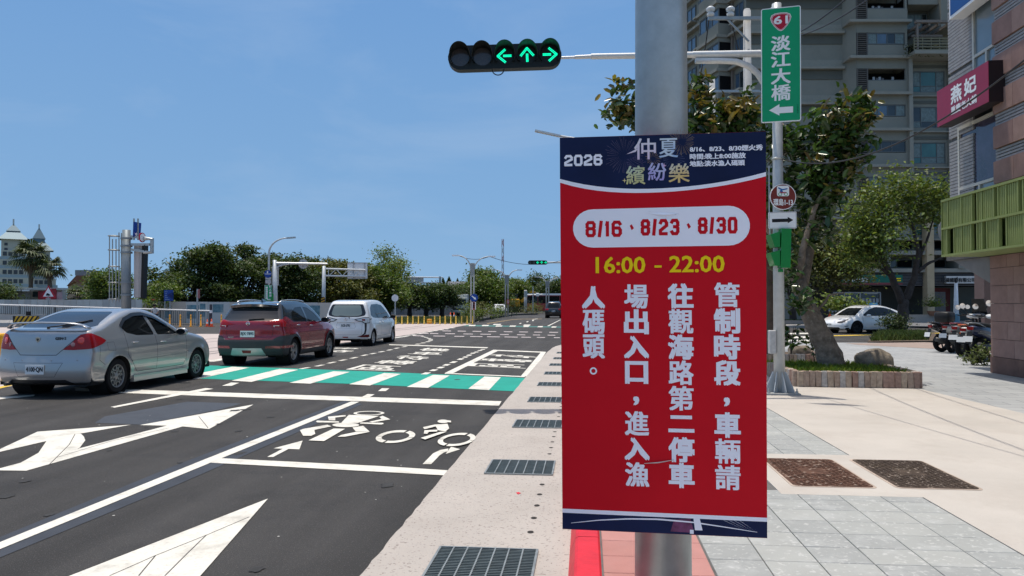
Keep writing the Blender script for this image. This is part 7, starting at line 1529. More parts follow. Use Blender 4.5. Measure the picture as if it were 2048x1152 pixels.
mb=MB(); mb.slab([D(25.5,650,50),D(78,650,50),D(78,632,50),D(25.5,632,50)],FH*.03); mb.build('plate',M('hazard_black',(.03,.025,.02),.6,var=.1),hz)
for i in range(7):
    x=20+i*9.2; mb=MB(); P=[D(max(25.5,min(78,a)),b,49.98)for a,b in((x,649.8),(x+5,649.8),(x+17,632.2),(x+12,632.2))]; mb.face(P); mb.build('stripe',M('hazard_yellow',(.60,.36,.03),.6,var=.1),hz)
mb=MB(); mb.box(D(57,627,50.4),(.22,.22,.28),YAW); mb.build('lamp',blackm,hz)
rail=thing('railing','long grey metal railing with white handrail in front of the hoarding','railing',D(200,640,52)); railw=M('handrail_white',(.62,.62,.61),.5,.2,var=.05); railg=M('railing_grey',(.16,.16,.155),.5,.4,var=.1)
def rz(px):return 1.03+(1.46-1.03)*max(0,(420-px))/420
mb=MB(); mb.tube([CF((p-1024)/FPX*52,52,rz(p))for p in(-140,0,140,280,420)],.06,8); mb.build('handrail',railw,rail)
mb=MB(); mb.tube([CF((p-1024)/FPX*52,52,rz(p)-.62 if p<200 else .12)for p in(-140,0,140,200,201,420)],.03,6); mb.build('lower_rail',railg,rail)
mb=MB()
for p in np.arange(-140,421,4.2):z1=rz(p); z0=z1-.62 if p<100 else .03; q=CF((p-1024)/FPX*52,52); mb.box((q.x,q.y,(z0+z1)/2),(.03,.03,z1-z0))
mb.build('bars',railg,rail,kind='stuff')
for p in(40,110,180,250,320,419):mb=MB(); q=CF((p-1024)/FPX*52,52); mb.box((q.x,q.y,rz(p)/2),(.09,.09,rz(p))); mb.build('post',railg,rail)
yb=thing('plastic_barrier','yellow water-filled plastic road barrier at the left edge beside the silver sedan','barrier',G(-20,742)); q=G(-52,742); mb=MB(); ym=M('barrier_yellow',(.72,.36,.015),.45,var=.06); mb.box(q+Vector((0,.3,.42)),(.95,.42,.84),YAW,bev=.05); mb.build('body',ym,yb); mb=MB(); mb.box(q+Vector((.0,.08,.1)),(1.0,.06,.18),YAW,bev=.02); mb.build('base',ym,yb)
# big gantry pole with the display board
gp=CF((253-1024)/FPX*49,49,0); t=thing('gantry_pole','thick grey gantry pole with ladder cage, display board and blue sign at the left','gantry',gp); gpm=M('gantry_grey',(.21,.24,.255),.5,.3,var=.08,scale=3)
def Q(px,py,dd=0.):return D(px,py,49+dd)
mb=MB(); mb.tube([gp,Q(253,460)],[.31,.25],20); mb.build('shaft',gpm,t,smooth=True)
for y in(477,492,505,565,590):mb=MB(); mb.lathe([(.30,-.06),(.36,-.06),(.36,.06),(.30,.06)],Q(253,y),20); mb.build('collar',gpm,t)
for y0_,y1_ in((470,478),(486,489),(496,505)):mb=MB(); mb.bar(Q(262,y0_+3),Q(300,y1_),.16,.16); mb.build('arm',galvp,t)
mb=MB(); mb.tube([Q(290,477),Q(304,478),Q(304,505),Q(288,505)],.13,8); mb.build('end_frame',galvp,t)
cage=M('cage_steel',(.34,.36,.35),.5,.5,var=.05);
for x,y0_ in((219,472),(225,478),(232,478),(238,465),(243,466)):mb=MB(); mb.tube([Q(x,y0_),Q(x,605)],.035,6); mb.build('cage_bar',cage,t)
for y in(472,500,533,565,598):
    mb=MB(); c=Q(228,y); mb.tube([c+RT*(.34*math.cos(a))+FH*(.34*math.sin(a))for a in[2*PI*k/16 for k in range(16)]],.035,6,closed=True); mb.build('cage_hoop',cage,t)
bd=thing('display_board','tall narrow grey and black display board seen edge-on beside the gantry pole','display board',Q(286,597)); mb=MB(); mb.slab([Q(268,490,.2),Q(278,490,.2),Q(277,595,.2),Q(267.5,595,.2)],FH*.4); mb.build('side',M('board_side_grey',(.52,.49,.47),.6,.2,var=.05),bd); mb=MB(); mb.slab([Q(278.3,489,.15),Q(284,489,.1),Q(281,595,.1),Q(277.3,595,.15)],FH*.5); mb.build('edge',M('board_edge_grey',(.40,.39,.38),.6,.2,var=.05),bd); mb=MB(); mb.slab([Q(284.3,491,.0),Q(289.5,489,-.1),Q(286,597,-.1),Q(281.3,596,.0)],FH*.5); mb.build('display',blackm,bd)
bs2=thing('lane_sign','tilted blue lane arrow sign on top of the gantry pole','sign',Q(274,475)); mb=MB(); P=[Q(266.5,443,-.2),Q(282,446,.3),Q(280,478,.3),Q(265.5,474,-.2)]; mb.slab(P,FH*.05); mb.build('panel',bsign,bs2); c=(P[0]+P[2])/2-FH*.02; ux=(P[1]-P[0]).normalized(); mb=MB()
mb.face([c+ux*x+Vector((0,0,z))for x,z in((-.05,-.1),(.05,-.1),(.05,.2),(.14,.2),(0,.40),(-.14,.2),(-.05,.2))]); mb.face([c+ux*x+Vector((0,0,z))for x,z in((-.12,-.25),(0,-.15),(.12,-.25),(0,-.42))]); mb.build('arrow',wsign,bs2)
for x in(268,276):mb=MB(); mb.tube([Q(x,437,.1),Q(x,480,.1)],.05,6); mb.build('post',cage,bs2)
sg=thing('speed_sign','small round red-rimmed sign edge-on beside the blue lane sign','sign',Q(284,475)); mb=MB(); c=Q(284,475,-.1); uo=(RT*.26+FH*.96).normalized(); mb.slab([c+uo*(.30*math.cos(a))+Vector((0,0,.32*math.sin(a)))for a in[2*PI*k/20 for k in range(20)]],RT*.03); mb.build('rim',shred,sg); mb=MB(); mb.face([c+RT*.043+uo*(.24*math.cos(a))+Vector((0,0,.26*math.sin(a)))for a in[2*PI*k/20 for k in range(20)]]); mb.build('face',wsign,sg)
# blue notice board, slim sign, triangular sign, warm bits behind the hoarding
t=thing('info_board','small blue information board on two thin posts before the pale hoarding','sign',CF((337-1024)/FPX*55,55)); mb=MB(); mb.slab([D(328,602,55),D(346,602,55),D(346,580,55),D(328,580,55)],FH*.05); mb.build('panel',bsign,t); mb=MB(); mb.face([D(334,590,54.97),D(345,598,54.97),D(345,584,54.97)]); mb.build('graphic',M('graphic_dark_blue',(.01,.03,.14),.5,var=.1),t)
for x in(330,340):mb=MB(); q=CF((x-1024)/FPX*55.1,55.1); mb.tube([q,D(x,602,55.1)],.04,6); mb.build('post',galvp,t)
mb=MB(); [mb.face([D(330,y,54.96),D(330+w,y,54.96),D(330+w,y-.9,54.96),D(330,y-.9,54.96)])for y,w in((584,5),(588,3.5),(592,4),(596,6),(599.5,9))]; mb.build('lettering',M('print_pale_blue',(.30,.42,.60),.5,var=0),t)
t=thing('slim_sign','narrow red and white sign seen edge-on, on a thin pole before the pale hoarding','sign',CF((395-1024)/FPX*51.5,51.5)); mb=MB(); q=CF((395-1024)/FPX*51.5,51.5); mb.tube([q,D(395,578,51.5)],.06,8); mb.build('post',galvp,t); mb=MB(); mb.slab([D(395.5,596,51.4),D(399,597,51.8),D(399,579,51.8),D(395.5,580,51.4)],RT*.03); mb.build('panel',M('slim_sign_red',(.38,.13,.13),.5,var=.1),t)
t=thing('warning_sign','triangular warning sign with red border above the grey hoarding','sign',D(97,600,57)); c=D(97,587,57);
for s_,m,o in((.62,shred,0),(.46,wsign,.01)):mb=MB(); mb.slab([c+RT*(s_*math.sin(a))+Vector((0,0,s_*math.cos(a)))-FH*o for a in(0,2.094,4.189)],-FH*.02); mb.build('rim' if o==0 else 'face',m,t)
mb=MB(); mb.tube([CF((97-1024)/FPX*57.1,57.1),c],.05,6); mb.build('post',galvp,t); mb=MB(); mb.slab([c-FH*.04+RT*x+Vector((0,0,z))for x,z in((-.18,-.16),(.18,-.16),(.1,-.04),(-.08,.04))],-FH*.01); mb.build('symbol',blackm,t)
t=thing('tarpaulin','orange red tarpaulin showing above the pale hoarding','tarpaulin',D(311,600,63)); mb=MB(); P=[D(300,604,60.6),D(322,604,60.6),D(319,598.5,60.9),D(312,596.8,60.9),D(303,598,60.9)]; mb.slab(P,FH*1.0); mb.build('sheet',M('tarp_orange',(.62,.12,.06),.7,var=.15),t)
# delineator posts and cones by the railing
dm_=M('delineator_orange',(.72,.30,.02),.5,var=.06); dmy=M('delineator_yellow',(.75,.48,.08),.5,var=.06)
def delin(label,p,h,r=.05,group='orange delineator posts by the railing',m=dm_):
    t=thing('delineator_post',label,'delineator post',p,0,group); mb=MB(); mb.lathe([(r*1.9,0),(r*1.8,.05),(r,.08),(r*.9,h-.02),(r*.6,h),(.001,h)],p,10); mb.build('post',m,t,smooth=True)
    for f in(.55,.78):mb=MB(); mb.lathe([(r*1.04,h*f),(r*1.03,h*(f+.09))],p,10); mb.build('reflective_band',dmy,t)
for x,lb in((340,'orange delineator post by the railing, leftmost, beside the silver sedan roof'),(361,'second orange delineator post from the left by the railing'),(382,'third orange delineator post from the left by the railing'),(402,'fourth orange delineator post, near the end of the railing'),(443,'orange delineator post close to the red SUV tail')):delin(lb,CF((x-1024)/FPX*50,50),.82)
cone('dull red cone at the right end of the railing',CF((415-1024)/FPX*50.5,50.5),.72); cone('bright orange cone beside the end of the railing, nearer the red SUV',CF((423.5-1024)/FPX*50,50),.78)
t=thing('striped_post','slim dark post beside the end of the railing','post',CF((422-1024)/FPX*51,51)); mb=MB(); q=CF((422-1024)/FPX*51,51); mb.tube([q,q+Vector((0,0,1.5))],.09,8); mb.build('post',M('dark_post',(.08,.07,.08),.7,var=.2),t); mb=MB(); mb.lathe([(.095,.9),(.095,1.1)],q,8); mb.build('band',wsign,t)
# person behind the sedan
def person(label,base,h,shirt,trousers,lean=.1):
    t=thing('person',label,'person',base); s=h/1.7; b=Vector(base)
    J={'pel':(0,0,.92),'chest':(0,-lean*.6,1.25),'neck':(0,-lean,1.46),'head':(0,-lean*1.2,1.6),'lh':(-.09,0,.88),'lk':(-.11,-.03,.48),'lf':(-.12,.02,.06),'lt':(-.13,-.14,.03),'rh':(.09,0,.88),'rk':(.13,-.06,.48),'rf':(.14,.05,.06),'rt':(.15,-.1,.03),'ls':(-.19,-lean*.8,1.40),'le':(-.26,-.06,1.14),'lw':(-.24,-.24,.96),'rs':(.19,-lean*.8,1.40),'re':(.27,-.04,1.14),'rw':(.24,-.22,.95)}
    R={'pel':.135,'chest':.15,'neck':.055,'head':.10,'lh':.095,'lk':.06,'lf':.045,'lt':.04,'rh':.095,'rk':.06,'rf':.045,'rt':.04,'ls':.065,'le':.045,'lw':.035,'rs':.065,'re':.045,'rw':.035}
    E=[('pel','chest'),('chest','neck'),('neck','head'),('pel','lh'),('lh','lk'),('lk','lf'),('lf','lt'),('pel','rh'),('rh','rk'),('rk','rf'),('rf','rt'),('chest','ls'),('ls','le'),('le','lw'),('chest','rs'),('rs','re'),('re','rw')]
    def skin(keys,edges,m,nm,grow=1.):
        ks=list(keys); me=bpy.data.meshes.new(nm); me.from_pydata([tuple(b+Vector(J[k])*s)for k in ks],[(ks.index(a),ks.index(c))for a,c in edges if a in ks and c in ks],[]); o=bpy.data.objects.new(nm,me); COL.objects.link(o)
        md=o.modifiers.new('s','SKIN');
        for v,k in zip(me.skin_vertices[0].data,ks):v.radius=(R[k]*s*grow,R[k]*s*grow*.8)
        me.skin_vertices[0].data[0].use_root=True; o.modifiers.new('u','SUBSURF').levels=1
        dg=bpy.context.evaluated_depsgraph_get(); me2=bpy.data.meshes.new_from_object(o.evaluated_get(dg)); bpy.data.objects.remove(o); return add_mesh(nm,me2,m,t,True)
    skin(J,E,M('skin',(.36,.20,.13),.6,var=.05),'body'); skin(['chest','pel','ls','le','rs','re'],E,shirt,'shirt',1.18); skin(['pel','lh','lk','lf','rh','rk','rf'],E,trousers,'trousers',1.18)
    mb=MB(); c=b+Vector((0,-lean*1.2,1.66))*s; mb.lathe([(.001,.085),(.07,.06),(.105,0),(.10,-.06),(.085,-.09)],c,14); mb.build('hair',M('hair_black',(.015,.013,.012),.7,var=.1),t,smooth=True); return t
person('person in a white shirt and dark trousers standing by the railing behind the silver sedan',CF((311-1024)/FPX*50.5,50.5),1.5,M('shirt_white',(.70,.70,.70),.8,var=.05),M('trousers_blue',(.05,.08,.12),.8,var=.1))
# lamp with small signs, second gantry arm, truss gantry
def lamp_curve(label,px,d,pytop,pxtip,r=.075,pybase=None):
    b=CF((px-1024)/FPX*d,d); t=thing('street_lamp',label,'street lamp',b); top=D(px,pytop+30,d); tip=D(pxtip,pytop,d); P=[b,top];
    for k in range(1,9):u=k/8; P.append(Vector((top.x+(tip.x-top.x)*(1-math.cos(u*PI/2))**1.0,top.y+(tip.y-top.y)*u*u,top.z+(tip.z-top.z)*math.sin(u*PI/2))))
    mb=MB(); mb.tube(P,[r]*2+[r*(.9-.05*k)for k in range(8)],10); mb.build('post',greyp,t,smooth=True)
    u=(P[-1]-P[-2]).normalized(); mb=MB(); mb.bar(P[-1]-u*.05,P[-1]+u*.55,.20,.10); mb.build('lamp_head',galvp,t); return t,b
t,b=lamp_curve('tall curved street lamp left of the traffic arm, above the big tree',538,52,476,575)
t=thing('route_disc','round blue direction sign on the lamp post above the small green sign','sign',D(537,552,51.8)); c=D(536,548,51.8)
mb=MB(); mb.slab([c+RT*(.25*math.cos(a))+Vector((0,0,.27*math.sin(a)))for a in[2*PI*k/20 for k in range(20)]],-FH*.03); mb.build('panel',bsign,t); mb=MB(); mb.face([c-FH*.035+RT*x+Vector((0,0,z))for x,z in((-.2,-.02),(.2,-.02),(.2,.02),(-.2,.02))]); mb.face([c-FH*.035+RT*x+Vector((0,0,z))for x,z in((-.06,.05),(.02,.05),(.02,.2),(-.06,.2))]); mb.build('symbol',wsign,t)
t=thing('plate_sign','small white plates below the round blue sign on the lamp post','sign',D(536,560,51.8));
for y0_,y1_ in((554.5,559),(560,567)):mb=MB(); mb.slab([D(531,y1_,51.8),D(542,y1_,51.8),D(542,y0_,51.8),D(531,y0_,51.8)],-FH*.02); mb.build('panel',M('plate_grey_white',(.50,.49,.50),.5,var=.05),t)
t=thing('road_sign','small green sign with two columns of white characters on the lamp post','sign',D(537,600,51.8)); mb=MB(); mb.slab([D(529.5,601.5,51.8),D(544.5,601.5,51.8),D(544.5,570,51.8),D(529.5,570,51.8)],-FH*.02); mb.build('panel',wsign,t); mb=MB(); mb.face([D(530,601,51.76),D(544,601,51.76),D(544,570.5,51.76),D(530,570.5,51.76)]); mb.build('face',gsign,t)
mb=MB(); ks=51.7/FPX
for i,ch in enumerate('請依標誌路線'[:6]):write(mb,ch,D(533.5,575+i*4.2,51.74),RT,Vector((0,0,1)),-FH,w=4*ks,h=3.8*ks,bold=.008)
for i,ch in enumerate('行人專用'):write(mb,ch,D(540.5,573.5+i*6,51.74),RT,Vector((0,0,1)),-FH,w=4.2*ks,h=4.6*ks,bold=.008)
mb.face([D(534,599.5,51.73),D(541,599.5,51.73),D(541,598,51.73),D(534,598,51.73)]); mb.build('lettering',wsign,t)
b=CF((552.5-1024)/FPX*51,51); t=thing('signal_gantry','grey pole with a long white horizontal arm carrying the back of a round sign','gantry',b);
def E2(px,py,dd=0):return D(px,py,51+dd)
mb=MB(); mb.tube([b,E2(549.5,520)],[.16,.12],14); mb.build('shaft',greyp,t,smooth=True); mb=MB(); mb.tube([E2(550,526.5),E2(655,527.5)],[.09,.06],10); mb.build('arm',MATS['white_galvanised'],t); mb=MB(); mb.tube([E2(551,553),E2(551.5,540),E2(556,533),E2(566,529.5),E2(578,528)],.06,8); mb.build('brace',greyp,t,smooth=True); mb=MB(); pb(mb,544.5,556,E2(550,570.5).z,E2(550,532.5).z,51.3,.25); mb.build('cabinet',M('cabinet_grey',(.42,.42,.41),.6,var=.06),t)
mb=MB(); c=E2(606.5,528,.2); mb.slab([c+RT*(.33*math.cos(a))+Vector((0,0,.33*math.sin(a)))for a in[2*PI*k/24 for k in range(24)]],FH*.03); mb.build('round_sign_back',M('sign_back',(.40,.41,.42),.6,.2,var=.05),t); mb=MB(); [mb.box(E2(606.5+x,528,.12),(.06,.05,.42),YAW)for x in(-4,4)]; mb.build('sign_clamp',alum,t); mb=MB(); pb(mb,622,652,E2(0,527).z,E2(0,525).z,51.2,.12); mb.build('arm_fitting',M('fitting_dark',(.10,.11,.11),.6,.2,var=.1),t)
mb=MB(); mb.bar(E2(549,588),E2(546,602),.20,.3); mb.build('signal_box',greenbox,t)
b=CF((647-1024)/FPX*62,62); t=thing('sign_gantry','pole with a white truss arm holding the back of a large road sign','gantry',b)
def E3(px,py,dd=0):return D(px,py,62+dd)
mb=MB(); mb.tube([b,E3(648,532)],[.17,.14],14); mb.build('shaft',greyp,t,smooth=True)
for k in range(6):mb=MB(); z0=.75+k*.22; V=[]; mb.slab([Vector((b.x,b.y,0))-FH*.175+RT*x+Vector((0,0,z))for x,z in((-.15,z0),(-.15,z0+.1),(.15,z0+.24),(.15,z0+.14))],-FH*.01); mb.build('hazard_stripe',M('hazard_yellow_2',(.55,.28,.03),.6,var=.1),t)
mb=MB(); mb.lathe([(.172,.7),(.168,2.1)],b,14); mb.build('hazard_wrap',M('hazard_black',(.03,.025,.02),.6),t)
mb=MB(); mb.tube([E3(648,537.5),E3(731,540)],.075,8); mb.tube([E3(648,551.5),E3(731,553)],.075,8); mb.build('truss_chord',MATS['white_galvanised'],t); mb=MB(); X_=[658,672,685,698,709,722]; [mb.tube([E3(a,551.5 if i%2==0 else 538.5),E3(c,538.5 if i%2==0 else 552)],.035,6)for i,(a,c)in enumerate(zip(X_,X_[1:]))]; mb.tube([E3(657,538),E3(657,552)],.035,6); mb.build('truss_web',MATS['white_galvanised'],t)
mb=MB(); pb(mb,695,734.5,E3(0,557.5).z,E3(0,524.5).z,62.25,.06); mb.build('sign_back',M('sign_back_light',(.72,.73,.74),.6,.2,var=.05),t); mb=MB(); [pb(mb,x,x+1.6,E3(0,556).z,E3(0,526).z,62.17,.08)for x in(706,728)]; [pb(mb,695,734.5,E3(0,y+1).z,E3(0,y).z,62.2,.05)for y in(524.7,556.3)]; mb.build('sign_rib',alum,t)
b=CF((790.5-1024)/FPX*60,60); t=thing('round_sign','round sign seen from its pale back on a thin post right of the white minivan','sign',b); mb=MB(); mb.tube([b,D(790.5,590,60)],.05,8); mb.build('post',greyp,t); mb=MB(); c=D(790,596,59.9); mb.slab([c+RT*(.27*math.cos(a))+Vector((0,0,.28*math.sin(a)))for a in[2*PI*k/22 for k in range(22)]],FH*.02); mb.build('panel',M('sign_back_light'),t)if False else mb.build('panel',MATS['sign_back_light'],t)
b=CF((880-1024)/FPX*120,120); t=thing('sign_gantry','distant white overhead sign gantry above the row of dark trees','gantry',b)
def E4(px,py,dd=0):return D(px,py,120+dd)
mb=MB(); mb.tube([b,E4(880,553)],.2,10); mb.build('shaft',greyp,t); mb=MB(); mb.tube([E4(804,554),E4(885,555)],.10,8); mb.tube([E4(804,565),E4(885,566)],.12,8); mb.build('truss_chord',MATS['white_galvanised'],t); mb=MB(); pb(mb,811,847,E4(0,564).z,E4(0,554).z,120.4,.1); mb.build('sign_back',alum,t)
# double-arm lamps down the median
def twin_lamp(label,px,d,ytop,xl,yl,xr,yr,ysplit,r=.11,base_z=0.15):
    b=CF((px-1024)/FPX*d,d,base_z); t=thing('street_lamp',label,'street lamp',b,0,'twin-armed lamps along the median');
    for sd,(xt,yt)in((-1,(xl,yl)),(1,(xr,yr))):
        s0=D(px,608,d)+RT*sd*r; s0.z=base_z; p1=D(px,ysplit,d)+RT*sd*r; e=D(xt,yt,d); P=[s0,p1]
        for k in range(1,10):u=k/9; P.append(p1+RT*((e-p1).dot(RT)*(1-math.cos(u*PI/2)))+Vector((0,0,(e.z-p1.z)*math.sin(u*PI/2))))
        mb=MB(); mb.tube(P,[r*.55,r*.5]+[r*(.48-.025*k)for k in range(9)],8); mb.build('arm',M('lamp_pale_paint',(.55,.55,.52),.5,.1,var=.05),t,smooth=True)
        mb=MB(); u=RT*sd; mb.bar(P[-1]-u*.1,P[-1]+u*.45,.20,.10); mb.build('lamp_head',wsign,t)
    mb=MB(); q=D(px,ysplit-3,d); mb.box(q,(r*3.1,r*1.2,.9),YAW,bev=.03); mb.build('collar',M('lamp_collar',(.30,.31,.30),.6,.2,var=.05),t); mb=MB(); mb.tube([q+Vector((0,0,-.6))+RT*(-.9 if False else 0),q],r*.4,8); mb.build('core',greyp,t); return t
twin_lamp('nearest twin-armed street lamp, with the round blue arrow sign on it',945,57,512,916,511,979,513,541); twin_lamp('second twin-armed street lamp along the median, before the tall mast',1013.5,80,540,991,540,1036,540,561,.14); twin_lamp('twin-armed street lamp nearest the red notice edge, third in the row',1095,105,553,1077,554,1117,556,571,.17); twin_lamp('smallest, farthest twin-armed street lamp in the row',1060,150,570,1048,570,1074,570.5,576,.16)
t=thing('arrow_sign','round blue sign with a white slanting arrow on the nearest twin lamp','sign',D(948,604,56.6)); c=D(948,595.5,56.6); r_=7.9*56.6/FPX
mb=MB(); mb.slab([c+RT*(r_*math.cos(a))+Vector((0,0,r_*math.sin(a)))for a in[2*PI*k/24 for k in range(24)]],FH*.03); mb.build('panel',bsign,t); mb=MB(); e=Vector((0,0,1)); dv=(RT-e*.8).normalized(); nv=(RT*.8+e).normalized(); mb.face([c-FH*.01+dv*(r_*x)+nv*(r_*y)for x,y in((-.75,-.10),(.1,-.16),(.1,-.35),(.72,0),(.1,.35),(.1,.16),(-.75,.10))]); mb.build('arrow',wsign,t)
t=thing('warning_board','small red and white board with dark lamps below the blue arrow sign','sign',D(947.5,620,56.6)); mb=MB(); mb.slab([D(943.5,619.5,56.6),D(952,619.5,56.6),D(952,603.8,56.6),D(943.5,603.8,56.6)],FH*.05); mb.build('panel',M('board_red_white',(.45,.12,.10),.6,var=.2,scale=8),t); mb=MB(); [mb.face([D(945.6+dx,y+dy,56.57)for dx,dy in((0,0),(3.6,0),(3.6,-3),(0,-3))])for y in(608,612,616)]; mb.build('lamp',blackm,t); mb=MB(); mb.face([D(943.6,y,56.58)for y in()]+[D(a,b_,56.58)for a,b_ in((943.7,619.3),(945.2,619.3),(945.2,604),(943.7,604))]); mb.face([D(a,b_,56.58)for a,b_ in((950.2,619.3),(951.8,619.3),(951.8,604),(950.2,604))]); mb.build('border',wsign,t)
# far traffic light and the arm that leads behind the notice
tf,*_=traffic_light('small distant five-lamp traffic light left of the notice, three green arrows lit',((1060.2,525),(1091,525)),4.2,60,far=True); mb=MB(); mb.tube([D(1094,525,60),D(1200,524,60)],.07,8); q=CF((1200-1024)/FPX*60,60); sh_=MB(); sh_.tube([q,D(1200,515,60)],.13,10); ar=thing('signal_pole','pole with the thin white arm of the distant traffic light, running behind the notice','pole',q); mb.build('signal_arm',MATS['white_galvanised'],ar); sh_.build('shaft',greyp,ar)
b=CF((1215-1024)/FPX*30,30,SW); t=thing('street_lamp','street lamp arm pointing left from behind the top of the notice','street lamp',b); mb=MB(); tp=D(1215,290,30); mb.tube([b,tp,D(1190,284,30),D(1120,272,30)],[.11,.08,.06,.045],10); mb.build('post',MATS['white_galvanised'],t,smooth=True); mb=MB(); mb.bar(D(1121,272.5,30),D(1070,261.5,30),.22,.07); mb.build('lamp_head',MATS['white_galvanised'],t)
# orange bollard row at the end of the tram bed
dy=CF(0,0)
ORD='first second third fourth fifth sixth seventh eighth ninth tenth eleventh twelfth thirteenth fourteenth fifteenth'.split()
xs_=[780,792,804,815.5,826,837,848.5,869.5,880,890.5,901.5,912,923.5,934.5,945.5]
for i,x in enumerate(xs_):
    dd=56.5 if x>800 else 56; delin('%s thin orange bollard from the left in the row beyond the tram bed'%ORD[i],CF((x-1024)/FPX*dd,dd),.62,.045,'orange bollards at the end of the tram bed',dmy)
p=CF((859-1024)/FPX*57,57); t=thing('safety_drum','wide orange drum standing among the thin orange bollards','safety drum',p); mb=MB(); mb.lathe([(.20,0),(.19,.35),(.15,.38),(.001,.38)],p,14); mb.build('drum',dm_,t); mb=MB(); mb.lathe([(.196,.14),(.194,.24)],p,14); mb.build('band',dmy,t)
for x,lb in((901,'left one of two small red cones under the dark trees'),(908,'right one of two small red cones under the dark trees')):cone(lb,CF((x-1024)/FPX*75,75),1.0,'small red cones under the trees')
# grass strips, kerbs and the planted median
def gstrip(label,poly,n,h,z=.0,m=grassm):_props(grass('grass',samp(poly,z),n,h,None,m),label,'grass',None,'stuff')
med_g=M('median_grass',(.13,.16,.045),.8,var=.35,scale=.6,island=.4)
PG=[CF((790-1024)/FPX*58.5,58.5),CF((946-1024)/FPX*58.5,58.5),CF((940-1024)/FPX*72,72),CF((800-1024)/FPX*72,72)]
mb=MB(); mb.prism([(p.x,p.y)for p in PG],-.02,.06); structure('median_bed',mb,M('dry_soil',(.20,.17,.09),.95,var=.3,scale=2)); gstrip('rough grass behind the orange bollards',PG,5200,.32,.06,med_g)
redk=M('far_kerb_red',(.30,.05,.045),.8,var=.2)
mb=MB(); a=CF((600-1024)/FPX*64,64); b=CF((935-1024)/FPX*80,80); mb.bar(a,b,.25,.3); structure('far_kerb',mb,redk)
PG=[a+Vector((0,.3,0)),CF((780-1024)/FPX*72,72),CF((780-1024)/FPX*76,76),CF((590-1024)/FPX*69,69)]; gstrip('short grass below the pole with the striped base',PG,2500,.22,.1,leafm_)
mb=MB(); P=[G(945,645.5),G(1005,634.5),G(1030,631),G(1075,629.5),G(1075,627.5),G(1030,628),G(990,630),G(950,636)]; mb.prism([(p.x,p.y)for p in P][::1],-.02,.22); structure('median',mb,M('median_kerb_dark',(.07,.068,.065),.9,var=.2))
for x,y,d,r,h,m,lb in((965,640,66,1.0,1.5,leafo,'dark olive bush at the near end of the median'),(955,640,63,.7,1.0,leafl,'pale bushy plant beside the nearest twin lamp'),(985,636,74,1.0,1.1,leafl,'bright yellow green bush on the median before the white car'),(1003,636,82,.9,1.3,leafm_,'round bush on the median behind the bright one'),(1023,634,84,.8,1.9,leafd,'tall dark shrub at the second twin lamp'),(1050,632,105,2.2,1.0,leafo,'low bushes along the far median'),(1072,628,112,2.0,1.4,leafl,'pale reeds at the far end of the median'),(935,640,66,.9,1.4,leafl,'light green bush left of the nearest twin lamp')):
    shrub('shrub',lb,CF((x-1024)/FPX*d,d,.1),r,650,.16,m,'shrub','bushes on the median',h,16,r*.25)
# vehicles far down the road
bk_out=[(.12,.3),(.0,.45),(.0,.9),(.1,1.1),(.35,1.6),(.6,1.74),(1.5,1.78),(2.5,1.74),(3.2,1.15),(4.2,1.0),(4.6,.75),(4.6,.35),(3.5,.25),(1,.25)]
p=G(1107,636.5); far_car('black_suv','black SUV seen from behind far down the road beside the notice edge',(p.x,p.y,0),0,paint('car_black',(.012,.012,.014),0,.2),bk_out,.95,wb=(.85,3.7))
sd_out=[(.1,.3),(0,.5),(.05,.9),(.6,1.0),(1.1,1.38),(1.8,1.45),(2.5,1.4),(3.2,1.0),(4.1,.85),(4.4,.6),(4.4,.35),(3.5,.2),(1,.2)]
p=CF((985-1024)/FPX*110,110); far_car('white_car','white car facing us far off behind the median bushes',(p.x+.5,p.y+2,.05),PI+.25,paint('car_white',(.7,.7,.7),0,.25),sd_out,.88,wb=(.8,3.4))
def box_truck(label,base,rot):
    t=thing('truck',label,'truck',base,rot); wm=M('truck_white',(.62,.66,.60),.4,var=.06,obj=True)
    def lb(nm,m,bx,par=None):
        mb=MB(); [mb.box(((a+b_)/2,(c_+d_)/2,(e+f_)/2),(b_-a,d_-c_,f_-e),bev=.05)for a,b_,c_,d_,e,f_ in bx]; return mb.build(nm,m,par or t,local=True)
    lb('cab',wm,[(-1.05,1.05,0,1.7,.5,2.3)]); lb('cargo_box',M('truck_box_grey',(.40,.42,.42),.6,var=.06,obj=True),[(-1.1,1.1,1.8,6,.9,2.75)]); lb('windshield',glass_m,[(-.92,.92,-.03,.05,1.4,2.1)]); lb('grille',black_pl,[(-.7,.7,-.03,.03,.8,1.0)]); lb('bumper',wm,[(-1.05,1.05,-.12,.05,.45,.72)]);
    for s_ in(-1,1):lb('headlight',clear_lens,[(s_*.86-.14,s_*.86+.14,-.05,.03,.78,1.0)]); mb=MB(); mb.cyl((s_*1.0,.9,.42),(s_*.72,.9,.42),.42,n=18); mb.build('wheel',tyre_m,t,local=True); mb=MB(); mb.cyl((s_*1.0,4.6,.42),(s_*.72,4.6,.42),.42,n=18); mb.build('wheel',tyre_m,t,local=True); lb('side_mirror',black_pl,[(s_*1.22-.09,s_*1.22+.09,.0,.08,1.5,1.95)])
    lb('license_plate',plate_m,[(-.18,.18,-.15,-.125,.5,.64)]); lb('chassis',black_pl,[(-.5,.5,.3,5.9,.45,.85)]); return t
box_truck('white box truck facing us under the trees left of the blue arrow sign',CF((917-1024)/FPX*92,92,.0),.12)
ex=CF((1030-1024)/FPX*125,125); t=thing('excavator','yellow excavator parked far off behind the median','excavator',ex); eym=M('excavator_yellow',(.62,.33,.02),.5,var=.08)
mb=MB(); mb.box(ex+Vector((-1.0,0,1.7)),(3.6,2.4,1.3),YAW,bev=.15); mb.build('house',eym,t); mb=MB(); mb.box(ex+Vector((-.2,0,2.7)),(1.4,1.5,1.2),YAW,bev=.1); mb.build('cab',glass_m,t);
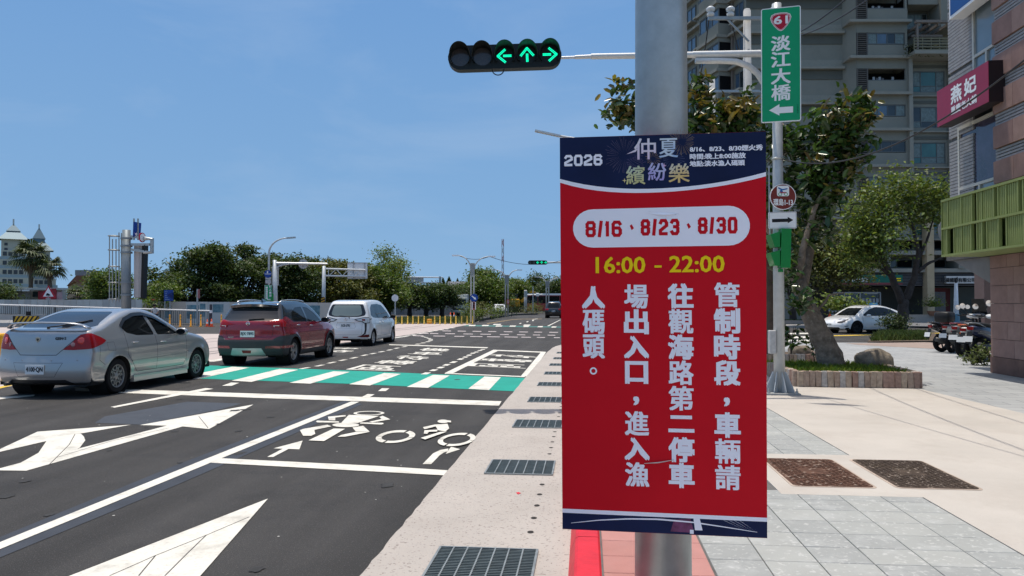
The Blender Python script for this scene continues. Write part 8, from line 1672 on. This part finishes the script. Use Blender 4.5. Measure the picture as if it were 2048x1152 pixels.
for s_ in(-1,1):mb=MB(); mb.box(ex+Vector((-.6,s_*1.0,.5)),(4.0,.6,.9),YAW,bev=.3); mb.build('track',black_pl,t)
mb=MB(); mb.bar(ex+RT*1.0+Vector((0,0,1.9)),ex+RT*3.0+Vector((0,0,3.6)),.4,.5); mb.bar(ex+RT*3.0+Vector((0,0,3.6)),ex+RT*4.6+Vector((0,0,1.4)),.35,.4); mb.build('boom',eym,t); mb=MB(); mb.box(ex+RT*4.6+Vector((0,0,1.0)),(.9,1.0,.9),YAW+.2,bev=.2); mb.build('bucket',M('bucket_dark',(.15,.12,.08),.6,var=.2),t)
bu=CF((1110-1024)/FPX*118,118); t=thing('bus','red and white city bus crossing in the distance behind the black SUV','bus',bu); mb=MB(); mb.box(bu+Vector((0,0,1.75))+RT*1.0,(11,2.5,2.7),YAW,bev=.15); mb.build('body',M('bus_red',(.32,.05,.05),.4,var=.1),t); mb=MB(); mb.box(bu+Vector((0,0,3.02))+RT*1.0,(11.02,2.52,.28),YAW); mb.build('roof',wsign,t)
for k in range(6):mb=MB(); mb.box(bu+Vector((0,0,2.2))+RT*(-3.6+1.7*k)-FH*1.24,(1.6,.06,1.1),YAW); mb.build('window',glass_m,t)
for k in(-3.2,4.2):mb=MB(); q=bu+RT*k+Vector((0,0,.48)); mb.cyl(q-FH*1.27,q-FH*.9,.48,n=18); mb.build('wheel',tyre_m,t)
# masts and a far camera pole
mb=MB(); mp_=CF((1005.5-1024)/FPX*300,300); t=thing('radio_mast','thin red and white lattice mast far beyond the trees','mast',mp_)
for k in range(8):mb=MB(); z0=2+k*3.2; [mb.bar(mp_+Vector((sx*.35,sy*.35,z0)),mp_+Vector((sx*.3,sy*.3,z0+3.15)),.13,.13)for sx in(-1,1)for sy in(-1,1)]; mb.bar(mp_+Vector((-.35,-.35,z0)),mp_+Vector((.3,-.3,z0+3.1)),.12,.12); mb.bar(mp_+Vector((.35,-.35,z0)),mp_+Vector((-.3,-.3,z0+3.1)),.12,.12); mb.build('mast_section',M('mast_red',(.42,.16,.14),.6,var=0)if k%2 else M('mast_pale',(.45,.45,.46),.6,var=0),t)
mb=MB(); q=CF((1051-1024)/FPX*110,110); t=thing('concrete_post','thick pale concrete post beyond the median','post',q); mb.tube([q,D(1051,580,110)],[.25,.2],12); mb.build('shaft',concp,t,smooth=True); mb=MB(); mb.box(D(1051.5,588,109.8),(.45,.2,.9),YAW); mb.build('transformer',galvp,t)
q=CF((1066-1024)/FPX*108,108); t=thing('camera_pole','thin pole with a cross arm holding a bright white camera box','pole',q); mb=MB(); mb.tube([q,D(1066,573,108)],.07,8); mb.tube([D(1055,590,108),D(1085,588.5,108)],.05,6); mb.build('pole',greyp,t); mb=MB(); mb.box(D(1075,589.5,107.8),(.46,.4,.5),YAW,bev=.12); mb.build('camera_box',wsign,t)
t=thing('red_board','small red hanging board on the second twin lamp','sign',D(1016,609,79.5)); mb=MB(); mb.slab([D(1013.5,608.5,79.5),D(1018.5,608.5,79.5),D(1018.5,599,79.5),D(1013.5,599,79.5)],FH*.08); mb.build('panel',M('red_board',(.45,.05,.04),.6,var=.1),t); mb=MB(); mb.slab([D(1015.3,607,79.45),D(1016.8,607,79.45),D(1016.8,600.5,79.45),D(1015.3,600.5,79.45)],-FH*.02); mb.build('stripe',wsign,t)
cable('thin cable between the first and third twin-armed lamps',[D(917,511,57),D(979,513,57)],.018,.25,'lamp cables'); cable('thin cable running from the nearest twin lamp to behind the notice',[D(979,513,57),D(1130,519,60)],.018,.5,'lamp cables')
# ------------------------------------------------------------------ trees of the far side
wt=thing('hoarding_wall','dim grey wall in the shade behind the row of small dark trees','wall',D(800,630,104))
for i,x in enumerate(range(690,930,20)):mb=MB(); pb(mb,x,x+19.7,0,1.9,104-(i%2)*.02,.06); mb.build('hoarding_panel',M('shade_hoard_%d'%(i%3),((.20,.20,.19),(.26,.25,.24),(.15,.16,.17))[i%3],.8,var=.15,scale=1),wt)  # tree shade is put into these darker panel greys
def wood(label,x0,x1,ytop,d,k,n,lm,size=.42,group='dark trees beyond the hoarding',seed=0,trunks=True,ybot=632,ry=20,tp=None,spread=.42,dep=2.6,flat=.45):
    r=random.Random(seed); B=[]; k=int(k*1.5); n=int(n*3.2); size*=.66
    for i in range(k):
        x=x0+(x1-x0)*r.random(); yt=np.interp(x,[p[0]for p in tp],[p[1]for p in tp])if tp else ytop; y=yt+ry*.8+(ybot-yt-ry*1.6)*r.random()**1.0; rx=r.uniform(.75,1.25)*max(18,(x1-x0)*.13)
        rx=min(rx,max(8,x-x0+4),max(8,x1-x+4)); B.append((x,y,rx,ry*r.uniform(.7,1.1),r.uniform(-dep,dep)))
    base=CF(((x0+x1)/2-1024)/FPX*d,d,.1)
    cx=(x0+x1)/2; fk=[([0,(cx,615),(cx+2,590)],[.30,.24,.18])]
    for q in B[:7]:fk.append(([(cx,612),((cx+q[0])/2,(605+q[1])/2),(q[0],q[1],q[4])],[.17,.12,.04]))
    return pxtree('broad_tree',label,base,B,n,size,lm,bark_d,.3,group,fk,spread,26,.5,flat)
wood('widest dark tree with flat layered crown left of the curved lamp',292,470,500,66,26,9500,leafd,.40,seed=3,ybot=636,tp=[(292,560),(310,520),(345,510),(400,496),(440,488),(470,490)],ry=16)
wood('dark layered tree behind the curved lamp, its top the highest of the row',420,545,488,68,22,7500,leafd,.40,seed=5,ybot=640,tp=[(420,500),(445,490),(490,488),(520,500),(545,512)],ry=16)
wood('dark tree behind the long white traffic arm',520,640,508,70,20,6500,leafd,.40,seed=8,ybot=640,tp=[(520,512),(560,510),(600,505),(615,512),(640,522)],ry=16)
wood('broad olive-topped tree behind the truss gantry',600,745,515,72,24,8000,leafo,.40,seed=11,ybot=625,tp=[(600,535),(650,518),(690,514),(745,522)],ry=16)
wood('dense tree behind the large sign back, above the white minivan',690,810,530,76,20,6200,leafm_,.42,seed=13,ybot=630,tp=[(690,535),(740,526),(780,540),(810,565)],ry=16)
wood('tall airy tree with sparse pale crown, the one that rises highest over the minivan',748,806,490,84,11,1500,leafl,.42,seed=17,ybot=580,tp=[(748,515),(772,488),(806,518)],ry=12,flat=.8,group='trees beyond the hoarding',spread=.55)
for i,(x0,x1,yt,d,lm,lb)in enumerate(((796,842,566,86,leafd,'small dark round tree, first of the row right of the minivan'),(828,876,568,88,leafd,'small dark round tree, second of the row right of the minivan'),(862,906,570,90,leafd,'small dark round tree, third of the row, before the distant truck'),(892,938,566,98,leafd,'dark tree behind the distant white truck'))):
    wood(lb,x0,x1,yt,d,9,2600,lm,.40,'row of small dark trees',30+i,ybot=618,ry=13,spread=.45,dep=1.6)
wood('large bright domed tree behind the nearest twin lamp',915,1010,533,118,20,7000,leafm_,.55,'trees along the far road',41,ybot=618,tp=[(915,575),(935,548),(968,532),(990,542),(1010,560)],ry=15,spread=.7,dep=3)
wood('green tree behind the second twin lamp',985,1052,545,130,14,4200,leafm_,.55,'trees along the far road',43,ybot=618,tp=[(985,556),(1005,546),(1052,568)],ry=13,spread=.7)
wood('dark tree farthest along the road, left of the notice edge',1040,1105,545,150,14,4200,leafd,.6,'trees along the far road',47,ybot=615,tp=[(1040,570),(1072,545),(1105,556)],ry=13,spread=.8)
wood('dark tree cut by the left edge of the notice',1085,1150,552,140,12,3400,leafd,.6,'trees along the far road',49,ybot=618,tp=[(1085,560),(1105,555),(1150,550)],ry=13,spread=.8)
wood('small leafy tree behind the ladder cage of the gantry pole',184,262,522,75,12,2600,leafm_,.40,'small trees behind the hoarding',53,ybot=605,tp=[(184,560),(210,528),(240,535),(262,560)],ry=14,spread=.5); wood('dark bushy tree at the left edge behind the grey hoarding',-40,28,560,80,8,1800,leafd,.40,'small trees behind the hoarding',55,ybot=610,ry=12); wood('dark low trees behind the blue information board',296,360,560,62.5,8,1900,leafm_,.34,'small trees behind the hoarding',57,ybot=618,ry=12)
def conifer(label,px,ytop,ybot,d,w):
    b=CF((px-1024)/FPX*d,d); t=thing('conifer',label,'conifer',b,0,'pointed conifers on the skyline'); zt=D(px,ytop,d).z; zb=D(px,ybot,d).z; C=[]
    for k in range(900):u=random.random()**.7; r=w*u*random.uniform(.5,1); a=random.uniform(0,2*PI); C.append((b.x+r*math.cos(a),b.y+r*math.sin(a),zt-(zt-zb)*u-.3*r))
    V,F=leaves(np.array(C),.7,aspect=.35); npmesh('crown',V,F,leafd,t); mb=MB(); mb.tube([b,Vector((b.x,b.y,zt-.5))],[.35,.05],8); mb.build('trunk',bark_d,t)
for x,y0_,d,w,lb in((817,547,170,2.2,'pointed conifer above the distant sign gantry'),(886,556,230,2.4,'leftmost of the pointed conifers right of the sign gantry'),(898,553,230,3.2,'tallest of the pointed conifers right of the sign gantry'),(915,557,235,2.0,'thin pointed conifer left of the domed tree'),(922,562,235,1.7,'smallest pointed conifer beside the domed tree'),(942,540,220,4,'pointed conifer hidden behind the nearest twin lamp')):conifer(lb,x,y0_,592,d,w)
# palms
palm_m=M('palm_leaf',(.055,.075,.028),.55,var=.3,island=.5,trans=.15); palm_dry=M('palm_dry_leaf',(.16,.125,.07),.8,var=.3,island=.4); palm_b=M('palm_bark',(.14,.11,.085),.95,var=.2,bump=1,bscale=20)
def palm(label,pts,d,R,n=34,seed=0,rt=.24):
    r=random.Random(seed); P=[D(x,y,d)for x,y in pts]; b=Vector((P[0].x,P[0].y,.0)); t=thing('palm_tree',label,'palm tree',b,0,'fan palms behind the hoarding'); mb=MB(); trunk_mesh(mb,[b]+P,[rt*1.2]+[rt]*(len(P)-1)+[rt*.8],10,.02); mb.build('trunk',palm_b,t,smooth=True); c=P[-1]
    for kind,m,cnt in(('frond',palm_m,n),('dry_frond',palm_dry,n//4)):
        for i in range(cnt):
            a=r.uniform(0,2*PI); el=r.uniform(-.5,1.25)if kind=='frond' else r.uniform(-1.3,-.6); L=R*r.uniform(.8,1.1)*(.75 if kind!='frond' else 1); mb=MB(); dirv=Vector((math.cos(a)*math.cos(el),math.sin(a)*math.cos(el),math.sin(el))); side=dirv.cross(Vector((0,0,1))).normalized(); up=side.cross(dirv); hub=c+dirv*L*.45-Vector((0,0,.05*L)); mb.tube([c,c.lerp(hub,.5)+Vector((0,0,.06*L)),hub],[.04,.03,.025],5)
            for k in range(11):
                q=(k-5)/5*1.35; v=(dirv*math.cos(q)+side*math.sin(q)).normalized(); l2=L*.62*(1-.25*abs(q)/1.35); m_=hub+v*l2*.6+up*.03; e=hub+v*l2-Vector((0,0,1))*l2*(.28+.2*r.random()); w=v.cross(up).normalized()*l2*.075; mb.add([hub,m_-w,e,m_+w],[(0,1,2,3)])
            mb.build(kind,m,t)
palm('taller fan palm before the left hotel tower',[(61,598),(62,560),(62,512)],88,2.55,40,3); palm('second fan palm right of the taller one, trunk leaning left',[(103,600),(100,570),(97,535)],88,2.1,32,5); palm('low squat fan palm in front of the brown roof',[(155,604),(155,592)],78,1.65,34,7,.3)
# distant buildings
hotel_w=M('hotel_cream',(.42,.41,.36),.8,var=.05); hotel_r=M('hotel_roof_blue',(.11,.17,.205),.5,.2,var=.08); hotel_b=M('hotel_band_blue',(.25,.32,.37),.6,var=.06); hw=M('hotel_window',(.05,.06,.075),.3,var=.2)
def H(px,py,d=250.):return D(px,py,d)
kh=250/FPX
def hotel(label,x0,x1,ywall,roof,spire,floors,off=0.):
    c=(x0+x1)/2; yaw=YAW+math.atan2(1024-c,FPX); FH=Vector((-math.sin(yaw),math.cos(yaw),0)); RT=Vector((math.cos(yaw),math.sin(yaw),0)); kh=205/FPX
    t=thing('hotel_tower',label,'building',CF((c-1024)*(250+off)/FPX,250+off),0,'hotel towers on the skyline'); d=250+off; w=(x1-x0)*kh; z=H(c,ywall).z; q=CF((c-1024)*d/FPX,d)
    mb=MB(); mb.box((q.x,q.y,z/2),(w,w,z),yaw); mb.build('wall',hotel_w,t)
    mb=MB(); R=Matrix.Rotation(yaw,3,'Z'); rings=[[Vector((q.x,q.y,zz))+R@Vector((sx*hw_,sy*hw_,0))for sx,sy in((-1,-1),(1,-1),(1,1),(-1,1))]for hw_,zz in roof]
    for a,b_ in zip(rings,rings[1:]):mb.add(a+b_,[(0,1,5,4),(1,2,6,5),(2,3,7,6),(3,0,4,7)])
    mb.add(rings[-1],[(0,1,2,3)]); mb.build('roof',hotel_r,t); mb=MB(); mb.tube([Vector((q.x,q.y,roof[-1][1])),Vector((q.x,q.y,H(c,spire).z))],.25,6); mb.build('spire',greyp,t)
    for i in range(floors):
        y=ywall+40+i*18; wx=w+1+i*1.8; zb=H(c,y).z; mb=MB(); p_=q-FH*(w/2-.3); mb.box((p_.x,p_.y,zb),(wx,3+i*.8,1.1),yaw); mb.build('balcony_band',hotel_b,t); mb=MB(); mb.box((p_.x,p_.y,zb+1.6),(wx-1,2.4+i*.8,2.1),yaw); mb.build('storey',hotel_w,t)
        for k in range(4):mb=MB(); o_=p_+RT*((k-1.5)*w/4.4)-FH*(1.25+i*.4); mb.box((o_.x,o_.y,zb+1.5),(w/6,.12,1.3),yaw); mb.build('window',hw,t)
    for sx in(-.3,.36):
        for yy in(12,22):mb=MB(); o_=q+RT*sx*w-FH*(w/2+.02); mb.box((o_.x,o_.y,H(c,ywall+yy).z),(.9,.12,.9),yaw); mb.build('window',hw,t)
    return t
hz_=lambda y:H(0,y).z
hotel('left hotel tower with stepped blue pyramid roof at the left edge',1,49,478,[(4.3,hz_(480)),(1.8,hz_(464)),(2.0,hz_(462.8)),(.1,hz_(448))],438,6); hotel('right hotel tower with slim pointed blue roof behind the palms',52,101,496,[(4.4,hz_(497)),(1.75,hz_(478)),(1.7,hz_(472)),(1.95,hz_(471.5)),(.1,hz_(448))],441,6,12)
t=thing('brown_house','small house with brown gabled roof right of the palms','house',D(155,600,110)); mb=MB(); kk2=110/FPX; mb.slab([D(134,600,110),D(182,600,110),D(182,562,110),D(150,562,110),D(136,571,110)],FH*8); mb.build('wall',M('house_wall_tan',(.30,.22,.17),.8,var=.08),t); mb=MB(); mb.slab([D(133,572,109.6),D(136,571,109.6),D(152,551,109.6),D(176,551,109.6),D(183,562,109.6),D(180,572,109.6),D(150,563.5,109.6)],FH*8.6); mb.build('roof',M('roof_brown',(.17,.075,.055),.8,var=.15),t); mb=MB(); mb.slab([D(150,551,110.5),D(179,551,110.5),D(179,540,110.5),D(150,540,110.5)],FH*3); mb.build('roof_sign_frame',M('roof_frame',(.20,.22,.25),.6,.2,var=.1),t); mb=MB(); mb.slab([D(168,571,109.3),D(183,556,109.3),D(184,559,109.3),D(170,573,109.3)],FH*.4); mb.build('gable_trim',hotel_w,t)
for x in(156,166):mb=MB(); mb.box(D(x,582,109.95),(.9,.1,1.2),YAW); mb.build('window',hw,t)
shopw=M('kiosk_wall',(.36,.36,.34),.8,var=.1)
t=thing('kiosk','row of low pale kiosks with red posters above the grey hoarding','kiosk',D(70,605,82))
for nm,m,bx in(('wall',shopw,[(8,58,580,612,84),(62,128,580,612,85)]),('roof',M('kiosk_roof',(.45,.46,.44),.6,var=.05),[(6,60,576.5,579.8,83.2),(60,132,576,579.8,84)]),('red_poster',M('poster_red',(.34,.04,.05),.7,var=.25,scale=2),[(77,92,582,599,83.8),(103,113,577,600,83.6),(22,27,577,600,82.9)]),('pink_poster',M('poster_pink',(.45,.30,.31),.7,var=.3,scale=2),[(92.3,102,585,600,83.8),(114,124,584,600,83.7)]),('window',pane_d,[(66,75,583,594,83.9)]),('canopy',wsign,[(12,20,577,579,82.4),(28,40,579.9,582,82.4),(44,58,580,582.5,82.4)])):
    for x0,x1,y0_,y1_,d in bx:mb=MB(); pb(mb,x0,x1,D(0,y1_,d).z,D(0,y0_,d).z,d,.9 if nm in('wall','roof')else .15); mb.build(nm,m,t)
t=thing('shed','low white shed roof right of the squat palm','shed',D(195,604,80)); mb=MB(); pb(mb,176,226,0,D(0,600,80).z,81,2); mb.build('wall',shopw,t); mb=MB(); pb(mb,174,228,D(0,600,80).z,D(0,597,80).z,80.6,3.2); mb.build('roof',wsign,t)
t=thing('house','grey roofed house among the conifers','house',D(915,590,200)); mb=MB(); pb(mb,900,930,0,D(0,580,200).z,200,6); mb.build('wall',hotel_w,t); mb=MB(); a=CF((896-1024)/FPX*200,200,D(0,578,200).z); mb.slab([a-FH*4,a+FH*4,a+Vector((0,0,2.0))],RT*6.2); mb.build('roof',M('roof_slate',(.12,.13,.15),.7,var=.1),t)
# distant wood on the horizon
C,cen=clumps([((D(x,612,280)),(14,6,4.0+2.0*random.random()))for x in range(-260,1300,62)],30,26000,1.6,.3,.7); V,F=leaves(C,1.5); o=npmesh('distant_wood',V,F,leafd,None); _props(o,'dark band of woodland closing the horizon','wood',None,'stuff')
C,cen=clumps([(CF(xc,150+random.random()*40),(10,5,5))for xc in range(30,130,9)],30,7000,1.4,.3,.7); V,F=leaves(C,1.3); o=npmesh('distant_wood',V,F,leafm_,None); _props(o,'woodland behind the apartment block','wood',None,'stuff')
t=thing('bird','small dark bird flying over the big dark tree','bird',D(456,489,60)); c=D(456,489,60); mb=MB(); mb.tube([c+RT*.09,c+RT*.02,c-RT*.07+Vector((0,0,.05))],[.008,.03,.012],7); mb.build('body',blackm,t);
for s_ in(-1,1):mb=MB(); mb.add([c+RT*.03,c-RT*.05,c+FH*s_*.09-RT*.09+Vector((0,0,.07)),c+FH*s_*.05+RT*.02+Vector((0,0,.06))],[(0,1,2,3)]); mb.build('wing',blackm,t)
